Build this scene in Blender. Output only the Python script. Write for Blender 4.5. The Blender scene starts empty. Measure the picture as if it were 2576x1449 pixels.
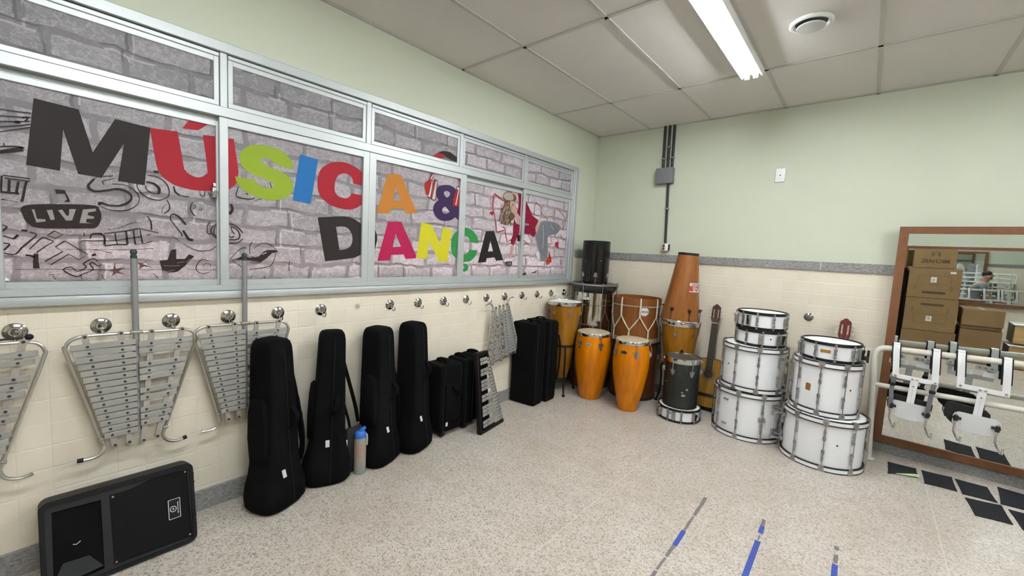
import bpy, bmesh, math, random
from mathutils import Vector, Matrix
from mathutils.geometry import tessellate_polygon

D = bpy.data
SC = bpy.context.scene
COL = SC.collection
RND = random.Random(11)
PI = math.pi

# ---------------------------------------------------------------- camera
cam = D.cameras.new('camera')
cam.sensor_fit = 'HORIZONTAL'
cam.sensor_width = 36.0
cam.lens = 1036.7437 * 36.0 / 2576.0
cam.clip_start = 0.02
cam_o = D.objects.new('camera', cam)
COL.objects.link(cam_o)
_r = Matrix(((0.75550044, -0.09710857, 0.64791127),
             (0.65305493, 0.03263391, -0.75660709),
             (0.05232916, 0.99473864, 0.08807216)))
cam_o.matrix_world = Matrix.Translation((2.59183378, -4.48374433, 1.46587607)) @ _r.to_4x4()
SC.camera = cam_o

# ---------------------------------------------------------------- view, world
SC.view_settings.view_transform = 'Standard'
SC.view_settings.look = 'None'
SC.view_settings.exposure = 2.15
SC.view_settings.gamma = 1.0
SC.view_settings.use_curve_mapping = False
world = D.worlds.new('world')
SC.world = world
world.use_nodes = True
world.node_tree.nodes['Background'].inputs[0].default_value = (0.75, 0.85, 1.0, 1)
world.node_tree.nodes['Background'].inputs[1].default_value = 0.5
H = 2.879                      # ceiling height
TUBE = 30.0                    # strength of the fluorescent tubes

# ---------------------------------------------------------------- materials
def M(name, col, rough=0.5, metal=0.0, var=0.08, vscale=14.0, bump=0.0, bscale=250.0, spec=0.5, coat=0.0, emit=0.0):
    m = D.materials.new(name)
    m.use_nodes = True
    nt = m.node_tree
    b = nt.nodes['Principled BSDF']
    b.inputs['Roughness'].default_value = rough
    b.inputs['Metallic'].default_value = metal
    b.inputs['Specular IOR Level'].default_value = spec
    b.inputs['Coat Weight'].default_value = coat
    tc = nt.nodes.new('ShaderNodeTexCoord')
    n = nt.nodes.new('ShaderNodeTexNoise')
    n.inputs['Scale'].default_value = vscale
    n.inputs['Detail'].default_value = 4.0
    nt.links.new(tc.outputs['Object'], n.inputs['Vector'])
    mix = nt.nodes.new('ShaderNodeMix')
    mix.data_type = 'RGBA'
    mix.inputs[6].default_value = tuple(max(0, c * (1 - var)) for c in col) + (1,)
    mix.inputs[7].default_value = tuple(min(1, c * (1 + var)) for c in col) + (1,)
    nt.links.new(n.outputs['Fac'], mix.inputs[0])
    nt.links.new(mix.outputs[2], b.inputs['Base Color'])
    if bump:
        n2 = nt.nodes.new('ShaderNodeTexNoise')
        n2.inputs['Scale'].default_value = bscale
        nt.links.new(tc.outputs['Object'], n2.inputs['Vector'])
        bp = nt.nodes.new('ShaderNodeBump')
        bp.inputs['Strength'].default_value = bump
        bp.inputs['Distance'].default_value = 0.002
        nt.links.new(n2.outputs['Fac'], bp.inputs['Height'])
        nt.links.new(bp.outputs[0], b.inputs['Normal'])
    if emit:
        b.inputs['Emission Color'].default_value = (0.95, 1.0, 1.04, 1)
        b.inputs['Emission Strength'].default_value = emit
    m.diffuse_color = tuple(col) + (1,)
    return m


class NT:
    """short-hand for building node trees"""
    def __init__(s, name):
        s.m = D.materials.new(name)
        s.m.use_nodes = True
        s.t = s.m.node_tree
        s.b = s.t.nodes['Principled BSDF']
    def n(s, typ, **kw):
        nd = s.t.nodes.new('ShaderNode' + typ)
        for k, v in kw.items():
            if k[0] == '_':
                setattr(nd, k[1:], v)
            else:
                key = k.replace('__', ' ')
                nd.inputs[key].default_value = v
        return nd
    def l(s, a, b):
        s.t.links.new(a, b)
    def math(s, op, a, b=None, c=None):
        nd = s.t.nodes.new('ShaderNodeMath')
        nd.operation = op
        for i, x in enumerate((a, b, c)):
            if x is None:
                continue
            if isinstance(x, (int, float)):
                nd.inputs[i].default_value = x
            else:
                s.l(x, nd.inputs[i])
        return nd.outputs[0]
    def mix(s, fac, a, b, blend='MIX'):
        nd = s.t.nodes.new('ShaderNodeMix')
        nd.data_type = 'RGBA'
        nd.blend_type = blend
        for i, x in ((0, fac), (6, a), (7, b)):
            if isinstance(x, (int, float)):
                nd.inputs[i].default_value = x
            elif isinstance(x, tuple):
                nd.inputs[i].default_value = x + (1,) if len(x) == 3 else x
            else:
                s.l(x, nd.inputs[i])
        return nd.outputs[2]
    def ramp(s, fac, stops):
        nd = s.t.nodes.new('ShaderNodeValToRGB')
        e = nd.color_ramp.elements
        while len(e) < len(stops):
            e.new(0.5)
        for el, (p, c) in zip(e, stops):
            el.position = p
            el.color = c + (1,) if len(c) == 3 else c
        s.l(fac, nd.inputs[0])
        return nd.outputs[0]


# ---------------------------------------------------------------- mesh builder
class MB:
    def __init__(s):
        s.v, s.f = [], []
    def add(s, vs, fs):
        o = len(s.v)
        s.v.extend([tuple(p) for p in vs])
        s.f.extend([tuple(i + o for i in f) for f in fs])
        return s
    def box(s, c, size, rot=None, r=0.0, seg=2):
        if r > 0:
            bm = bmesh.new()
            bmesh.ops.create_cube(bm, size=1.0)
            for v in bm.verts:
                v.co = Vector((v.co.x * size[0], v.co.y * size[1], v.co.z * size[2]))
            bmesh.ops.bevel(bm, geom=list(bm.edges), offset=r, segments=seg, profile=0.5, affect='EDGES', clamp_overlap=True)
            vs = [v.co.copy() for v in bm.verts]
            bm.verts.index_update()
            fs = [[v.index for v in f.verts] for f in bm.faces]
            bm.free()
        else:
            x, y, z = (q / 2 for q in size)
            vs = [Vector(p) for p in ((-x, -y, -z), (x, -y, -z), (x, y, -z), (-x, y, -z), (-x, -y, z), (x, -y, z), (x, y, z), (-x, y, z))]
            fs = [(0, 3, 2, 1), (4, 5, 6, 7), (0, 1, 5, 4), (1, 2, 6, 5), (2, 3, 7, 6), (3, 0, 4, 7)]
        if rot is not None:
            vs = [rot @ v for v in vs]
        c = Vector(c)
        return s.add([v + c for v in vs], fs)
    def lathe(s, prof, n=40, c=(0, 0, 0), closed=False, axis=None, caps=True):
        """profile of (r, z); closed: the profile is a loop (a ring)"""
        rot = Vector((0, 0, 1)).rotation_difference(Vector(axis)).to_matrix() if axis is not None else None
        vs = []
        for (r, z) in prof:
            for k in range(n):
                a = 2 * PI * k / n
                p = Vector((r * math.cos(a), r * math.sin(a), z))
                if rot:
                    p = rot @ p
                vs.append(p + Vector(c))
        m = len(prof)
        fs = []
        for i in range(m if closed else m - 1):
            j = (i + 1) % m
            for k in range(n):
                q = (k + 1) % n
                fs.append((i * n + k, i * n + q, j * n + q, j * n + k))
        if not closed and caps:
            if prof[0][0] > 1e-5:
                fs.append(tuple(range(n))[::-1])
            if prof[-1][0] > 1e-5:
                fs.append(tuple((m - 1) * n + k for k in range(n)))
        return s.add(vs, fs)
    def cyl(s, p0, p1, r0, r1=None, n=16):
        p0, p1 = Vector(p0), Vector(p1)
        r1 = r0 if r1 is None else r1
        return s.lathe([(r0, 0), (r1, (p1 - p0).length)], n, p0, axis=(p1 - p0).normalized())
    def ball(s, c, r, n=16, sc=(1, 1, 1)):
        m = 8
        vs, fs = [], []
        for i in range(m + 1):
            t = PI * i / m
            for k in range(n):
                a = 2 * PI * k / n
                vs.append((c[0] + r * sc[0] * math.sin(t) * math.cos(a), c[1] + r * sc[1] * math.sin(t) * math.sin(a), c[2] - r * sc[2] * math.cos(t)))
        for i in range(m):
            for k in range(n):
                q = (k + 1) % n
                fs.append((i * n + k, i * n + q, (i + 1) * n + q, (i + 1) * n + k))
        return s.add(vs, fs)
    def tube(s, pts, r, n=10, closed=False, smooth=0):
        P = [Vector(p) for p in pts]
        if smooth:
            P = spline(P, smooth, closed)
        m = len(P)
        rr = r if isinstance(r, (list, tuple)) else [r] * m
        if len(rr) != m:
            rr = [rr[min(int(i * len(rr) / m), len(rr) - 1)] for i in range(m)]
        vs, fs = [], []
        nrm = None
        for i in range(m):
            a = P[i - 1] if (i > 0 or closed) else P[i]
            b = P[(i + 1) % m] if (i < m - 1 or closed) else P[i]
            t = (b - a).normalized()
            if nrm is None:
                nrm = t.orthogonal().normalized()
            nrm = (nrm - t * nrm.dot(t)).normalized()
            bn = t.cross(nrm)
            for k in range(n):
                an = 2 * PI * k / n
                vs.append(P[i] + (nrm * math.cos(an) + bn * math.sin(an)) * rr[i])
        for i in range(m if closed else m - 1):
            j = (i + 1) % m
            for k in range(n):
                q = (k + 1) % n
                fs.append((i * n + k, i * n + q, j * n + q, j * n + k))
        if not closed:
            fs.append(tuple(range(n))[::-1])
            fs.append(tuple((m - 1) * n + k for k in range(n)))
        return s.add(vs, fs)
    def strip(s, pts, widths, thick, side):
        """flat belt along pts; side = vector across the belt"""
        P = [Vector(p) for p in pts]
        m = len(P)
        side = Vector(side)
        vs, fs = [], []
        for i in range(m):
            t = (P[min(i + 1, m - 1)] - P[max(i - 1, 0)]).normalized()
            sd = (side - t * side.dot(t)).normalized()
            nn = t.cross(sd)
            w = (widths[i] if isinstance(widths, (list, tuple)) else widths) / 2
            for a, b in ((-1, -1), (1, -1), (1, 1), (-1, 1)):
                vs.append(P[i] + sd * w * a + nn * thick / 2 * b)
        for i in range(m - 1):
            for k in range(4):
                q = (k + 1) % 4
                fs.append((i * 4 + k, i * 4 + q, (i + 1) * 4 + q, (i + 1) * 4 + k))
        fs.append((3, 2, 1, 0))
        fs.append(tuple((m - 1) * 4 + k for k in range(4)))
        return s.add(vs, fs)
    def prism(s, loops, org, ux, uy, depth):
        """loops: outer + holes of (a, b); extruded by vector depth (0 = flat)"""
        org, ux, uy = Vector(org), Vector(ux), Vector(uy)
        depth = Vector(depth)
        L = [[Vector((p[0], p[1], 0)) for p in lp] for lp in loops]
        tris = tessellate_polygon(L)
        flat = [p for lp in L for p in lp]
        base = [org + ux * p.x + uy * p.y for p in flat]
        fs = []
        nrm = ux.cross(uy)
        for t in tris:
            a, b, c = (flat[i] for i in t)
            if (b - a).cross(c - a).z < 0:
                t = (t[0], t[2], t[1])
            fs.append(tuple(t))
        if depth.length < 1e-9:
            return s.add(base, fs)
        N = len(flat)
        flip = depth.dot(nrm) < 0
        top = [p + depth for p in base]
        F = []
        for t in fs:
            F.append(t if flip else t[::-1])
            F.append(tuple(i + N for i in (t[::-1] if flip else t)))
        o = 0
        for lp in L:
            m = len(lp)
            ar = sum(lp[i].x * lp[(i + 1) % m].y - lp[(i + 1) % m].x * lp[i].y for i in range(m))
            ccw = (ar > 0) == (lp is L[0])
            for i in range(m):
                j = (i + 1) % m
                q = (o + i, o + j, o + j + N, o + i + N)
                F.append(q if ccw != flip else q[::-1])
            o += m
        return s.add(base + top, F)
    def loft(s, secs, caps=True):
        n = len(secs[0])
        vs = [p for sec in secs for p in sec]
        fs = []
        for i in range(len(secs) - 1):
            for k in range(n):
                q = (k + 1) % n
                fs.append((i * n + k, i * n + q, (i + 1) * n + q, (i + 1) * n + k))
        if caps:
            fs.append(tuple(range(n))[::-1])
            fs.append(tuple((len(secs) - 1) * n + k for k in range(n)))
        return s.add(vs, fs)
    def xf(s, mat, start=0):
        s.v[start:] = [tuple(mat @ Vector(p)) for p in s.v[start:]]
        return s
    def build(s, name, mat, parent=None, angle=35, loc=None, rot=None):
        me = D.meshes.new(name)
        me.from_pydata(s.v, [], s.f)
        me.materials.append(mat)
        me.update()
        if angle:
            me.shade_smooth()
            me.set_sharp_from_angle(angle=math.radians(angle))
        o = D.objects.new(name, me)
        COL.objects.link(o)
        if parent:
            o.parent = parent
        if loc is not None:
            o.location = loc
        if rot is not None:
            o.rotation_euler = rot
        return o


def spline(P, k=6, closed=False):
    P = [Vector(p) for p in P]
    N = len(P)
    out = []
    for i in range(N if closed else N - 1):
        p1, p2 = P[i], P[(i + 1) % N]
        p0 = P[i - 1] if (closed or i) else p1
        p3 = P[(i + 2) % N] if (closed or i + 2 < N) else p2
        for j in range(k):
            t = j / k
            out.append(0.5 * (2 * p1 + (p2 - p0) * t + (2 * p0 - 5 * p1 + 4 * p2 - p3) * t * t + (3 * p1 - p0 - 3 * p2 + p3) * t ** 3))
    if not closed:
        out.append(P[-1])
    return out


def tag(o, label=None, cat=None, group=None, kind=None):
    if label: o['label'] = label
    if cat: o['category'] = cat
    if group: o['group'] = group
    if kind: o['kind'] = kind
    return o


def thing(name, label, cat, loc=(0, 0, 0), rz=0.0, group=None, rot=None):
    o = D.objects.new(name, None)
    o.empty_display_size = 0.05
    COL.objects.link(o)
    o.location = loc
    o.rotation_euler = rot if rot is not None else (0, 0, rz)
    return tag(o, label, cat, group)


KIDS = {}
def copy_tree(o, parent=None):
    c = o.copy()
    COL.objects.link(c)
    if parent:
        c.parent = parent
    for ch in list(o.children):
        copy_tree(ch, c)
    return c


def dup(o, parent, rz=None, loc=None):
    """copy of one part (and its sub-parts) under the same thing"""
    c = copy_tree(o, parent)
    if rz is not None:
        c.rotation_euler = (0, 0, rz)
    if loc is not None:
        c.location = loc
    return c


def text_obj(s, size, mat, name, parent, mw, bold=0.0, depth=0.0):
    cu = D.curves.new('text', 'FONT')
    cu.body = s
    cu.size = size
    cu.offset = bold
    cu.extrude = depth
    cu.align_x = 'CENTER'
    cu.align_y = 'CENTER'
    to = D.objects.new('text', cu)
    COL.objects.link(to)
    dg = bpy.context.evaluated_depsgraph_get()
    me = D.meshes.new_from_object(to.evaluated_get(dg))
    D.objects.remove(to)
    D.curves.remove(cu)
    me.materials.clear()
    me.materials.append(mat)
    me.transform(mw)
    o = D.objects.new(name, me)
    COL.objects.link(o)
    if parent:
        o.parent = parent
    return o


def frame_mat(pos, xdir, ydir):
    x = Vector(xdir).normalized()
    y = Vector(ydir)
    y = (y - x * y.dot(x)).normalized()
    z = x.cross(y)
    m = Matrix((x, y, z)).transposed().to_4x4()
    m.translation = Vector(pos)
    return m


# plain materials
WHITE = M('white_paint', (0.78, 0.78, 0.76), 0.35, var=0.03)
BLACKF = M('black_fabric', (0.0034, 0.0036, 0.0036), 0.9, var=0.3, vscale=40, bump=0.6, bscale=600, spec=0.08)
BLACKP = M('black_plastic', (0.007, 0.007, 0.008), 0.5, var=0.15, bump=0.15, bscale=500, spec=0.3)
BLACKR = M('black_rubber', (0.006, 0.006, 0.006), 0.6, spec=0.3)
WEB = M('grey_webbing', (0.11, 0.11, 0.115), 0.8, var=0.2, vscale=80)
HOOKM = M('hook_chrome', (0.42, 0.41, 0.40), 0.16, 1.0, var=0.1)
CHROME = M('chrome', (0.62, 0.62, 0.62), 0.14, 1.0, var=0.05)
STEEL = M('dull_steel', (0.42, 0.41, 0.40), 0.38, 1.0, var=0.12, vscale=30)
DARKSTEEL = M('dark_steel', (0.055, 0.053, 0.052), 0.35, 0.8, var=0.25)
ALU = M('aluminium_bar', (0.36, 0.355, 0.335), 0.5, 0.5, var=0.08, vscale=25)
SCREWM = M('dark_screw', (0.03, 0.028, 0.025), 0.5)
LABELW = M('paper_label', (0.62, 0.62, 0.6), 0.6, var=0.12, vscale=90)
WDRUM = M('white_drum_wrap', (0.85, 0.86, 0.88), 0.22, var=0.02, coat=0.3)
HEADW = M('white_drumhead', (0.86, 0.86, 0.85), 0.5, var=0.03)
GOLD = M('gold_badge', (0.45, 0.24, 0.06), 0.35, 0.6, var=0.25, vscale=60)

# ---------------------------------------------------------------- setting materials
PAINT = (0.52, 0.55, 0.435)
def wall_material(name, phase, axis, tile_top=1.4425, paint=PAINT):
    k = NT(name)
    g = k.n('NewGeometry')
    sp = k.n('SeparateXYZ')
    k.l(g.outputs['Position'], sp.inputs[0])
    P = 0.1015
    def cell(o, ph):
        q = k.math('DIVIDE', k.math('SUBTRACT', o, ph), P)
        fr = k.math('FRACT', q)
        d = k.math('MULTIPLY', k.math('MINIMUM', fr, k.math('SUBTRACT', 1.0, fr)), P)
        return k.math('FLOOR', q), d
    cu, du = cell(sp.outputs[axis], phase)
    cz, dz = cell(sp.outputs['Z'], 1.4425)
    d = k.math('MINIMUM', k.math('ADD', k.math('MULTIPLY', du, 1.2), 0.0016), dz)
    height = k.math('SMOOTH_MIN', k.math('DIVIDE', d, 0.007), 1.0, 0.4)
    joint = k.math('LESS_THAN', d, 0.0014)
    cv = k.n('CombineXYZ')
    k.l(cu, cv.inputs[0]); k.l(cz, cv.inputs[1])
    wn = k.n('TexWhiteNoise')
    k.l(cv.outputs[0], wn.inputs['Vector'])
    tile = k.mix(wn.outputs['Value'], (0.73, 0.665, 0.54), (0.77, 0.71, 0.585))
    nz = k.n('TexNoise', Scale=9.0, Detail=5.0)
    k.l(g.outputs['Position'], nz.inputs['Vector'])
    tile = k.mix(k.math('MULTIPLY', nz.outputs['Fac'], 0.25), tile, (0.62, 0.54, 0.41))
    tile = k.mix(joint, tile, (0.80, 0.75, 0.64))
    pn = k.n('TexNoise', Scale=2.2, Detail=3.0)
    k.l(g.outputs['Position'], pn.inputs['Vector'])
    pc = k.mix(pn.outputs['Fac'], tuple(c * 0.96 for c in paint), tuple(c * 1.04 for c in paint))
    up = k.math('GREATER_THAN', sp.outputs['Z'], tile_top + 0.02)
    k.l(k.mix(up, tile, pc), k.b.inputs['Base Color'])
    fine = k.n('TexNoise', Scale=140.0, Detail=2.0)
    k.l(g.outputs['Position'], fine.inputs['Vector'])
    hh = k.math('ADD', k.math('MULTIPLY', height, k.math('SUBTRACT', 1.0, up)), k.math('MULTIPLY', fine.outputs['Fac'], 0.12))
    bp = k.n('Bump', Strength=0.5, Distance=0.0018)
    k.l(hh, bp.inputs['Height'])
    k.l(bp.outputs[0], k.b.inputs['Normal'])
    k.l(k.math('ADD', 0.32, k.math('MULTIPLY', up, 0.3)), k.b.inputs['Roughness'])
    return k.m


def granite_material():
    k = NT('grey_granite')
    tc = k.n('NewGeometry')
    mp = k.n('Mapping')
    mp.inputs['Scale'].default_value = (1, 1, 2.2)
    k.l(tc.outputs['Position'], mp.inputs[0])
    a = k.n('TexNoise', Scale=45.0, Detail=8.0, Roughness=0.75)
    b = k.n('TexNoise', Scale=9.0, Detail=3.0)
    k.l(mp.outputs[0], a.inputs['Vector']); k.l(mp.outputs[0], b.inputs['Vector'])
    c = k.ramp(a.outputs['Fac'], [(0.32, (0.05, 0.048, 0.05)), (0.47, (0.19, 0.185, 0.185)), (0.58, (0.30, 0.29, 0.285)), (0.72, (0.55, 0.53, 0.51))])
    c = k.mix(k.math('MULTIPLY', b.outputs['Fac'], 0.5), c, (0.27, 0.265, 0.255))
    k.l(c, k.b.inputs['Base Color'])
    k.b.inputs['Roughness'].default_value = 0.4
    return k.m


def terrazzo_material():
    k = NT('terrazzo')
    g = k.n('NewGeometry')
    sp = k.n('SeparateXYZ'); k.l(g.outputs['Position'], sp.inputs[0])
    v = k.n('TexVoronoi', Scale=150.0); k.l(g.outputs['Position'], v.inputs['Vector'])
    v2 = k.n('TexVoronoi', Scale=280.0); k.l(g.outputs['Position'], v2.inputs['Vector'])
    sc = k.n('SeparateColor'); k.l(v.outputs['Color'], sc.inputs[0])
    s2 = k.n('SeparateColor'); k.l(v2.outputs['Color'], s2.inputs[0])
    chip = k.ramp(sc.outputs[0], [(0.0, (0.05, 0.038, 0.03)), (0.10, (0.08, 0.062, 0.05)), (0.17, (0.30, 0.25, 0.20)), (0.34, (0.50, 0.45, 0.39)), (0.58, (0.585, 0.545, 0.49)), (0.85, (0.72, 0.70, 0.655))])
    chip2 = k.ramp(s2.outputs[1], [(0.0, (0.12, 0.10, 0.08)), (0.09, (0.2, 0.17, 0.14)), (0.16, (0.46, 0.42, 0.37)), (1.0, (0.58, 0.55, 0.505))])
    base = k.mix(0.2, k.mix(0.42, chip, chip2), (0.50, 0.46, 0.405))
    big = k.n('TexNoise', Scale=1.3, Detail=6.0, Roughness=0.7); k.l(g.outputs['Position'], big.inputs['Vector'])
    mid = k.n('TexNoise', Scale=6.5, Detail=5.0, Roughness=0.65); k.l(g.outputs['Position'], mid.inputs['Vector'])
    base = k.mix(k.ramp(big.outputs['Fac'], [(0.42, (0, 0, 0)), (0.72, (0.5, 0.5, 0.5))]), base, (0.36, 0.30, 0.235))
    base = k.mix(k.ramp(mid.outputs['Fac'], [(0.52, (0, 0, 0)), (0.78, (0.45, 0.45, 0.45))]), base, (0.33, 0.265, 0.21))
    # thin divider strips
    def line(o, ph):
        q = k.math('FRACT', k.math('DIVIDE', k.math('SUBTRACT', o, ph), 1.55))
        return k.math('LESS_THAN', k.math('MINIMUM', q, k.math('SUBTRACT', 1.0, q)), 0.0019)
    ln = k.math('MAXIMUM', line(sp.outputs['X'], 1.49), line(sp.outputs['Y'], -2.05))
    base = k.mix(k.math('MULTIPLY', ln, 0.55), base, (0.66, 0.62, 0.56))
    base = k.mix(1.0, base, (0.93, 0.905, 0.88), 'MULTIPLY')
    k.l(base, k.b.inputs['Base Color'])
    k.l(k.math('ADD', 0.22, k.math('MULTIPLY', mid.outputs['Fac'], 0.25)), k.b.inputs['Roughness'])
    k.b.inputs['Specular IOR Level'].default_value = 0.45
    return k.m


def film_material():
    """printed film: painted rough bricks"""
    k = NT('printed_brick_film')
    g = k.n('NewGeometry')
    sp = k.n('SeparateXYZ'); k.l(g.outputs['Position'], sp.inputs[0])
    cv = k.n('CombineXYZ')
    k.l(sp.outputs['Y'], cv.inputs[0]); k.l(sp.outputs['Z'], cv.inputs[1])
    def wobble(src, scale, amp, det):
        w = k.n('TexNoise', Scale=scale, Detail=det, Roughness=0.6); k.l(cv.outputs[0], w.inputs['Vector'])
        wc = k.n('VectorMath', _operation='SUBTRACT'); k.l(w.outputs['Color'], wc.inputs[0]); wc.inputs[1].default_value = (0.5, 0.5, 0.5)
        ws = k.n('VectorMath', _operation='SCALE'); k.l(wc.outputs[0], ws.inputs[0]); ws.inputs['Scale'].default_value = amp
        ad = k.n('VectorMath', _operation='ADD'); k.l(src, ad.inputs[0]); k.l(ws.outputs[0], ad.inputs[1])
        return ad.outputs[0]
    pos = wobble(wobble(cv.outputs[0], 3.2, 0.075, 2.0), 17.0, 0.022, 3.0)
    def brick(dx, dy, mortar, smooth):
        ad = k.n('VectorMath', _operation='ADD'); k.l(pos, ad.inputs[0]); ad.inputs[1].default_value = (dx, dy + 0.03, 0)
        b = k.n('TexBrick')
        b.offset = 0.45; b.squash = 0.75; b.squash_frequency = 3
        for kk, vv in (('Scale', 1.0), ('Brick Width', 0.31), ('Row Height', 0.104), ('Mortar Size', mortar), ('Mortar Smooth', smooth), ('Bias', 0.0)):
            b.inputs[kk].default_value = vv
        b.inputs['Color1'].default_value = (0.25, 0.236, 0.24, 1)
        b.inputs['Color2'].default_value = (0.345, 0.328, 0.333, 1)
        b.inputs['Mortar'].default_value = (0.205, 0.192, 0.197, 1)
        k.l(ad.outputs[0], b.inputs['Vector'])
        return b
    def lev(fac, lo, hi, top):
        return k.ramp(fac, [(lo, (0, 0, 0)), (hi, (top, top, top))])
    def noise(scale, det, rg=0.6, typ=None):
        n = k.n('TexNoise', Scale=scale, Detail=det, Roughness=rg); k.l(pos, n.inputs['Vector'])
        return n.outputs['Fac']
    b0 = brick(0, 0, 0.015, 0.25)
    dk = brick(0.011, -0.0095, 0.006, 0.5)
    lt = brick(-0.011, 0.0095, 0.006, 0.6)
    body = k.math('SUBTRACT', 1.0, b0.outputs['Fac'])
    c = b0.outputs['Color']
    fine = noise(48.0, 6.0, 0.7)
    mid = noise(16.0, 5.0, 0.65)
    c = k.mix(k.math('MULTIPLY', lev(fine, 0.5, 0.72, 0.42), body), c, (0.46, 0.44, 0.445))
    c = k.mix(k.math('MULTIPLY', lev(fine, 0.5, 0.32, 0.38), body), c, (0.15, 0.138, 0.142))
    rid = k.math('ABSOLUTE', k.math('SUBTRACT', mid, 0.5))
    c = k.mix(k.math('MULTIPLY', k.ramp(rid, [(0.0, (0.55, 0.55, 0.55)), (0.022, (0, 0, 0))]), body), c, (0.50, 0.48, 0.48))
    c = k.mix(lev(mid, 0.52, 0.75, 0.5), c, (0.36, 0.345, 0.35))
    brk = k.n('TexNoise', Scale=5.0, Detail=3.0); k.l(cv.outputs[0], brk.inputs['Vector'])
    gate = lev(brk.outputs['Fac'], 0.47, 0.58, 1.0)
    gate2 = lev(brk.outputs['Fac'], 0.55, 0.44, 1.0)
    c = k.mix(k.math('MULTIPLY', k.math('MULTIPLY', lt.outputs['Fac'], gate2), 0.6), c, (0.50, 0.48, 0.48))
    c = k.mix(k.math('MULTIPLY', k.math('MULTIPLY', dk.outputs['Fac'], gate), 0.6), c, (0.095, 0.083, 0.085))
    k.l(c, k.b.inputs['Base Color'])
    k.b.inputs['Roughness'].default_value = 0.5
    k.b.inputs['Specular IOR Level'].default_value = 0.3
    tr = k.n('BsdfTranslucent'); k.l(k.mix(1.0, c, (1.6, 1.55, 1.55), 'MULTIPLY'), tr.inputs['Color'])
    mx = k.n('MixShader'); mx.inputs[0].default_value = 0.30
    k.l(k.b.outputs[0], mx.inputs[1]); k.l(tr.outputs[0], mx.inputs[2])
    k.l(mx.outputs[0], k.t.nodes['Material Output'].inputs['Surface'])
    return k.m


WALL_L = wall_material('left_wall', -4.458, 'Y')
WALL_B = wall_material('back_wall', 0.391, 'X')
WALL_R = wall_material('right_wall', 0.0, 'Y')
GRAN = granite_material()
TERR = terrazzo_material()
FILM = film_material()
FRAME = M('window_aluminium', (0.47, 0.495, 0.49), 0.45, 0.45, var=0.04, vscale=8)
DARKGAP = M('window_dark_gap', (0.05, 0.05, 0.05), 0.7)
CEIL = M('ceiling_tile', (0.69, 0.66, 0.63), 0.9, var=0.03, vscale=60, bump=0.3, bscale=400, spec=0.2)
TBAR = M('ceiling_bar', (0.50, 0.48, 0.455), 0.6, var=0.03)
WOODF = M('mahogany', (0.158, 0.060, 0.020), 0.5, var=0.3, vscale=18)
PANEL = M('pipe_black', (0.012, 0.012, 0.013), 0.45)

XR, YF = 7.2, -5.75            # right wall, wall behind the camera

# ---------------------------------------------------------------- floor, walls, ceiling
tag(MB().box((XR / 2 - 0.1, YF / 2, -0.05), (XR + 0.6, -YF + 0.6, 0.1)).build('floor', TERR, angle=0), kind='structure')

WY0, WY1, WZ0, WZ1 = -5.42, -0.43, 1.14, 2.444      # window opening
m = MB()
T = 0.16
m.box((-T / 2, (YF + 0.0) / 2, WZ0 / 2), (T, -YF, WZ0))
m.box((-T / 2, YF / 2, (WZ1 + 3.0) / 2), (T, -YF, 3.0 - WZ1))
m.box((-T / 2, WY1 / 2, (WZ0 + WZ1) / 2), (T, -WY1, WZ1 - WZ0))
m.box((-T / 2, (YF + WY0) / 2, (WZ0 + WZ1) / 2), (T, WY0 - YF, WZ1 - WZ0))
tag(m.build('wall_left', WALL_L, angle=0), kind='structure')
tag(MB().box((XR / 2, T / 2, 1.5), (XR + 2 * T, T, 3.0)).build('wall_back', WALL_B, angle=0), kind='structure')
tag(MB().box((XR + T / 2, YF / 2, 1.5), (T, -YF, 3.0)).build('wall_right', WALL_R, angle=0), kind='structure')
tag(MB().box((XR / 2, YF - T / 2, 1.5), (XR + 2 * T, T, 3.0)).build('wall_front', WALL_B, angle=0), kind='structure')

gx = [0.643 + 0.625 * i for i in range(11)]
gy = [-0.94 - 1.2647 * j for j in range(4)]
tag(MB().box((XR / 2, YF / 2, H + 0.056), (XR, -YF, 0.1)).build('ceiling', CEIL, angle=0), kind='structure')
m = MB()
for x in gx:
    m.box((x, YF / 2, H + 0.003), (0.024, -YF, 0.006))
for y in gy:
    m.box((XR / 2, y, H + 0.0025), (XR, 0.024, 0.005))
m.box((0.011, YF / 2, H + 0.002), (0.022, -YF, 0.004))
m.box((0.002, YF / 2, H + 0.014), (0.004, -YF, 0.02))
m.box((XR / 2, -0.011, H + 0.002), (XR, 0.022, 0.004))
tag(m.build('trim_2', TBAR, angle=0), kind='structure')

# granite skirting and rail
m = MB().box((0.011, YF / 2, 0.053), (0.022, -YF, 0.106))
tag(m.build('baseboard_left', GRAN, angle=0), kind='structure')
m = MB().box((XR / 2, -0.011, 0.046), (XR, 0.022, 0.092))
tag(m.build('baseboard_back', GRAN, angle=0), kind='structure')
m = MB()
for x0, x1 in ((0.0, 0.665), (0.668, 2.278), (2.282, 3.9), (3.903, XR)):
    m.box(((x0 + x1) / 2, -0.009, 1.4798), (x1 - x0, 0.018, 0.0746))
m.box((0.009, -0.19, 1.4798), (0.018, 0.36, 0.0746))
tr1 = tag(m.build('trim_1', GRAN, angle=0), kind='structure')
MB().box((2.28, -0.0088, 1.4798), (0.0045, 0.0176, 0.074)).build('grout_joint', M('grout', (0.7, 0.69, 0.66), 0.8), tr1)
MB().box((0.6665, -0.0085, 1.4798), (0.0035, 0.0170, 0.074)).build('grout_joint', M('grout_dark', (0.2, 0.195, 0.19), 0.8), tr1)

# ---------------------------------------------------------------- the long window with printed film
win = tag(thing('window_1', None, None), kind='structure')
XB = -0.055
def bar(m, y0, y1, z0, z1, x0, x1):
    m.box(((x0 + x1) / 2, (y0 + y1) / 2, (z0 + z1) / 2), (x1 - x0, y1 - y0, z1 - z0), r=0.0025, seg=1)

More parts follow.
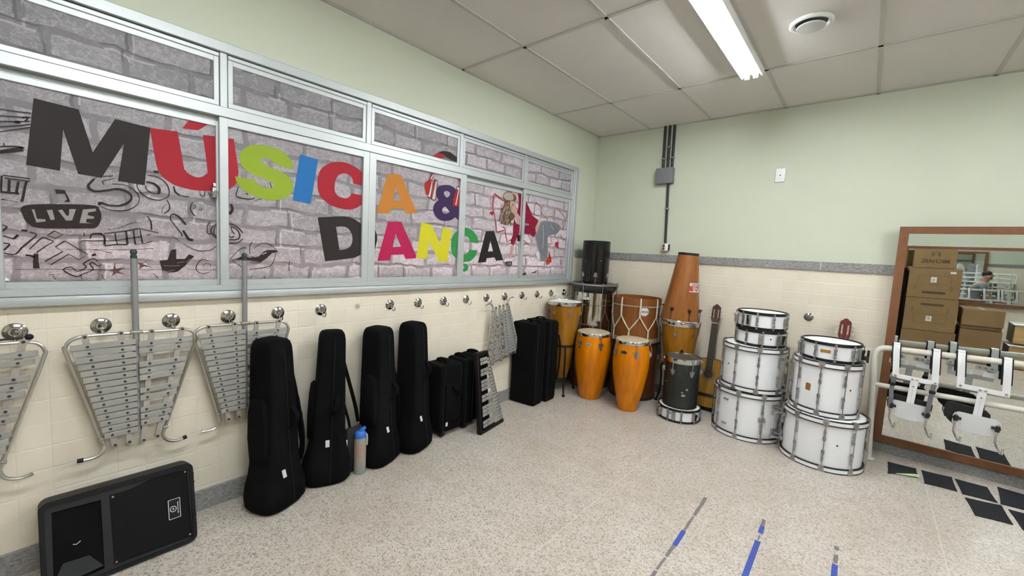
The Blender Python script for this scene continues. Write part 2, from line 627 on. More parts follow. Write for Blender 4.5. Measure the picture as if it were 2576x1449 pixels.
mul = [-0.43, -1.3425, -2.173, -2.9985, -3.8145, -4.63, WY0]
fr = MB()
bar(fr, WY0 - 0.02, -0.41, 2.398, 2.446, -0.10, 0.014)         # head
bar(fr, WY0 - 0.02, -0.41, 1.178, 1.209, -0.10, 0.008)         # bottom rail
bar(fr, -0.50, -0.41, 1.175, 2.446, -0.10, 0.012)              # right jamb
bar(fr, -0.47, -0.43, 1.209, 2.40, 0.0, 0.018)
bar(fr, WY0 - 0.02, -5.36, 1.18, 2.44, -0.10, 0.012)
bar(fr, -5.40, -0.46, 2.0795, 2.1295, -0.10, 0.006)            # transom
for y in mul[1:-1]:
    bar(fr, y - 0.0165, y + 0.0165, 2.12, 2.40, -0.10, -0.001)
fr.build('window_frame', FRAME, win)
lg = MB().box((0.012, (WY0 - 0.45) / 2, 1.1585), (0.055, 5.06, 0.037), r=0.004)
lg.build('window_sill', FRAME, win)
# upper fixed lights
for i in range(6):
    y1, y0 = mul[i] - (0.019 if i else 0.07), mul[i + 1] + 0.019
    s = MB()
    zt, zb = 2.396, 2.131
    b = 0.024
    bar(s, y0, y1, zt - 0.05, zt, -0.05, -0.006)
    bar(s, y0, y1, zt - 0.024, zt - 0.004, -0.05, 0.002)
    bar(s, y0, y1, zb, zb + 0.026, -0.05, -0.003)
    bar(s, y0 - 0.0004, y0 + b, zb + 0.0005, zt - 0.0005, -0.049, -0.0044)
    bar(s, y1 - b, y1 + 0.0004, zb + 0.0005, zt - 0.0005, -0.049, -0.0044)
    so = s.build('fixed_sash', FRAME, win)
    MB().prism([[(y0, zb), (y1, zb), (y1, zt), (y0, zt)]], (-0.0125, 0, 0), (0, 1, 0), (0, 0, 1), (-0.005, 0, 0)).build('printed_pane', FILM, so, angle=0)
# lower sliding sashes: (pane y0, pane y1, stile widths, recessed)
LOW = [(-1.312, -0.548, 0.036, 0.05, 0), (-2.13, -1.354, 0.04, 0.05, 1), (-2.936, -2.170, 0.052, 0.066, 0),
       (-3.796, -3.033, 0.04, 0.044, 0), (-4.66, -3.846, 0.04, 0.05, 1), (-5.36, -4.60, 0.04, 0.04, 0)]
for (y0, y1, wl, wr, rec) in LOW:
    xf = -0.026 if rec else -0.002
    xp = -0.0355 if rec else -0.0185
    zt = 2.058 if rec else 2.0785
    s = MB()
    bar(s, y0 - wl, y1 + wr, 2.030 if rec else 2.036, zt, xf - 0.03, xf)
    bar(s, y0 - wl, y1 + wr, 1.207, 1.236, xf - 0.03, xf)
    bar(s, y0 - wl - 0.0005, y0, 1.2075, zt + 0.0006, xf - 0.029, xf + 0.0011)
    bar(s, y1, y1 + wr + 0.0005, 1.2075, zt + 0.0006, xf - 0.029, xf + 0.0013)
    if rec:
        bar(s, y0 - wl, y1 + wr, 2.05, 2.11, xf - 0.03, xf - 0.012)
    so = s.build('sliding_sash', FRAME, win)
    MB().prism([[(y0 - 0.02, 1.22), (y1 + 0.02, 1.22), (y1 + 0.02, 2.05), (y0 - 0.02, 2.05)]], (xp, 0, 0), (0, 1, 0), (0, 0, 1), (-0.005, 0, 0)).build('printed_pane', FILM, so, angle=0)
# small latch on the recessed left sash and rubber stop
m = MB().box((-0.012, -3.861, 1.688), (0.03, 0.016, 0.05), r=0.003)
m.box((-0.008, -3.859, 1.722), (0.02, 0.012, 0.03), r=0.002)
m.cyl((0.0, -3.855, 1.688), (0.012, -3.855, 1.688), 0.012)
m.build('latch', CHROME, win)
m = MB().box((-0.02, -1.372, 1.60), (0.025, 0.018, 0.06), r=0.003)
m.build('latch', DARKSTEEL, win)
# daylight behind the film, plus one lamp added for the right panes
def passage_light(loc, sx, sy, energy, col, ry):
    al = D.lights.new('film_backlight', 'AREA')
    al.shape = 'RECTANGLE'; al.size = sx; al.size_y = sy
    al.energy = energy; al.color = col
    ao = D.objects.new('film_backlight', al); COL.objects.link(ao)
    ao.location = loc
    ao.rotation_euler = (0, math.radians(ry), 0)
passage_light((-0.26, -2.9, 1.06), 0.12, 5.0, 42, (1.0, 0.84, 0.80), -140)
passage_light((-1.0, -1.5, 1.75), 0.8, 1.8, 34, (0.97, 0.97, 1.0), -90)  # added lamp without a known source, lifts the right-hand panes
ART=[
('letter_m','ink_charcoal',[(-0.035,[(-4.461,1.984),(-4.335,1.975),(-4.297,1.803),(-4.222,1.966),(-4.101,1.958),(-4.127,1.687),(-4.219,1.692),(-4.195,1.865),(-4.272,1.698),(-4.344,1.702),(-4.383,1.879),(-4.397,1.706),(-4.49,1.713)])],[]),
('letter_u','ink_red',[(-0.035,[(-4.103,1.957),(-4,1.966),(-3.996,1.936),(-3.99,1.892),(-3.984,1.847),(-3.98,1.813),(-3.977,1.796),(-3.976,1.789),(-3.974,1.786),(-3.971,1.783),(-3.967,1.777),(-3.963,1.773),(-3.957,1.769),(-3.952,1.766),(-3.946,1.763),(-3.94,1.76),(-3.934,1.758),(-3.927,1.758),(-3.921,1.758),(-3.914,1.759),(-3.908,1.762),(-3.902,1.765),(-3.897,1.769),(-3.892,1.774),(-3.888,1.779),(-3.884,1.784),(-3.882,1.786),(-3.88,1.785),(-3.88,1.789),(-3.881,1.804),(-3.884,1.841),(-3.889,1.891),(-3.895,1.94),(-3.898,1.974),(-3.834,1.982),(-3.836,1.706),(-3.849,1.703),(-3.867,1.699),(-3.887,1.695),(-3.905,1.693),(-3.92,1.692),(-3.934,1.692),(-3.948,1.692),(-3.962,1.694),(-3.976,1.696),(-3.99,1.698),(-4.004,1.702),(-4.016,1.706),(-4.026,1.71),(-4.034,1.715),(-4.042,1.721),(-4.049,1.727),(-4.056,1.733),(-4.061,1.74),(-4.067,1.747),(-4.071,1.754),(-4.075,1.76),(-4.077,1.764),(-4.079,1.772),(-4.083,1.791),(-4.088,1.828),(-4.094,1.877),(-4.1,1.924)]),(-0.018,[(-3.795,1.979),(-3.768,1.983),(-3.764,1.955),(-3.759,1.913),(-3.753,1.871),(-3.749,1.838),(-3.747,1.822),(-3.747,1.814),(-3.747,1.809),(-3.748,1.801),(-3.75,1.789),(-3.752,1.775),(-3.755,1.762),(-3.76,1.75),(-3.768,1.738),(-3.779,1.727),(-3.789,1.718),(-3.797,1.711)]),(-0.035,[(-3.952,2.036),(-3.981,1.986),(-3.919,1.992),(-3.874,2.033)])],[]),
('letter_s','ink_lime',[(-0.018,[(-3.466,1.883),(-3.466,1.887),(-3.466,1.892),(-3.467,1.898),(-3.469,1.905),(-3.472,1.912),(-3.476,1.92),(-3.481,1.928),(-3.487,1.936),(-3.493,1.943),(-3.5,1.95),(-3.508,1.957),(-3.516,1.963),(-3.526,1.968),(-3.536,1.972),(-3.547,1.975),(-3.558,1.978),(-3.57,1.98),(-3.583,1.981),(-3.595,1.982),(-3.607,1.982),(-3.618,1.982),(-3.63,1.981),(-3.641,1.98),(-3.651,1.979),(-3.662,1.976),(-3.672,1.974),(-3.681,1.97),(-3.69,1.966),(-3.698,1.961),(-3.707,1.956),(-3.714,1.95),(-3.721,1.944),(-3.726,1.937),(-3.731,1.929),(-3.735,1.922),(-3.738,1.914),(-3.74,1.906),(-3.742,1.898),(-3.743,1.889),(-3.743,1.882),(-3.742,1.875),(-3.74,1.868),(-3.738,1.861),(-3.735,1.855),(-3.731,1.849),(-3.726,1.843),(-3.721,1.838),(-3.714,1.832),(-3.706,1.827),(-3.696,1.821),(-3.685,1.816),(-3.674,1.812),(-3.661,1.808),(-3.646,1.804),(-3.632,1.801),(-3.619,1.798),(-3.609,1.795),(-3.601,1.792),(-3.593,1.79),(-3.587,1.787),(-3.581,1.783),(-3.577,1.779),(-3.574,1.775),(-3.572,1.771),(-3.572,1.767),(-3.573,1.763),(-3.575,1.759),(-3.579,1.756),(-3.584,1.754),(-3.592,1.752),(-3.6,1.751),(-3.607,1.75),(-3.613,1.751),(-3.62,1.751),(-3.626,1.753),(-3.632,1.755),(-3.638,1.758),(-3.645,1.762),(-3.651,1.766),(-3.657,1.77),(-3.661,1.774),(-3.665,1.779),(-3.669,1.783),(-3.671,1.785),(-3.763,1.789),(-3.762,1.783),(-3.76,1.775),(-3.758,1.766),(-3.754,1.757),(-3.749,1.749),(-3.742,1.741),(-3.735,1.732),(-3.726,1.725),(-3.717,1.718),(-3.706,1.712),(-3.695,1.707),(-3.684,1.702),(-3.671,1.697),(-3.658,1.693),(-3.645,1.689),(-3.632,1.687),(-3.619,1.685),(-3.605,1.684),(-3.592,1.684),(-3.579,1.685),(-3.566,1.687),(-3.553,1.69),(-3.54,1.694),(-3.529,1.699),(-3.518,1.703),(-3.508,1.709),(-3.499,1.715),(-3.491,1.722),(-3.485,1.73),(-3.479,1.738),(-3.474,1.747),(-3.471,1.756),(-3.469,1.765),(-3.468,1.774),(-3.468,1.783),(-3.468,1.791),(-3.47,1.798),(-3.472,1.805),(-3.475,1.811),(-3.479,1.818),(-3.486,1.825),(-3.493,1.832),(-3.502,1.839),(-3.511,1.845),(-3.52,1.85),(-3.529,1.853),(-3.539,1.856),(-3.55,1.859),(-3.563,1.862),(-3.577,1.865),(-3.59,1.867),(-3.602,1.87),(-3.611,1.874),(-3.619,1.879),(-3.626,1.883),(-3.632,1.888),(-3.636,1.892),(-3.639,1.895),(-3.641,1.899),(-3.642,1.902),(-3.641,1.905),(-3.638,1.908),(-3.634,1.91),(-3.629,1.912),(-3.623,1.914),(-3.616,1.914),(-3.609,1.915),(-3.602,1.914),(-3.596,1.912),(-3.59,1.909),(-3.584,1.906),(-3.579,1.903),(-3.576,1.901),(-3.574,1.898),(-3.571,1.895),(-3.566,1.892),(-3.558,1.89),(-3.548,1.887),(-3.536,1.885),(-3.524,1.883),(-3.51,1.883),(-3.493,1.883),(-3.477,1.883)])],[]),
('letter_i','ink_blue',[(-0.018,[(-3.43,1.973),(-3.324,1.964),(-3.366,1.69),(-3.471,1.699)])],[]),
('letter_c','ink_red',[(-0.018,[(-3.019,1.929),(-3.028,1.934),(-3.04,1.942),(-3.054,1.95),(-3.066,1.957),(-3.078,1.962),(-3.088,1.966),(-3.099,1.97),(-3.11,1.972),(-3.12,1.975),(-3.131,1.977),(-3.141,1.978),(-3.152,1.979),(-3.162,1.979),(-3.173,1.978),(-3.183,1.977),(-3.193,1.976),(-3.202,1.974),(-3.211,1.972),(-3.22,1.97),(-3.23,1.966),(-3.24,1.962),(-3.251,1.956),(-3.262,1.95),(-3.271,1.943),(-3.28,1.936),(-3.288,1.929),(-3.295,1.922),(-3.302,1.914),(-3.307,1.906),(-3.312,1.897),(-3.316,1.888),(-3.319,1.878),(-3.322,1.868),(-3.324,1.856),(-3.325,1.844),(-3.326,1.832),(-3.326,1.821),(-3.326,1.81),(-3.326,1.798),(-3.324,1.788),(-3.322,1.778),(-3.319,1.768),(-3.315,1.759),(-3.31,1.75),(-3.304,1.742),(-3.297,1.734),(-3.289,1.727),(-3.281,1.721),(-3.273,1.715),(-3.264,1.709),(-3.254,1.704),(-3.245,1.7),(-3.234,1.696),(-3.224,1.693),(-3.213,1.69),(-3.202,1.688),(-3.19,1.686),(-3.178,1.684),(-3.166,1.683),(-3.155,1.683),(-3.145,1.682),(-3.135,1.682),(-3.125,1.683),(-3.116,1.684),(-3.106,1.686),(-3.096,1.689),(-3.087,1.692),(-3.079,1.695),(-3.071,1.699),(-3.064,1.703),(-3.057,1.708),(-3.05,1.713),(-3.041,1.72),(-3.03,1.728),(-3.021,1.735),(-3.015,1.741),(-3.016,1.787),(-3.102,1.791),(-3.105,1.787),(-3.108,1.78),(-3.113,1.774),(-3.117,1.768),(-3.122,1.764),(-3.126,1.76),(-3.131,1.757),(-3.137,1.755),(-3.143,1.753),(-3.149,1.752),(-3.155,1.751),(-3.162,1.752),(-3.169,1.752),(-3.176,1.754),(-3.183,1.756),(-3.189,1.758),(-3.195,1.762),(-3.201,1.766),(-3.207,1.771),(-3.211,1.776),(-3.214,1.782),(-3.216,1.789),(-3.217,1.796),(-3.218,1.803),(-3.219,1.811),(-3.219,1.82),(-3.218,1.828),(-3.217,1.837),(-3.216,1.846),(-3.213,1.855),(-3.211,1.864),(-3.207,1.872),(-3.203,1.879),(-3.199,1.885),(-3.194,1.891),(-3.189,1.896),(-3.183,1.9),(-3.177,1.903),(-3.171,1.906),(-3.164,1.908),(-3.158,1.909),(-3.152,1.91),(-3.146,1.911),(-3.139,1.911),(-3.134,1.91),(-3.128,1.908),(-3.122,1.906),(-3.117,1.903),(-3.112,1.899),(-3.107,1.895),(-3.103,1.89),(-3.1,1.885),(-3.097,1.878),(-3.096,1.869),(-3.095,1.862),(-3.095,1.856),(-3.017,1.85)])],[]),
('letter_a','ink_orange',[(-0.018,[(-2.84,1.965),(-2.733,1.975),(-2.582,1.714),(-2.682,1.702),(-2.701,1.736),(-2.811,1.725),(-2.814,1.691),(-2.92,1.68)],[(-2.774,1.883),(-2.729,1.792),(-2.794,1.784)])],[]),
('letter_d','ink_charcoal',[(-0.018,[(-3.323,1.613),(-3.295,1.617),(-3.253,1.623),(-3.208,1.63),(-3.174,1.634),(-3.154,1.636),(-3.143,1.636),(-3.136,1.636),(-3.127,1.635),(-3.116,1.633),(-3.105,1.631),(-3.094,1.628),(-3.084,1.625),(-3.074,1.621),(-3.065,1.617),(-3.056,1.612),(-3.048,1.608),(-3.04,1.603),(-3.032,1.597),(-3.025,1.592),(-3.02,1.588),(-3.02,1.398),(-3.026,1.395),(-3.034,1.389),(-3.044,1.384),(-3.054,1.379),(-3.062,1.375),(-3.07,1.372),(-3.081,1.369),(-3.103,1.365),(-3.142,1.359),(-3.193,1.352),(-3.241,1.346),(-3.273,1.342)],[(-3.206,1.565),(-3.2,1.566),(-3.191,1.567),(-3.182,1.569),(-3.173,1.57),(-3.164,1.57),(-3.155,1.57),(-3.146,1.569),(-3.139,1.567),(-3.132,1.565),(-3.126,1.561),(-3.12,1.557),(-3.115,1.552),(-3.11,1.545),(-3.105,1.538),(-3.101,1.53),(-3.098,1.523),(-3.096,1.515),(-3.094,1.508),(-3.093,1.5),(-3.092,1.492),(-3.092,1.485),(-3.093,1.477),(-3.095,1.469),(-3.097,1.462),(-3.1,1.455),(-3.103,1.449),(-3.107,1.443),(-3.113,1.438),(-3.119,1.434),(-3.127,1.429),(-3.135,1.426),(-3.144,1.423),(-3.154,1.421),(-3.164,1.419),(-3.174,1.418),(-3.18,1.417)]),(-0.018,[(-2.93,1.573),(-2.927,1.565),(-2.922,1.554),(-2.917,1.541),(-2.913,1.529),(-2.911,1.519),(-2.91,1.509),(-2.91,1.498),(-2.912,1.487),(-2.915,1.472),(-2.921,1.456),(-2.926,1.44),(-2.93,1.43)])],[]),
('letter_a','ink_pink',[(-0.018,[(-2.828,1.631),(-2.72,1.641),(-2.579,1.4),(-2.58,1.376),(-2.672,1.37),(-2.691,1.403),(-2.796,1.396),(-2.803,1.357),(-2.906,1.349)],[(-2.763,1.551),(-2.715,1.458),(-2.785,1.452)])],[]),
('letter_n','ink_yellow',[(-0.018,[(-2.539,1.652),(-2.441,1.64),(-2.349,1.491),(-2.331,1.625),(-2.233,1.625),(-2.268,1.352),(-2.363,1.36),(-2.454,1.509),(-2.48,1.371),(-2.577,1.381)])],[]),
('letter_c_cedilla','ink_green',[(-0.018,[(-2.15,1.625),(-2.161,1.619),(-2.176,1.61),(-2.192,1.6),(-2.205,1.589),(-2.213,1.58),(-2.22,1.57),(-2.225,1.559),(-2.229,1.547),(-2.233,1.535),(-2.235,1.521),(-2.237,1.507),(-2.237,1.493),(-2.237,1.479),(-2.235,1.465),(-2.232,1.452),(-2.228,1.439),(-2.224,1.429),(-2.219,1.42),(-2.212,1.411),(-2.204,1.403),(-2.191,1.394),(-2.174,1.386),(-2.159,1.378),(-2.148,1.373)]),(-0.035,[(-2.099,1.645),(-2.091,1.645),(-2.08,1.647),(-2.067,1.647),(-2.054,1.647),(-2.04,1.644),(-2.025,1.641),(-2.009,1.637),(-1.995,1.632),(-1.981,1.625),(-1.967,1.617),(-1.954,1.608),(-1.943,1.6),(-1.934,1.591),(-1.927,1.583),(-1.921,1.574),(-1.916,1.565),(-1.912,1.555),(-1.909,1.544),(-1.907,1.533),(-1.906,1.526),(-2.006,1.526),(-2.008,1.532),(-2.011,1.54),(-2.015,1.549),(-2.02,1.556),(-2.024,1.561),(-2.03,1.566),(-2.036,1.57),(-2.045,1.574),(-2.058,1.576),(-2.074,1.577),(-2.089,1.578),(-2.1,1.578)]),(-0.035,[(-2.1,1.421),(-2.093,1.421),(-2.082,1.42),(-2.07,1.42),(-2.06,1.422),(-2.051,1.424),(-2.042,1.429),(-2.034,1.433),(-2.027,1.439),(-2.022,1.445),(-2.019,1.451),(-2.016,1.458),(-2.014,1.462),(-1.912,1.46),(-1.914,1.454),(-1.918,1.444),(-1.922,1.434),(-1.927,1.424),(-1.934,1.414),(-1.942,1.404),(-1.951,1.395),(-1.96,1.387),(-1.971,1.379),(-1.983,1.372),(-1.995,1.365),(-2.008,1.361),(-2.022,1.358),(-2.037,1.358),(-2.05,1.358),(-2.061,1.356),(-2.068,1.353),(-2.073,1.349),(-2.076,1.345),(-2.074,1.342),(-2.068,1.34),(-2.057,1.34),(-2.045,1.339),(-2.036,1.337),(-2.029,1.333),(-2.024,1.327),(-2.02,1.32),(-2.017,1.314),(-2.016,1.308),(-2.016,1.301),(-2.018,1.295),(-2.021,1.289),(-2.026,1.284),(-2.033,1.279),(-2.042,1.276),(-2.051,1.273),(-2.064,1.272),(-2.08,1.272),(-2.094,1.273),(-2.104,1.273),(-2.105,1.295),(-2.098,1.295),(-2.089,1.296),(-2.079,1.296),(-2.072,1.298),(-2.067,1.3),(-2.065,1.303),(-2.063,1.307),(-2.063,1.31),(-2.065,1.313),(-2.069,1.316),(-2.073,1.319),(-2.078,1.321),(-2.084,1.321),(-2.091,1.319),(-2.097,1.318),(-2.101,1.317),(-2.101,1.356)])],[]),
('letter_a','ink_black',[(-0.035,[(-1.82,1.635),(-1.715,1.645),(-1.569,1.381),(-1.668,1.372),(-1.69,1.404),(-1.793,1.394),(-1.801,1.358),(-1.902,1.351)],[(-1.758,1.556),(-1.713,1.46),(-1.779,1.454)])],[]),
('ampersand','ink_purple',[(-0.018,[(-2.175,1.704),(-2.18,1.708),(-2.187,1.713),(-2.195,1.718),(-2.204,1.72),(-2.214,1.716),(-2.224,1.709),(-2.235,1.701),(-2.248,1.695),(-2.263,1.69),(-2.28,1.686),(-2.297,1.683),(-2.313,1.681),(-2.327,1.681),(-2.341,1.681),(-2.354,1.683),(-2.366,1.686),(-2.378,1.691),(-2.39,1.697),(-2.4,1.705),(-2.409,1.713),(-2.417,1.721),(-2.423,1.731),(-2.428,1.741),(-2.432,1.751),(-2.433,1.761),(-2.433,1.771),(-2.431,1.782),(-2.428,1.791),(-2.424,1.8),(-2.418,1.808),(-2.411,1.816),(-2.404,1.822),(-2.397,1.828),(-2.39,1.833),(-2.383,1.837),(-2.379,1.84),(-2.383,1.843),(-2.389,1.848),(-2.396,1.853),(-2.401,1.859),(-2.404,1.865),(-2.407,1.872),(-2.409,1.879),(-2.41,1.886),(-2.41,1.895),(-2.409,1.905),(-2.407,1.914),(-2.404,1.923),(-2.398,1.931),(-2.391,1.938),(-2.383,1.944),(-2.374,1.95),(-2.362,1.955),(-2.349,1.959),(-2.335,1.962),(-2.321,1.965),(-2.309,1.967),(-2.296,1.969),(-2.284,1.969),(-2.273,1.969),(-2.262,1.968),(-2.252,1.965),(-2.242,1.962),(-2.234,1.959),(-2.226,1.955),(-2.218,1.951),(-2.212,1.946),(-2.207,1.939),(-2.206,1.931),(-2.206,1.921),(-2.208,1.911),(-2.211,1.901),(-2.215,1.892),(-2.22,1.883),(-2.225,1.875),(-2.229,1.869),(-2.231,1.865),(-2.233,1.863),(-2.234,1.861),(-2.234,1.86),(-2.152,1.804),(-2.149,1.706)],[(-2.332,1.901),(-2.331,1.906),(-2.328,1.91),(-2.324,1.914),(-2.319,1.917),(-2.313,1.919),(-2.306,1.921),(-2.299,1.921),(-2.292,1.921),(-2.286,1.919),(-2.279,1.917),(-2.274,1.914),(-2.27,1.91),(-2.268,1.905),(-2.268,1.9),(-2.269,1.894),(-2.272,1.889),(-2.277,1.883),(-2.285,1.877),(-2.293,1.872),(-2.298,1.869),(-2.302,1.87),(-2.308,1.873),(-2.315,1.876),(-2.32,1.88),(-2.324,1.885),(-2.328,1.89),(-2.331,1.896)],[(-2.31,1.797),(-2.265,1.76),(-2.269,1.757),(-2.275,1.752),(-2.281,1.747),(-2.289,1.743),(-2.298,1.741),(-2.308,1.74),(-2.318,1.74),(-2.327,1.741),(-2.333,1.745),(-2.338,1.749),(-2.342,1.755),(-2.344,1.76),(-2.343,1.766),(-2.341,1.772),(-2.338,1.779),(-2.334,1.784),(-2.329,1.788),(-2.322,1.792),(-2.315,1.795)]),(-0.035,[(-2.103,1.739),(-2.066,1.714),(-2.102,1.71)])],[]),
('headphones_print','ink_red2',[(-0.018,[(-2.472,1.99),(-2.447,1.98),(-2.451,1.843),(-2.479,1.847),(-2.507,1.869),(-2.523,1.913),(-2.518,1.953),(-2.496,1.972)]),(-0.018,[(-2.437,1.986),(-2.406,1.987),(-2.415,1.839),(-2.451,1.843)]),(-0.018,[(-2.459,2.035),(-2.427,2.035),(-2.447,1.992),(-2.475,1.991)]),(-0.018,[(-2.198,1.968),(-2.152,1.973),(-2.155,1.813),(-2.237,1.81),(-2.229,1.865),(-2.207,1.939)]),(-0.018,[(-2.202,2.045),(-2.148,2.046),(-2.145,2.004),(-2.174,2.012)]),(-0.012,[(-2.46,2.16),(-2.406,2.201),(-2.385,2.201),(-2.332,2.18),(-2.383,2.16)])],[]),
('headphones_print','ink_white',[(-0.018,[(-2.454,1.977),(-2.443,1.979),(-2.466,1.848),(-2.492,1.859),(-2.479,1.865)]),(-0.018,[(-2.416,1.979),(-2.406,1.981),(-2.418,1.841),(-2.446,1.839)]),(-0.018,[(-2.442,2.033),(-2.432,2.033),(-2.457,1.992),(-2.47,1.992)]),(-0.018,[(-2.198,1.966),(-2.167,1.966),(-2.198,1.822),(-2.209,1.822),(-2.18,1.948),(-2.197,1.951)])],[(-0.012,0.006,[(-2.378,2.208),(-2.364,2.211),(-2.343,2.215),(-2.323,2.217),(-2.305,2.215),(-2.288,2.211),(-2.268,2.206),(-2.243,2.197),(-2.215,2.186),(-2.195,2.178)])]),
('headphones_print','ink_charcoal',[(-0.012,[(-2.406,2.203),(-2.355,2.222),(-2.291,2.227),(-2.241,2.211),(-2.19,2.189),(-2.188,2.164),(-2.266,2.167),(-2.321,2.177),(-2.353,2.192)])],[(-0.018,0.0055,[(-2.437,1.989),(-2.428,1.989),(-2.416,1.99),(-2.407,1.989),(-2.402,1.991),(-2.401,1.993),(-2.401,1.98),(-2.403,1.939),(-2.406,1.883),(-2.412,1.842),(-2.419,1.828),(-2.427,1.829),(-2.435,1.831),(-2.443,1.833),(-2.45,1.838),(-2.458,1.842),(-2.47,1.845),(-2.482,1.847),(-2.491,1.849)]),(-0.018,0.0055,[(-2.475,1.991),(-2.47,2.004),(-2.464,2.022),(-2.459,2.035)]),(-0.018,0.0055,[(-2.202,1.94),(-2.203,1.949),(-2.204,1.961),(-2.201,1.97),(-2.189,1.974),(-2.173,1.975),(-2.161,1.975)]),(-0.018,0.0055,[(-2.446,1.98),(-2.449,1.94),(-2.452,1.884),(-2.455,1.844)])]),
('dancer_print','ink_brown',[(-0.035,[(-1.617,1.974),(-1.615,1.985),(-1.61,1.994),(-1.602,2.001),(-1.592,2.007),(-1.579,2.014),(-1.563,2.021),(-1.546,2.026),(-1.528,2.029),(-1.511,2.029),(-1.493,2.028),(-1.476,2.025),(-1.461,2.02),(-1.448,2.011),(-1.436,1.999),(-1.427,1.986),(-1.423,1.975),(-1.425,1.965),(-1.433,1.957),(-1.443,1.949),(-1.454,1.943),(-1.469,1.939),(-1.486,1.937),(-1.501,1.934),(-1.511,1.926),(-1.513,1.91),(-1.51,1.888),(-1.504,1.865),(-1.495,1.848),(-1.482,1.838),(-1.464,1.833),(-1.446,1.829),(-1.435,1.823),(-1.431,1.814),(-1.432,1.803),(-1.436,1.793),(-1.442,1.784),(-1.448,1.778),(-1.457,1.774),(-1.467,1.769),(-1.479,1.762),(-1.492,1.75),(-1.507,1.736),(-1.523,1.722),(-1.542,1.713),(-1.565,1.711),(-1.591,1.713),(-1.616,1.718),(-1.635,1.724),(-1.646,1.731),(-1.652,1.739),(-1.655,1.75),(-1.656,1.764),(-1.654,1.784),(-1.649,1.807),(-1.643,1.831),(-1.635,1.851),(-1.625,1.865),(-1.611,1.875),(-1.599,1.885),(-1.593,1.898),(-1.596,1.916),(-1.604,1.937),(-1.613,1.957)])],[]),
('dancer_print','ink_blond',[(-0.035,[(-1.613,1.974),(-1.61,1.983),(-1.601,1.993),(-1.587,2.003),(-1.574,2.01),(-1.559,2.015),(-1.541,2.018),(-1.524,2.02),(-1.509,2.019),(-1.496,2.016),(-1.484,2.009),(-1.475,2.002),(-1.468,1.994),(-1.465,1.984),(-1.464,1.974),(-1.467,1.964),(-1.475,1.956),(-1.491,1.95),(-1.515,1.946),(-1.539,1.944),(-1.559,1.945),(-1.577,1.949),(-1.594,1.957),(-1.606,1.966)])],[]),
('dancer_print','ink_skin',[(-0.035,[(-1.507,1.939),(-1.497,1.946),(-1.482,1.947),(-1.467,1.946),(-1.454,1.943),(-1.447,1.938),(-1.442,1.932),(-1.438,1.924),(-1.433,1.917),(-1.427,1.911),(-1.422,1.905),(-1.416,1.9),(-1.411,1.895),(-1.406,1.89),(-1.4,1.886),(-1.396,1.882),(-1.395,1.877),(-1.399,1.872),(-1.407,1.866),(-1.414,1.859),(-1.418,1.853),(-1.416,1.847),(-1.41,1.841),(-1.403,1.835),(-1.396,1.827),(-1.387,1.817),(-1.377,1.805),(-1.368,1.792),(-1.362,1.779),(-1.358,1.764),(-1.357,1.748),(-1.358,1.734),(-1.362,1.728),(-1.372,1.733),(-1.385,1.745),(-1.399,1.761),(-1.411,1.775),(-1.421,1.787),(-1.429,1.8),(-1.436,1.812),(-1.445,1.822),(-1.455,1.827),(-1.465,1.83),(-1.476,1.833),(-1.485,1.836),(-1.492,1.842),(-1.498,1.847),(-1.503,1.855),(-1.506,1.865),(-1.509,1.882),(-1.511,1.904),(-1.511,1.925)]),(-0.035,[(-1.499,2.02),(-1.433,2.036),(-1.402,2.015),(-1.43,1.999)]),(-0.035,[(-1.465,1.53),(-1.421,1.529),(-1.442,1.423),(-1.489,1.409)]),(-0.018,[(-1.076,1.788),(-1.031,1.789),(-1.03,1.721),(-1.088,1.683),(-1.124,1.708),(-1.117,1.755)])],[]),
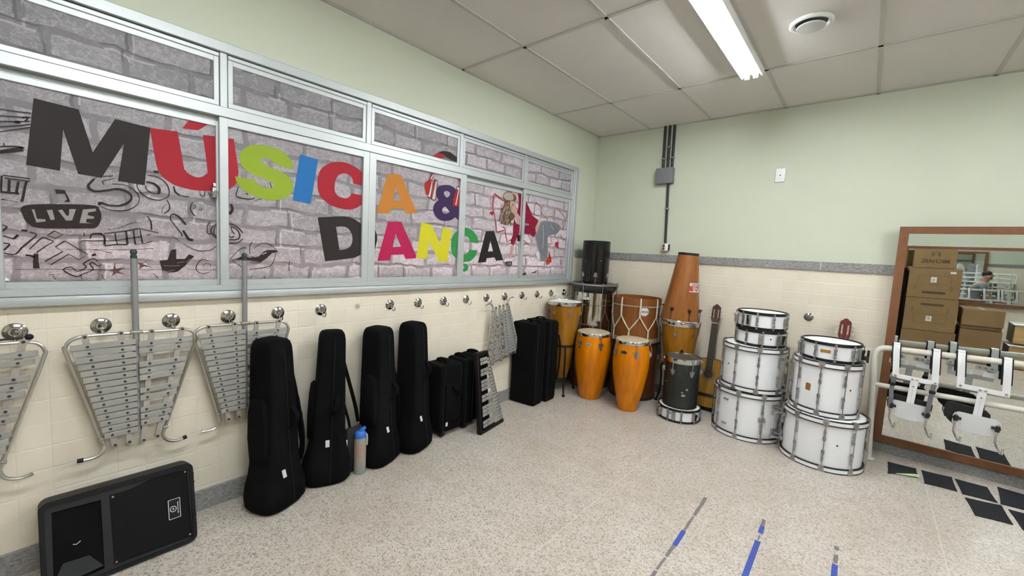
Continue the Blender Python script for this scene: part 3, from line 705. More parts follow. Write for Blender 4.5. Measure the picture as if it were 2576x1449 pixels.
('dancer_print','ink_brown',[],[(-0.035,0.007,[(-1.586,1.877),(-1.595,1.857),(-1.606,1.827),(-1.611,1.798),(-1.603,1.77),(-1.588,1.743),(-1.577,1.724)]),(-0.035,0.007,[(-1.613,1.913),(-1.602,1.892),(-1.587,1.862),(-1.567,1.832),(-1.54,1.803),(-1.509,1.773),(-1.487,1.752)]),(-0.035,0.007,[(-1.48,1.895),(-1.491,1.874),(-1.506,1.844),(-1.514,1.814),(-1.508,1.786),(-1.495,1.759),(-1.486,1.739)]),(-0.035,0.007,[(-1.598,1.87),(-1.594,1.852),(-1.587,1.826),(-1.573,1.801),(-1.543,1.777),(-1.506,1.754),(-1.479,1.737)]),(-0.035,0.007,[(-1.529,1.92),(-1.532,1.895),(-1.535,1.859),(-1.534,1.824),(-1.525,1.79),(-1.511,1.755),(-1.501,1.731)]),(-0.035,0.007,[(-1.613,1.851),(-1.618,1.833),(-1.624,1.807),(-1.622,1.782),(-1.604,1.758),(-1.577,1.735),(-1.557,1.719)]),(-0.035,0.007,[(-1.518,1.857),(-1.533,1.838),(-1.553,1.81),(-1.568,1.783),(-1.573,1.757),(-1.573,1.731),(-1.572,1.713)]),(-0.035,0.007,[(-1.486,1.864),(-1.511,1.848),(-1.546,1.825),(-1.576,1.803),(-1.599,1.782),(-1.618,1.761),(-1.632,1.747)]),(-0.035,0.007,[(-1.485,1.897),(-1.499,1.877),(-1.519,1.847),(-1.533,1.819),(-1.535,1.792),(-1.532,1.765),(-1.528,1.746)]),(-0.035,0.007,[(-1.567,1.894),(-1.576,1.871),(-1.587,1.839),(-1.59,1.808),(-1.575,1.778),(-1.552,1.749),(-1.535,1.729)]),(-0.035,0.007,[(-1.522,1.856),(-1.527,1.836),(-1.533,1.808),(-1.533,1.78),(-1.518,1.754),(-1.496,1.728),(-1.479,1.709)]),(-0.035,0.007,[(-1.595,1.853),(-1.587,1.835),(-1.574,1.809),(-1.555,1.783),(-1.524,1.758),(-1.486,1.734),(-1.458,1.716)]),(-0.035,0.007,[(-1.522,1.909),(-1.524,1.886),(-1.525,1.853),(-1.523,1.82),(-1.512,1.788),(-1.497,1.756),(-1.486,1.734)]),(-0.035,0.007,[(-1.608,1.852),(-1.601,1.84),(-1.589,1.823),(-1.569,1.806),(-1.533,1.791),(-1.489,1.776),(-1.457,1.765)])]),
('dancer_print','ink_blond',[],[(-0.035,0.007,[(-1.565,1.909),(-1.58,1.882),(-1.602,1.844),(-1.615,1.807),(-1.612,1.772),(-1.6,1.738),(-1.591,1.713)]),(-0.035,0.007,[(-1.612,1.869),(-1.622,1.848),(-1.636,1.818),(-1.645,1.789),(-1.646,1.76),(-1.642,1.732),(-1.639,1.712)]),(-0.035,0.007,[(-1.494,1.856),(-1.508,1.835),(-1.527,1.806),(-1.541,1.777),(-1.547,1.75),(-1.548,1.722),(-1.549,1.703)]),(-0.035,0.007,[(-1.608,1.871),(-1.62,1.853),(-1.636,1.828),(-1.648,1.804),(-1.65,1.781),(-1.646,1.758),(-1.644,1.742)]),(-0.035,0.007,[(-1.537,1.912),(-1.557,1.884),(-1.584,1.844),(-1.607,1.805),(-1.622,1.767),(-1.632,1.73),(-1.639,1.704)]),(-0.035,0.007,[(-1.483,1.863),(-1.504,1.845),(-1.533,1.819),(-1.556,1.795),(-1.568,1.771),(-1.573,1.749),(-1.576,1.733)]),(-0.035,0.007,[(-1.529,1.88),(-1.544,1.859),(-1.564,1.829),(-1.575,1.799),(-1.568,1.772),(-1.552,1.745),(-1.54,1.726)]),(-0.035,0.007,[(-1.55,1.89),(-1.551,1.871),(-1.552,1.845),(-1.549,1.819),(-1.538,1.794),(-1.522,1.769),(-1.51,1.752)]),(-0.035,0.007,[(-1.483,1.891),(-1.499,1.873),(-1.52,1.848),(-1.537,1.824),(-1.543,1.8),(-1.545,1.778),(-1.545,1.762)]),(-0.035,0.007,[(-1.542,1.921),(-1.544,1.896),(-1.547,1.859),(-1.547,1.823),(-1.542,1.787),(-1.535,1.752),(-1.529,1.727)]),(-0.035,0.007,[(-1.533,1.889),(-1.541,1.869),(-1.553,1.841),(-1.558,1.814),(-1.548,1.788),(-1.531,1.762),(-1.518,1.744)]),(-0.035,0.007,[(-1.52,1.924),(-1.548,1.895),(-1.588,1.854),(-1.618,1.814),(-1.631,1.777),(-1.635,1.74),(-1.636,1.715)])]),
('dancer_print','ink_sepia',[(-0.035,[(-1.42,1.884),(-1.398,1.882),(-1.411,1.873)])],[(-0.035,0.004,[(-1.495,1.848),(-1.485,1.841),(-1.47,1.832),(-1.455,1.827),(-1.441,1.832),(-1.427,1.842),(-1.418,1.85)])]),
('dancer_print','ink_brown',[(-0.035,[(-1.481,1.918),(-1.467,1.919),(-1.463,1.901),(-1.478,1.902)])],[]),
('dancer_print','ink_plaid',[(-0.035,[(-1.407,2.027),(-1.359,2.043),(-1.346,1.896),(-1.354,1.805),(-1.408,1.851),(-1.391,1.891),(-1.387,1.954)]),(-0.035,[(-1.442,1.784),(-1.408,1.737),(-1.347,1.729),(-1.343,1.678),(-1.387,1.598),(-1.43,1.525),(-1.471,1.543),(-1.478,1.568),(-1.448,1.626),(-1.451,1.714)]),(-0.018,[(-1.313,1.982),(-1.251,1.919),(-1.179,1.835),(-1.077,1.798),(-1.125,1.721),(-1.108,1.662),(-1.138,1.623),(-1.205,1.649),(-1.305,1.652)])],[]),
('dancer_print','ink_grey',[(-0.018,[(-1.031,1.789),(-1.01,1.799),(-0.987,1.803),(-0.959,1.804),(-0.928,1.805),(-0.888,1.806),(-0.842,1.806),(-0.796,1.804),(-0.757,1.799),(-0.726,1.792),(-0.699,1.782),(-0.679,1.77),(-0.67,1.756),(-0.674,1.739),(-0.69,1.72),(-0.711,1.701),(-0.732,1.687),(-0.755,1.679),(-0.781,1.674),(-0.807,1.671),(-0.83,1.666),(-0.851,1.663),(-0.871,1.661),(-0.888,1.653),(-0.899,1.634),(-0.898,1.595),(-0.89,1.541),(-0.881,1.487),(-0.879,1.445),(-0.887,1.422),(-0.9,1.408),(-0.917,1.401),(-0.934,1.395),(-0.953,1.389),(-0.975,1.385),(-0.997,1.386),(-1.015,1.397),(-1.029,1.42),(-1.04,1.453),(-1.05,1.49),(-1.062,1.522),(-1.077,1.551),(-1.094,1.579),(-1.109,1.604),(-1.116,1.628),(-1.113,1.647),(-1.104,1.663),(-1.091,1.679),(-1.078,1.697),(-1.068,1.721),(-1.058,1.747),(-1.047,1.771)]),(-0.018,[(-1.298,1.753),(-1.236,1.751),(-1.223,1.733),(-1.296,1.727)])],[]),
('dancer_print','ink_darkgrey',[],[(-0.018,0.006,[(-1.017,1.77),(-1.019,1.741),(-1.021,1.699),(-1.017,1.647),(-1.001,1.578),(-0.978,1.5),(-0.962,1.443)]),(-0.018,0.006,[(-0.972,1.774),(-0.964,1.735),(-0.953,1.678),(-0.944,1.617),(-0.94,1.55),(-0.938,1.48),(-0.937,1.43)]),(-0.018,0.006,[(-0.902,1.787),(-0.881,1.771),(-0.851,1.75),(-0.824,1.73),(-0.802,1.714),(-0.783,1.701),(-0.77,1.691)]),(-0.018,0.006,[(-0.855,1.798),(-0.834,1.782),(-0.804,1.76),(-0.776,1.741),(-0.754,1.727),(-0.735,1.716),(-0.722,1.709)]),(-0.018,0.006,[(-1.054,1.679),(-1.049,1.654),(-1.042,1.617),(-1.033,1.578),(-1.021,1.535),(-1.008,1.489),(-0.998,1.456)])]),
('dancer_print','ink_white',[(-0.018,[(-1.096,1.467),(-1.058,1.485),(-1.028,1.469),(-1.018,1.421),(-1.032,1.39),(-1.081,1.433)])],[(-0.018,0.006,[(-0.993,1.758),(-0.988,1.727),(-0.98,1.682),(-0.975,1.636),(-0.976,1.59),(-0.978,1.544),(-0.98,1.512)]),(-0.018,0.006,[(-0.864,1.769),(-0.845,1.754),(-0.818,1.733),(-0.798,1.718)])]),
('graffiti_print','ink_red2',[(-0.035,[(-1.79,1.802),(-1.761,1.819),(-1.731,1.817),(-1.733,1.793),(-1.758,1.781)]),(-0.018,[(-0.873,1.502),(-0.817,1.426),(-0.805,1.376),(-0.893,1.339),(-0.91,1.395),(-0.86,1.432)])],[(-0.035,0.016,[(-1.609,1.93),(-1.733,1.979),(-1.74,1.953),(-1.749,1.916),(-1.752,1.879),(-1.746,1.849),(-1.733,1.818),(-1.719,1.782),(-1.703,1.732),(-1.686,1.676),(-1.673,1.636),(-1.575,1.661)]),(-0.035,0.016,[(-1.6,1.69),(-1.572,1.686),(-1.529,1.552),(-1.455,1.588)]),(-0.035,0.006,[(-1.775,1.953),(-1.778,1.937),(-1.782,1.915),(-1.783,1.893),(-1.779,1.872),(-1.772,1.851),(-1.767,1.836)]),(-0.035,0.009,[(-1.634,1.839),(-1.636,1.856),(-1.637,1.879),(-1.634,1.893),(-1.621,1.889),(-1.603,1.875),(-1.59,1.865)]),(-0.018,0.009,[(-1.152,1.838),(-1.155,1.855),(-1.158,1.878),(-1.158,1.903),(-1.153,1.93),(-1.144,1.958),(-1.138,1.978),(-1.124,1.972),(-1.106,1.963),(-1.092,1.957)]),(-0.018,0.009,[(-0.722,1.937),(-0.695,1.926),(-0.658,1.909),(-0.626,1.89),(-0.607,1.87),(-0.594,1.849),(-0.586,1.828),(-0.586,1.81),(-0.592,1.792),(-0.6,1.776),(-0.614,1.759),(-0.63,1.744),(-0.641,1.733)]),(-0.018,0.009,[(-1.248,1.652),(-1.177,1.581),(-1.222,1.545),(-1.249,1.559),(-1.284,1.577),(-1.31,1.59)]),(-0.018,0.009,[(-0.892,1.571),(-0.866,1.569),(-0.829,1.568),(-0.807,1.572),(-0.816,1.589),(-0.839,1.613),(-0.856,1.629)])]),
('graffiti_print','ink_orange',[],[(-0.018,0.008,[(-1.104,1.962),(-1.076,1.951),(-1.038,1.935),(-1.01,1.923),(-1.039,1.876),(-1.04,1.854),(-1.042,1.824),(-1.043,1.801)]),(-0.018,0.008,[(-1.039,1.876),(-1.013,1.864),(-0.977,1.848),(-0.943,1.838),(-0.918,1.844),(-0.897,1.856),(-0.874,1.862),(-0.846,1.852),(-0.817,1.834),(-0.797,1.82),(-0.8,1.84),(-0.805,1.868),(-0.804,1.893),(-0.798,1.912),(-0.787,1.928),(-0.772,1.939),(-0.751,1.942),(-0.727,1.941),(-0.709,1.939)]),(-0.018,0.008,[(-0.682,1.69),(-0.654,1.666),(-0.616,1.631),(-0.594,1.601),(-0.605,1.58),(-0.633,1.564),(-0.654,1.554)]),(-0.018,0.008,[(-0.856,1.633),(-0.836,1.629),(-0.808,1.623),(-0.788,1.619)]),(-0.018,0.009,[(-0.837,1.386),(-0.843,1.377),(-0.857,1.368),(-0.871,1.364),(-0.884,1.368),(-0.897,1.377),(-0.903,1.385),(-0.899,1.394),(-0.888,1.403),(-0.875,1.407),(-0.861,1.403),(-0.845,1.395)])]),
('graffiti_print','ink_pink',[(-0.018,[(-0.754,1.593),(-0.697,1.599),(-0.689,1.52),(-0.762,1.553)])],[]),
('graffiti_print','ink_charcoal',[(-0.035,[(-1.552,1.357),(-1.524,1.367),(-1.443,1.372),(-1.435,1.333),(-1.463,1.323),(-1.535,1.323)]),(-0.018,[(-1.296,1.243),(-1.266,1.256),(-1.262,1.276),(-1.25,1.256),(-1.23,1.27),(-1.238,1.236),(-1.285,1.233)]),(-0.018,[(-1.148,1.259),(-1.094,1.269),(-1.056,1.286),(-1.071,1.262),(-1.126,1.254)])],[(-0.018,0.006,[(-1.096,1.467),(-1.093,1.456),(-1.088,1.441),(-1.081,1.426),(-1.072,1.411),(-1.06,1.395),(-1.037,1.385),(-0.993,1.382),(-0.938,1.385),(-0.897,1.387)]),(-0.018,0.006,[(-1.301,1.486),(-1.301,1.478),(-1.3,1.468),(-1.299,1.46)]),(-0.018,0.006,[(-1.274,1.468),(-1.271,1.458),(-1.268,1.445),(-1.266,1.435)]),(-0.018,0.006,[(-1.248,1.472),(-1.245,1.462),(-1.242,1.449),(-1.24,1.439)]),(-0.018,0.006,[(-1.19,1.484),(-1.186,1.491),(-1.18,1.5),(-1.176,1.508)]),(-0.018,0.006,[(-1.127,1.385),(-1.116,1.393),(-1.101,1.404),(-1.09,1.412)]),(-0.018,0.006,[(-1.172,1.404),(-1.168,1.398),(-1.163,1.39),(-1.159,1.384)]),(-0.018,0.006,[(-0.597,1.63),(-0.578,1.635),(-0.552,1.643),(-0.532,1.648)]),(-0.018,0.006,[(-0.549,1.618),(-0.551,1.6),(-0.554,1.576),(-0.556,1.558)]),(-0.018,0.006,[(-0.572,1.528),(-0.566,1.524),(-0.557,1.518),(-0.55,1.514)]),(-0.018,0.006,[(-0.617,1.397),(-0.607,1.393),(-0.597,1.385),(-0.592,1.376),(-0.595,1.366),(-0.603,1.357),(-0.612,1.353),(-0.621,1.357),(-0.632,1.366),(-0.637,1.375),(-0.634,1.384),(-0.625,1.393)]),(-0.035,0.004,[(-1.574,1.401),(-1.561,1.403),(-1.542,1.406),(-1.518,1.408),(-1.483,1.411),(-1.441,1.413),(-1.412,1.414)]),(-0.035,0.004,[(-1.397,1.418),(-1.392,1.413),(-1.385,1.405),(-1.382,1.399),(-1.389,1.392),(-1.401,1.386),(-1.409,1.382)]),(-0.035,0.004,[(-1.792,1.324),(-1.781,1.313),(-1.766,1.299),(-1.755,1.288)]),(-0.035,0.004,[(-1.808,1.312),(-1.788,1.308),(-1.759,1.304),(-1.738,1.3)])]),
('graffiti_print','ink_white',[],[(-0.035,0.004,[(-1.533,1.356),(-1.533,1.349),(-1.533,1.339),(-1.531,1.332),(-1.527,1.331),(-1.521,1.332),(-1.517,1.334)]),(-0.035,0.004,[(-1.509,1.358),(-1.508,1.351),(-1.507,1.341),(-1.506,1.334)]),(-0.035,0.004,[(-1.497,1.359),(-1.494,1.351),(-1.49,1.341),(-1.486,1.335),(-1.482,1.341),(-1.478,1.353),(-1.476,1.362)]),(-0.035,0.004,[(-1.447,1.362),(-1.452,1.362),(-1.459,1.363),(-1.464,1.36),(-1.466,1.353),(-1.466,1.343),(-1.464,1.336),(-1.459,1.335),(-1.452,1.336),(-1.447,1.338)]),(-0.035,0.004,[(-1.463,1.348),(-1.46,1.349),(-1.454,1.349),(-1.451,1.349)])]),
('doodle_print','ink_ink',[(-0.035,[(-4.501,1.548),(-4.48,1.555),(-4.45,1.56),(-4.417,1.564),(-4.387,1.567),(-4.361,1.57),(-4.336,1.572),(-4.315,1.573),(-4.298,1.572),(-4.288,1.569),(-4.284,1.565),(-4.283,1.56),(-4.282,1.554),(-4.28,1.548),(-4.278,1.542),(-4.277,1.535),(-4.277,1.528),(-4.277,1.521),(-4.278,1.514),(-4.28,1.507),(-4.282,1.5),(-4.284,1.493),(-4.287,1.486),(-4.291,1.48),(-4.296,1.475),(-4.3,1.472),(-4.304,1.471),(-4.312,1.47),(-4.328,1.469),(-4.358,1.466),(-4.397,1.463),(-4.434,1.461),(-4.462,1.46),(-4.477,1.463),(-4.484,1.467),(-4.488,1.472),(-4.492,1.478),(-4.497,1.483),(-4.5,1.489),(-4.503,1.496),(-4.504,1.503),(-4.507,1.514),(-4.51,1.526),(-4.51,1.538)]),(-0.035,[(-4.415,1.626),(-4.386,1.627),(-4.382,1.614),(-4.376,1.598),(-4.371,1.578),(-4.39,1.578),(-4.38,1.588),(-4.387,1.612),(-4.41,1.609)])],[]),
('doodle_print','ink_pale',[(-0.035,[(-4.481,1.536),(-4.473,1.535),(-4.468,1.498),(-4.445,1.498),(-4.444,1.489),(-4.47,1.482)]),(-0.035,[(-4.44,1.536),(-4.424,1.54),(-4.418,1.499),(-4.43,1.496)]),(-0.035,[(-4.408,1.539),(-4.396,1.544),(-4.384,1.519),(-4.377,1.52),(-4.375,1.548),(-4.355,1.55),(-4.368,1.5),(-4.386,1.498)]),(-0.035,[(-4.334,1.551),(-4.294,1.559),(-4.294,1.548),(-4.319,1.539),(-4.32,1.527),(-4.301,1.523),(-4.301,1.514),(-4.324,1.511),(-4.326,1.496),(-4.308,1.492),(-4.346,1.491)])],[]),
('doodle_print','ink_sepia',[(-0.035,[(-4.239,1.322),(-4.236,1.291),(-4.203,1.298),(-4.227,1.278),(-4.204,1.265),(-4.234,1.271),(-4.25,1.257),(-4.245,1.278),(-4.265,1.283),(-4.244,1.288)]),(-0.035,[(-4.113,1.342),(-4.142,1.314),(-4.106,1.297),(-4.137,1.303),(-4.156,1.291),(-4.152,1.306),(-4.159,1.321),(-4.14,1.319)])],[]),
('doodle_print','ink_ink',[(-0.035,[(-4.08,1.331),(-4.05,1.335),(-4.035,1.385),(-4.015,1.39),(-4.015,1.341),(-3.981,1.342),(-3.964,1.366),(-3.943,1.356),(-3.982,1.305),(-4.01,1.278),(-4.022,1.274),(-4.047,1.273),(-4.071,1.283)])],[]),
('doodle_print','ink_pale',[],[(-0.035,0.003,[(-4.065,1.307),(-4.057,1.306),(-4.046,1.306),(-4.034,1.306),(-4.023,1.306),(-4.011,1.308),(-4.003,1.308)]),(-0.035,0.003,[(-4.067,1.283),(-4.063,1.282),(-4.057,1.279),(-4.051,1.278),(-4.042,1.28),(-4.033,1.282),(-4.026,1.285)]),(-0.035,0.003,[(-4.013,1.32),(-4.004,1.323),(-3.991,1.326),(-3.982,1.329)]),(-0.035,0.003,[(-3.975,1.323),(-3.97,1.329),(-3.963,1.337),(-3.958,1.342)])]),
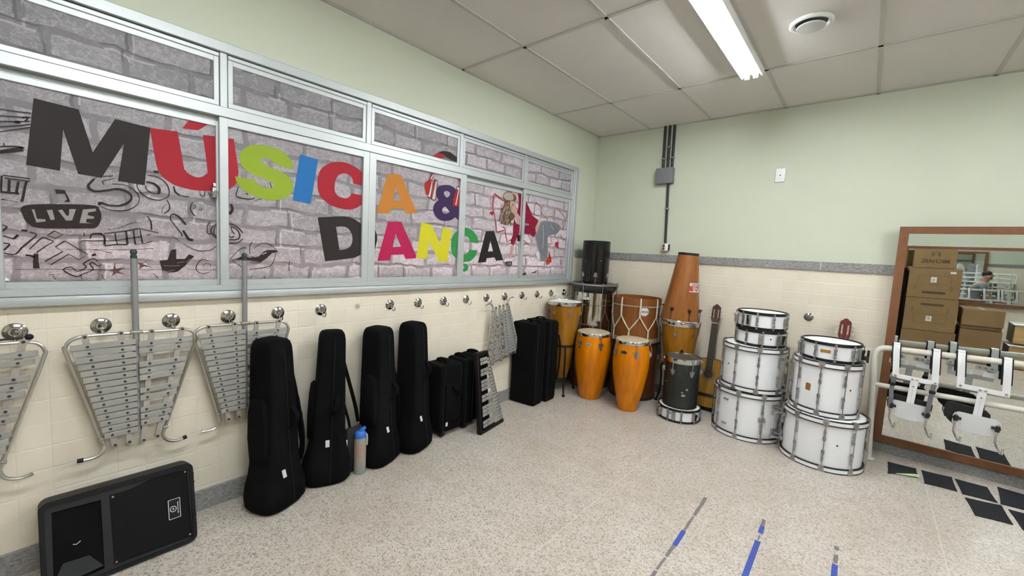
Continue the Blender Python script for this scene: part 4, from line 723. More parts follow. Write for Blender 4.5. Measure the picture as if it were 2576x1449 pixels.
('doodle_print','ink_ink',[(-0.018,[(-3.791,1.344),(-3.762,1.347),(-3.72,1.37),(-3.683,1.362),(-3.651,1.363),(-3.625,1.393),(-3.603,1.402),(-3.566,1.402),(-3.546,1.393),(-3.583,1.385),(-3.612,1.353),(-3.642,1.331),(-3.689,1.339),(-3.732,1.342)])],[(-0.035,0.007,[(-4.551,1.661),(-4.482,1.659),(-4.483,1.648),(-4.548,1.651)]),(-0.035,0.012,[(-4.567,1.595),(-4.551,1.595),(-4.528,1.595),(-4.512,1.594)]),(-0.035,0.009,[(-4.554,1.659),(-4.555,1.64),(-4.557,1.615),(-4.558,1.596)]),(-0.035,0.012,[(-4.535,1.646),(-4.536,1.632),(-4.537,1.613),(-4.538,1.599)]),(-0.035,0.012,[(-4.512,1.643),(-4.514,1.629),(-4.517,1.61),(-4.519,1.597)]),(-0.035,0.012,[(-4.491,1.646),(-4.496,1.622),(-4.501,1.588),(-4.506,1.563)]),(-0.035,0.006,[(-4.57,1.565),(-4.564,1.565),(-4.556,1.565),(-4.55,1.566)]),(-0.035,0.003,[(-4.55,1.566),(-4.54,1.564),(-4.527,1.562),(-4.517,1.56)]),(-0.035,0.005,[(-4.557,1.914),(-4.547,1.915),(-4.532,1.916),(-4.516,1.917),(-4.5,1.918),(-4.482,1.92),(-4.47,1.921)]),(-0.035,0.005,[(-4.558,1.889),(-4.548,1.89),(-4.533,1.892),(-4.517,1.895),(-4.5,1.898),(-4.483,1.901),(-4.471,1.904)]),(-0.035,0.005,[(-4.559,1.866),(-4.546,1.869),(-4.527,1.874),(-4.509,1.878),(-4.495,1.882),(-4.482,1.886),(-4.473,1.889)]),(-0.035,0.005,[(-4.56,1.845),(-4.549,1.848),(-4.534,1.853),(-4.518,1.859),(-4.502,1.865),(-4.485,1.872),(-4.473,1.877)]),(-0.035,0.005,[(-4.56,1.824),(-4.55,1.829),(-4.535,1.836),(-4.519,1.844),(-4.502,1.851),(-4.486,1.859),(-4.474,1.864)]),(-0.035,0.014,[(-4.513,1.878),(-4.511,1.877),(-4.508,1.876),(-4.506,1.875),(-4.504,1.876),(-4.502,1.879),(-4.501,1.88)]),(-0.035,0.006,[(-4.493,1.895),(-4.49,1.898),(-4.486,1.901),(-4.483,1.903),(-4.481,1.902),(-4.48,1.899),(-4.48,1.896),(-4.482,1.893),(-4.485,1.889),(-4.487,1.886)]),(-0.035,0.008,[(-4.554,1.77),(-4.546,1.773),(-4.533,1.776),(-4.521,1.779),(-4.51,1.78),(-4.499,1.779),(-4.492,1.779)]),(-0.035,0.022,[(-4.558,1.749),(-4.551,1.752),(-4.541,1.756),(-4.53,1.76),(-4.518,1.765),(-4.505,1.771),(-4.496,1.774)]),(-0.035,0.005,[(-4.544,1.788),(-4.544,1.784),(-4.543,1.779),(-4.543,1.776)]),(-0.035,0.012,[(-4.296,1.688),(-4.301,1.681),(-4.307,1.672),(-4.312,1.663),(-4.315,1.658),(-4.315,1.653),(-4.314,1.649),(-4.312,1.644),(-4.309,1.641),(-4.304,1.638),(-4.299,1.636),(-4.293,1.635),(-4.285,1.636),(-4.276,1.638),(-4.266,1.642),(-4.255,1.645),(-4.244,1.649),(-4.233,1.653),(-4.222,1.655),(-4.212,1.655),(-4.202,1.654),(-4.194,1.651),(-4.187,1.647),(-4.181,1.642),(-4.177,1.636),(-4.175,1.629),(-4.175,1.622),(-4.176,1.616),(-4.179,1.61),(-4.183,1.604),(-4.188,1.599),(-4.194,1.593),(-4.202,1.588),(-4.209,1.584),(-4.214,1.581),(-4.218,1.58),(-4.224,1.579),(-4.233,1.579),(-4.243,1.578),(-4.253,1.578),(-4.261,1.581),(-4.269,1.584),(-4.274,1.586),(-4.278,1.586),(-4.281,1.586),(-4.282,1.585),(-4.283,1.582),(-4.282,1.578),(-4.282,1.575)]),(-0.035,0.005,[(-4.278,1.571),(-4.271,1.567),(-4.261,1.562),(-4.25,1.559),(-4.238,1.557),(-4.224,1.557),(-4.211,1.558),(-4.199,1.561),(-4.187,1.566),(-4.177,1.572),(-4.168,1.579),(-4.161,1.587),(-4.155,1.595),(-4.151,1.604),(-4.149,1.613),(-4.148,1.622),(-4.149,1.63),(-4.151,1.637),(-4.154,1.644),(-4.158,1.651),(-4.163,1.657),(-4.169,1.663),(-4.176,1.668),(-4.184,1.673),(-4.194,1.677),(-4.209,1.678),(-4.226,1.677),(-4.238,1.676)]),(-0.035,0.004,[(-4.225,1.704),(-4.234,1.7),(-4.247,1.694),(-4.258,1.689),(-4.264,1.686),(-4.268,1.683),(-4.27,1.68),(-4.27,1.676),(-4.267,1.671),(-4.265,1.668)]),(-0.035,0.004,[(-4.298,1.69),(-4.291,1.694),(-4.282,1.699),(-4.271,1.704),(-4.259,1.707),(-4.245,1.71),(-4.235,1.712)]),(-0.035,0.006,[(-4.119,1.736),(-4.109,1.736),(-4.094,1.736),(-4.08,1.733),(-4.07,1.728),(-4.06,1.721),(-4.052,1.712),(-4.045,1.701),(-4.04,1.688),(-4.038,1.676),(-4.037,1.666),(-4.038,1.656),(-4.042,1.646),(-4.05,1.638),(-4.061,1.63),(-4.072,1.625),(-4.085,1.623),(-4.099,1.624),(-4.111,1.627),(-4.121,1.632),(-4.131,1.639),(-4.138,1.646),(-4.145,1.655),(-4.15,1.664),(-4.154,1.673),(-4.155,1.679),(-4.155,1.684),(-4.154,1.688)]),(-0.035,0.014,[(-4.121,1.703),(-4.115,1.703),(-4.105,1.702),(-4.095,1.7),(-4.087,1.694),(-4.08,1.687),(-4.075,1.679),(-4.075,1.67),(-4.076,1.661),(-4.078,1.655)]),(-0.035,0.005,[(-4.078,1.653),(-4.084,1.653),(-4.094,1.653),(-4.102,1.654),(-4.11,1.658),(-4.117,1.664),(-4.122,1.669),(-4.124,1.675),(-4.124,1.681),(-4.124,1.685)]),(-0.035,0.011,[(-4.02,1.698),(-4.019,1.691),(-4.017,1.681),(-4.014,1.672),(-4.009,1.666),(-4.002,1.661),(-3.997,1.658)]),(-0.035,0.006,[(-3.997,1.658),(-3.987,1.657),(-3.972,1.656),(-3.961,1.656)]),(-0.035,0.005,[(-3.915,1.691),(-3.915,1.686),(-3.915,1.678),(-3.913,1.672),(-3.91,1.668),(-3.906,1.666),(-3.902,1.665),(-3.899,1.667),(-3.896,1.67),(-3.894,1.675),(-3.894,1.681),(-3.894,1.689),(-3.894,1.694)]),(-0.035,0.005,[(-3.882,1.693),(-3.88,1.688),(-3.876,1.681),(-3.871,1.675),(-3.864,1.67),(-3.857,1.666),(-3.852,1.663)]),(-0.035,0.016,[(-4.094,1.756),(-4.089,1.757),(-4.081,1.757),(-4.076,1.758)]),(-0.035,0.006,[(-4.047,1.63),(-4.044,1.622),(-4.039,1.611),(-4.037,1.601),(-4.037,1.593),(-4.038,1.586),(-4.041,1.579),(-4.047,1.572),(-4.054,1.566),(-4.059,1.561)]),(-0.035,0.003,[(-4.067,1.56),(-4.067,1.568),(-4.066,1.578),(-4.064,1.587),(-4.06,1.595),(-4.054,1.601),(-4.049,1.605)]),(-0.035,0.007,[(-4.034,1.528),(-4.034,1.535),(-4.035,1.545),(-4.034,1.553),(-4.031,1.558),(-4.026,1.561),(-4.022,1.563)]),(-0.035,0.011,[(-4.022,1.563),(-4.017,1.561),(-4.01,1.558),(-4.003,1.553),(-3.997,1.546),(-3.991,1.538),(-3.986,1.53),(-3.981,1.524),(-3.977,1.518),(-3.975,1.514)]),(-0.035,0.006,[(-4.031,1.531),(-4.028,1.525),(-4.023,1.516),(-4.017,1.505),(-4.009,1.493),(-4,1.479),(-3.993,1.468),(-3.991,1.461),(-3.991,1.457),(-3.991,1.455)]),(-0.035,0.016,[(-3.986,1.485),(-3.983,1.478),(-3.978,1.468),(-3.973,1.458),(-3.97,1.452),(-3.966,1.446),(-3.962,1.442),(-3.957,1.44),(-3.95,1.439),(-3.946,1.439)]),(-0.035,0.006,[(-3.946,1.629),(-3.948,1.624),(-3.951,1.618),(-3.953,1.611),(-3.954,1.603),(-3.955,1.595),(-3.953,1.586),(-3.948,1.576),(-3.941,1.567),(-3.935,1.56)]),(-0.035,0.004,[(-3.944,1.615),(-3.941,1.616),(-3.936,1.617),(-3.934,1.616),(-3.934,1.611),(-3.935,1.605),(-3.937,1.6),(-3.94,1.599),(-3.942,1.6),(-3.944,1.601)]),(-0.035,0.004,[(-3.92,1.605),(-3.917,1.605),(-3.912,1.606),(-3.909,1.605),(-3.908,1.602),(-3.908,1.598),(-3.909,1.595),(-3.913,1.594),(-3.918,1.595),(-3.921,1.595)]),(-0.035,0.008,[(-4.121,1.542),(-4.117,1.536),(-4.113,1.529),(-4.109,1.519),(-4.107,1.506),(-4.107,1.49),(-4.107,1.479)]),(-0.035,0.003,[(-4.259,1.468),(-4.25,1.47),(-4.236,1.474),(-4.222,1.478),(-4.211,1.485),(-4.2,1.492),(-4.19,1.499),(-4.181,1.503),(-4.172,1.507),(-4.165,1.509),(-4.157,1.509),(-4.15,1.509),(-4.145,1.508)]),(-0.035,0.008,[(-4.315,1.425),(-4.315,1.43),(-4.313,1.437),(-4.311,1.442),(-4.308,1.445),(-4.304,1.447),(-4.299,1.448),(-4.292,1.449),(-4.284,1.449),(-4.278,1.449)]),(-0.035,0.01,[(-4.287,1.449),(-4.282,1.448),(-4.276,1.445),(-4.271,1.44),(-4.269,1.427),(-4.27,1.411),(-4.27,1.4)]),(-0.035,0.006,[(-4.271,1.451),(-4.258,1.453),(-4.24,1.457),(-4.223,1.461),(-4.209,1.464),(-4.197,1.468),(-4.185,1.471),(-4.174,1.475),(-4.164,1.479),(-4.154,1.481),(-4.143,1.481),(-4.132,1.478),(-4.12,1.476),(-4.106,1.472),(-4.091,1.468),(-4.081,1.466)]),(-0.035,0.005,[(-4.345,1.41),(-4.344,1.411),(-4.342,1.413),(-4.338,1.415),(-4.329,1.415),(-4.317,1.415),(-4.305,1.415),(-4.294,1.416),(-4.282,1.417),(-4.27,1.417),(-4.257,1.418),(-4.245,1.419),(-4.233,1.421),(-4.221,1.424),(-4.21,1.428),(-4.199,1.431),(-4.188,1.434),(-4.176,1.436),(-4.166,1.439),(-4.157,1.441),(-4.148,1.444),(-4.142,1.447)]),(-0.035,0.008,[(-4.234,1.455),(-4.234,1.445),(-4.233,1.432),(-4.233,1.422)]),(-0.035,0.011,[(-4.198,1.467),(-4.197,1.459),(-4.196,1.446),(-4.195,1.434),(-4.195,1.423),(-4.194,1.413),(-4.194,1.406)]),(-0.035,0.008,[(-4.171,1.472),(-4.171,1.462),(-4.17,1.449),(-4.169,1.436),(-4.168,1.425),(-4.167,1.414),(-4.167,1.407)]),(-0.035,0.008,[(-4.148,1.474),(-4.147,1.466),(-4.146,1.454),(-4.145,1.442),(-4.143,1.432),(-4.142,1.421),(-4.141,1.414)]),(-0.035,0.006,[(-4.231,1.422),(-4.23,1.416),(-4.229,1.408),(-4.228,1.402)]),(-0.035,0.008,[(-4.272,1.396),(-4.259,1.398),(-4.241,1.401),(-4.224,1.403),(-4.212,1.404),(-4.201,1.404),(-4.194,1.405)]),(-0.035,0.005,[(-4.167,1.407),(-4.157,1.409),(-4.144,1.411),(-4.131,1.414),(-4.121,1.418),(-4.111,1.422),(-4.105,1.425)]),(-0.035,0.006,[(-4.126,1.453),(-4.122,1.454),(-4.115,1.456),(-4.11,1.458)]),(-0.035,0.006,[(-3.872,1.537),(-3.876,1.533),(-3.881,1.527),(-3.884,1.519),(-3.886,1.506),(-3.886,1.49),(-3.885,1.478),(-3.88,1.475),(-3.873,1.476),(-3.868,1.477)]),(-0.035,0.007,[(-3.835,1.537),(-3.843,1.531),(-3.854,1.522),(-3.863,1.512),(-3.867,1.503),(-3.87,1.493),(-3.868,1.482),(-3.859,1.469),(-3.846,1.454),(-3.836,1.444)]),(-0.035,0.006,[(-3.836,1.526),(-3.841,1.522),(-3.848,1.517),(-3.853,1.51),(-3.856,1.5),(-3.857,1.488),(-3.856,1.477),(-3.85,1.469),(-3.842,1.461),(-3.836,1.455)]),(-0.035,0.005,[(-4.333,1.45),(-4.333,1.446),(-4.333,1.439),(-4.333,1.435)]),(-0.035,0.007,[(-4.568,1.468),(-4.562,1.466),(-4.553,1.462),(-4.548,1.459),(-4.549,1.455),(-4.553,1.45),(-4.557,1.445),(-4.561,1.439),(-4.565,1.432),(-4.567,1.427),(-4.564,1.424),(-4.559,1.422),(-4.553,1.42),(-4.546,1.417),(-4.539,1.414),(-4.533,1.411)]),(-0.035,0.013,[(-4.533,1.411),(-4.529,1.416),(-4.524,1.423),(-4.52,1.428)]),(-0.035,0.007,[(-4.57,1.395),(-4.563,1.394),(-4.553,1.393),(-4.545,1.391),(-4.544,1.387),(-4.547,1.382),(-4.55,1.377),(-4.555,1.37),(-4.561,1.364),(-4.563,1.358),(-4.559,1.354),(-4.552,1.351),(-4.544,1.349),(-4.539,1.348),(-4.533,1.349),(-4.528,1.351),(-4.523,1.358),(-4.518,1.367),(-4.513,1.376),(-4.505,1.386),(-4.496,1.397),(-4.488,1.408),(-4.48,1.417),(-4.474,1.425),(-4.471,1.432),(-4.475,1.437),(-4.483,1.44),(-4.489,1.442)]),(-0.035,0.012,[(-4.511,1.448),(-4.506,1.447),(-4.5,1.447),(-4.495,1.447)]),(-0.035,0.006,[(-4.492,1.371),(-4.487,1.379),(-4.479,1.39),(-4.472,1.4),(-4.466,1.409),(-4.46,1.416),(-4.454,1.421),(-4.448,1.421),(-4.444,1.418),(-4.439,1.415),(-4.433,1.412),(-4.427,1.41),(-4.425,1.406),(-4.43,1.4),(-4.439,1.393),(-4.448,1.385),(-4.457,1.375),(-4.467,1.365),(-4.473,1.357)]),(-0.035,0.006,[(-4.421,1.451),(-4.397,1.437),(-4.418,1.42),(-4.441,1.431),(-4.421,1.451)]),(-0.035,0.006,[(-4.392,1.411),(-4.324,1.354),(-4.353,1.331),(-4.382,1.354),(-4.435,1.308),(-4.451,1.322),(-4.399,1.365),(-4.42,1.384),(-4.392,1.411)]),(-0.035,0.012,[(-4.503,1.347),(-4.499,1.346),(-4.493,1.345),(-4.487,1.343),(-4.484,1.342),(-4.481,1.34),(-4.479,1.339)]),(-0.035,0.022,[(-4.475,1.353),(-4.475,1.344),(-4.476,1.332),(-4.477,1.32),(-4.476,1.309),(-4.476,1.299),(-4.476,1.292)]),(-0.035,0.006,[(-4.294,1.323),(-4.297,1.328),(-4.301,1.335),(-4.307,1.337),(-4.318,1.332),(-4.331,1.322),(-4.339,1.314),(-4.337,1.308),(-4.332,1.304),(-4.33,1.299),(-4.337,1.291),(-4.348,1.283),(-4.358,1.279),(-4.365,1.284),(-4.371,1.293),(-4.378,1.299),(-4.387,1.297),(-4.397,1.292),(-4.4,1.285),(-4.392,1.275),(-4.377,1.264),(-4.363,1.257),(-4.354,1.258),(-4.346,1.264),(-4.338,1.27),(-4.327,1.275),(-4.316,1.281),(-4.309,1.287),(-4.31,1.295),(-4.315,1.303),(-4.319,1.309),(-4.318,1.315),(-4.315,1.319),(-4.311,1.321),(-4.306,1.316),(-4.3,1.309),(-4.294,1.304),(-4.29,1.305),(-4.286,1.307),(-4.283,1.31)]),(-0.035,0.016,[(-4.312,1.35),(-4.308,1.352),(-4.303,1.354),(-4.299,1.356)]),(-0.035,0.004,[(-4.443,1.266),(-4.438,1.266),(-4.432,1.265),(-4.427,1.265)]),(-0.035,0.004,[(-4.431,1.26),(-4.429,1.255),(-4.425,1.249),(-4.423,1.245)]),(-0.035,0.004,[(-4.351,1.265),(-4.349,1.26),(-4.346,1.251),(-4.344,1.246)]),(-0.035,0.004,[(-4.284,1.265),(-4.281,1.258),(-4.278,1.249),(-4.275,1.242)]),(-0.035,0.003,[(-4.387,1.375),(-4.365,1.376),(-4.334,1.377),(-4.305,1.377),(-4.282,1.373),(-4.263,1.367),(-4.249,1.363)]),(-0.035,0.003,[(-4.534,1.288),(-4.5,1.288),(-4.449,1.289),(-4.397,1.288),(-4.345,1.287),(-4.291,1.285),(-4.251,1.283)]),(-0.035,0.005,[(-3.887,1.336),(-3.893,1.338),(-3.901,1.341),(-3.91,1.341),(-3.917,1.335),(-3.924,1.326),(-3.93,1.316),(-3.934,1.306),(-3.936,1.295),(-3.935,1.286),(-3.929,1.278),(-3.92,1.271),(-3.91,1.267),(-3.899,1.268),(-3.886,1.272),(-3.876,1.275)]),(-0.035,0.003,[(-3.906,1.3),(-3.904,1.306),(-3.902,1.313),(-3.899,1.319),(-3.891,1.32),(-3.883,1.319),(-3.876,1.317),(-3.874,1.311),(-3.874,1.305),(-3.874,1.3)]),(-0.035,0.005,[(-3.985,1.416),(-3.975,1.41),(-3.962,1.401),(-3.949,1.394),(-3.938,1.389),(-3.927,1.386),(-3.916,1.384),(-3.901,1.385),(-3.885,1.387),(-3.871,1.391),(-3.86,1.399),(-3.852,1.408),(-3.847,1.414)]),(-0.035,0.003,[(-4.327,1.288),(-4.288,1.288),(-4.232,1.289),(-4.189,1.29)]),(-0.035,0.003,[(-4.156,1.286),(-4.132,1.287),(-4.099,1.288),(-4.075,1.288)]),(-0.035,0.003,[(-3.972,1.289),(-3.936,1.287),(-3.886,1.286),(-3.848,1.285)]),(-0.035,0.005,[(-4.105,1.268),(-4.099,1.261),(-4.091,1.252),(-4.086,1.245)]),(-0.035,0.003,[(-4.325,1.377),(-4.288,1.378),(-4.235,1.379),(-4.187,1.381),(-4.152,1.384),(-4.122,1.388),(-4.102,1.39)]),(-0.035,0.004,[(-4.032,1.458),(-4.023,1.45),(-4.01,1.439),(-4.001,1.431)]),(-0.018,0.005,[(-3.788,1.346),(-3.783,1.354),(-3.774,1.366),(-3.765,1.377),(-3.755,1.388),(-3.745,1.399),(-3.735,1.406),(-3.725,1.409),(-3.717,1.409),(-3.71,1.409)]),(-0.018,0.005,[(-3.676,1.408),(-3.667,1.416),(-3.655,1.427),(-3.642,1.435),(-3.63,1.439),(-3.618,1.44),(-3.606,1.438),(-3.594,1.433),(-3.583,1.424),(-3.573,1.416),(-3.565,1.409),(-3.56,1.403),(-3.556,1.399)]),(-0.018,0.005,[(-3.564,1.395),(-3.565,1.384),(-3.566,1.37),(-3.569,1.354),(-3.574,1.339),(-3.581,1.323),(-3.593,1.31),(-3.612,1.303),(-3.636,1.298),(-3.658,1.295),(-3.675,1.293),(-3.689,1.291),(-3.699,1.29)]),(-0.018,0.005,[(-3.78,1.339),(-3.774,1.334),(-3.765,1.326),(-3.756,1.319),(-3.747,1.313),(-3.739,1.306),(-3.732,1.302)]),(-0.018,0.006,[(-3.695,1.376),(-3.696,1.39),(-3.696,1.409),(-3.695,1.425),(-3.691,1.434),(-3.686,1.438),(-3.683,1.442)]),(-0.018,0.008,[(-3.796,1.535),(-3.788,1.534),(-3.777,1.532),(-3.767,1.529),(-3.757,1.522),(-3.748,1.513),(-3.74,1.505),(-3.735,1.499),(-3.732,1.493),(-3.73,1.489)]),(-0.018,0.007,[(-3.73,1.458),(-3.736,1.451),(-3.745,1.441),(-3.756,1.434),(-3.77,1.432),(-3.785,1.432),(-3.797,1.432)]),(-0.018,0.008,[(-3.787,1.52),(-3.78,1.519),(-3.77,1.516),(-3.761,1.511),(-3.753,1.501),(-3.747,1.489),(-3.743,1.478),(-3.744,1.468),(-3.748,1.459),(-3.755,1.453),(-3.768,1.451),(-3.784,1.451),(-3.795,1.451)]),(-0.018,0.007,[(-3.784,1.516),(-3.783,1.51),(-3.781,1.503),(-3.779,1.496),(-3.775,1.49),(-3.77,1.485),(-3.767,1.481)]),(-0.018,0.008,[(-3.796,1.474),(-3.793,1.47),(-3.789,1.465),(-3.785,1.462),(-3.78,1.463),(-3.774,1.467),(-3.77,1.469)]),(-0.018,0.018,[(-3.784,1.64),(-3.781,1.633),(-3.778,1.624),(-3.777,1.614),(-3.78,1.603),(-3.787,1.593),(-3.791,1.585)]),(-0.018,0.005,[(-3.695,1.33),(-3.687,1.329),(-3.675,1.326),(-3.664,1.326),(-3.654,1.327),(-3.645,1.331),(-3.638,1.333)]),(-0.018,0.006,[(-3.487,1.345),(-3.488,1.336),(-3.489,1.323),(-3.49,1.311),(-3.49,1.3),(-3.49,1.289),(-3.49,1.281)]),(-0.018,0.005,[(-3.693,1.235),(-3.69,1.241),(-3.687,1.249),(-3.685,1.254)]),(-0.018,0.005,[(-3.624,1.234),(-3.623,1.24),(-3.621,1.248),(-3.619,1.254)]),(-0.018,0.007,[(-3.749,1.735),(-3.753,1.72),(-3.758,1.701),(-3.759,1.686),(-3.751,1.68),(-3.739,1.678),(-3.726,1.677),(-3.715,1.676),(-3.704,1.676),(-3.693,1.677),(-3.684,1.68),(-3.677,1.684),(-3.671,1.687)]),(-0.018,0.01,[(-3.715,1.704),(-3.711,1.704),(-3.706,1.703),(-3.703,1.703)]),(-0.018,0.007,[(-3.594,1.785),(-3.592,1.776),(-3.588,1.763),(-3.585,1.754)]),(-0.018,0.004,[(-3.667,1.669),(-3.664,1.672),(-3.661,1.676),(-3.657,1.679),(-3.65,1.682),(-3.643,1.684),(-3.637,1.685)])]),
('doodle_print','ink_pale',[(-0.018,[(-3.714,1.367),(-3.686,1.361),(-3.689,1.355),(-3.708,1.358)]),(-0.018,[(-3.677,1.366),(-3.648,1.37),(-3.658,1.361),(-3.677,1.357)]),(-0.018,[(-3.635,1.378),(-3.612,1.391),(-3.612,1.382),(-3.632,1.373)])],[]),
('film_tear','bright_backdrop',[(-0.035,[(-4.609,1.273),(-4.572,1.271),(-4.56,1.257),(-4.547,1.242),(-4.61,1.239)]),(-0.035,[(-4.511,1.474),(-4.505,1.473),(-4.508,1.47)])],[]),
('film_tear','bright_backdrop',[(-0.018,[(-3.139,1.234),(-3.035,1.241),(-3.034,1.23),(-3.139,1.229)])],[]),
]
INK = {n: M(n, c, 0.6, var=v, vscale=s, spec=0.12) for n, c, v, s in (
    ('ink_charcoal', (0.030, 0.0235, 0.0225), 0.05, 20), ('ink_black', (0.01848, 0.01716, 0.01584), 0.05, 20), ('ink_red', (0.3102, 0.0198, 0.0297), 0.05, 20),
    ('ink_red2', (0.3036, 0.0231, 0.0198), 0.12, 20), ('ink_lime', (0.2376, 0.3234, 0.0297), 0.05, 20), ('ink_blue', (0.0231, 0.132, 0.3432), 0.04, 20),
    ('ink_orange', (0.4356, 0.1716, 0.033), 0.05, 20), ('ink_pink', (0.3696, 0.0165, 0.0693), 0.05, 20), ('ink_yellow', (0.5148, 0.4752, 0.0231), 0.04, 20),
    ('ink_green', (0.033, 0.2178, 0.0561), 0.05, 20), ('ink_purple', (0.0429, 0.0231, 0.0693), 0.05, 20), ('ink_white', (0.528, 0.5082, 0.5016), 0.03, 20),
    ('ink_brown', (0.1122, 0.0627, 0.033), 0.5, 60), ('ink_blond', (0.33, 0.2772, 0.2376), 0.35, 60), ('ink_skin', (0.4092, 0.2574, 0.2046), 0.1, 30),
    ('ink_plaid', (0.1782, 0.00792, 0.0297), 0.9, 55), ('ink_grey', (0.1584, 0.165, 0.1848), 0.15, 40), ('ink_darkgrey', (0.0792, 0.0825, 0.0924), 0.2, 40),
    ('ink_ink', (0.0297, 0.02112, 0.0198), 0.3, 60), ('ink_pale', (0.2772, 0.2442, 0.2376), 0.1, 40), ('ink_sepia', (0.1254, 0.066, 0.0561), 0.2, 40))}
INK['bright_backdrop'] = M('tear_bright_white', (0.85, 0.85, 0.85), 0.6)  # white colour stands in for the bright background showing where film peels
for i, (name, ink, polys, strokes) in enumerate(ART):
    m = MB()
    off = 0.0009 + 0.00012 * i
    for p in polys:
        m.prism(p[1:], (p[0] + off, 0, 0), (0, 1, 0), (0, 0, 1), (0, 0, 0))
    for (x, w, pts) in strokes:
        n = len(pts)
        closed = abs(pts[0][0] - pts[-1][0]) + abs(pts[0][1] - pts[-1][1]) < 0.006 and n > 6
        L, Rr = [], []
        for k in range(n):
            a = Vector(pts[max(k - 1, 0)]); b = Vector(pts[min(k + 1, n - 1)])
            t = (b - a)
            t = t.normalized() if t.length > 1e-6 else Vector((1, 0))
            nn = Vector((-t.y, t.x)) * w * 0.38 * (0.92 + 0.16 * math.sin(k * 0.5 + i))
            q = Vector(pts[k])
            L.append((x + off, q.x + nn.x, q.y + nn.y)); Rr.append((x + off, q.x - nn.x, q.y - nn.y))
        vs = L + Rr
        m.add(vs, [(k, k + 1, n + k + 1, n + k) for k in range(n - 1)])
    m.build(name, INK[ink], win, angle=0)
# ---------------------------------------------------------------- fluorescent fittings
TUBEM = M('fluorescent_tube', (0.9, 0.9, 0.9), 0.4, emit=TUBE)
LAMPW = M('lamp_white', (0.85, 0.85, 0.83), 0.35, var=0.02)
def lamp(x, y, label):
    t = thing('ceiling_light', label, 'ceiling light', (x, y, H), group='twin tube ceiling lights')
    m = MB()
    m.box((0, 0, -0.012), (0.15, 1.25, 0.024), r=0.003)
    m.prism([[(-0.075, -0.024), (-0.069, -0.05), (-0.060, -0.05), (-0.05, -0.028), (0.05, -0.028), (0.060, -0.05), (0.069, -0.05), (0.075, -0.024)]], (0, -0.625, 0), (1, 0, 0), (0, 0, 1), (0, 1.25, 0))
    m.build('housing', LAMPW, t)
    for sx in (-1, 1):
        tb = MB().cyl((sx * 0.028, -0.595, -0.052), (sx * 0.028, 0.595, -0.052), 0.0135, n=14).build('fluorescent_tube', TUBEM, t)
        c = MB()
        for sy in (-1, 1):
            c.box((sx * 0.028, sy * 0.605, -0.045), (0.03, 0.022, 0.045), r=0.004)
        c.build('tube_socket', LAMPW, t)
    return t
lamp(1.812, -1.615, 'lit twin tube ceiling light nearest the back wall, beside the round ceiling vent')
lamp(1.812, -4.1, 'lit twin tube ceiling light above and behind the viewer, left row')
lamp(4.312, -1.615, 'lit twin tube ceiling light near the back wall, over the mirror side')
lamp(4.312, -4.1, 'lit twin tube ceiling light on the mirror side, away from the back wall')

t = thing('ceiling_vent', 'round white air diffuser in the ceiling beside the lit tube light', 'vent', (2.205, -1.483, H))
MB().lathe([(0.078, 0.004), (0.108, 0.004), (0.108, -0.006), (0.100, -0.013), (0.088, -0.012), (0.080, -0.002)], 48, closed=True).build('vent_ring', LAMPW, t)
MB().lathe([(0.0, -0.014), (0.060, -0.014), (0.072, -0.022), (0.070, -0.027), (0.0, -0.030)], 48).build('vent_disc', M('vent_disc', (0.56, 0.56, 0.55), 0.5, var=0.02), t)
MB().lathe([(0.0, 0.003), (0.082, 0.003), (0.082, 0.001), (0.0, 0.001)], 40).build('vent_throat', DARKGAP, t)

# ---------------------------------------------------------------- conduits, box, push button, plate
t = thing('electrical_conduit', 'black conduits running down the green wall into a grey box and push button', 'conduit', (0.86, 0, 1.64))
for i, (xt, xb) in enumerate(((-0.052, -0.040), (-0.003, 0.008), (0.047, 0.055))):
    MB().tube([(xt, -0.016, H - 1.64 + 0.02), (xb, -0.016, 0.78)], 0.0135, 12).build('pipe', PANEL, t)
MB().tube([(0.028, -0.016, 0.64), (0.051, -0.016, 0.0)], 0.0125, 12).build('pipe', PANEL, t)
for (x, z) in ((0.0, 1.02), (-0.043, 0.90), (0.052, 0.905), (0.037, 0.37)):
    MB().box((x, -0.018, z), (0.042, 0.034, 0.014), r=0.003).build('pipe_clip', STEEL, t)
GREYBOX = M('grey_box', (0.17, 0.17, 0.18), 0.5, var=0.06)
t = thing('junction_box', 'grey square junction box on the green wall where black pipes end', 'junction box', (0.855, -0.0025, 2.355))
MB().box((0, -0.036, 0), (0.178, 0.072, 0.165), rot=Matrix.Rotation(-0.02, 3, 'Y'), r=0.006).build('box_body', GREYBOX, t)
m = MB()
for sx in (-1, 1):
    for sz in (-1, 1):
        m.cyl((sx * 0.075, -0.071, sz * 0.068), (sx * 0.075, -0.0745, sz * 0.068), 0.006, n=10)
m.build('lid_screws', GREYBOX, t)
t = thing('push_button_switch', 'white push button box with red and green buttons below the black pipe', 'switch', (0.922, -0.0005, 1.598))
MB().box((0, -0.028, 0), (0.068, 0.055, 0.078), r=0.004).build('switch_box', WHITE, t)
MB().box((-0.012, -0.058, 0.016), (0.026, 0.012, 0.03), r=0.006, seg=3).build('green_button', M('green_button', (0.05, 0.11, 0.035), 0.4), t)
MB().box((-0.012, -0.058, -0.017), (0.026, 0.012, 0.03), r=0.006, seg=3).build('red_button', M('red_button', (0.34, 0.03, 0.015), 0.4), t)
MB().box((0.036, -0.03, -0.002), (0.006, 0.04, 0.068), r=0.002).build('switch_base', BLACKP, t)
t = thing('wall_plate', 'white blank wall plate with a small dark cable hole high on the green wall', 'wall plate', (1.906, -0.0005, 2.285))
MB().box((0, -0.006, 0), (0.078, 0.012, 0.122), r=0.0045, seg=3).build('plate', WHITE, t)
MB().cyl((0, -0.010, 0), (0, -0.0135, 0), 0.0055, n=12).build('cable_hole', DARKGAP, t)

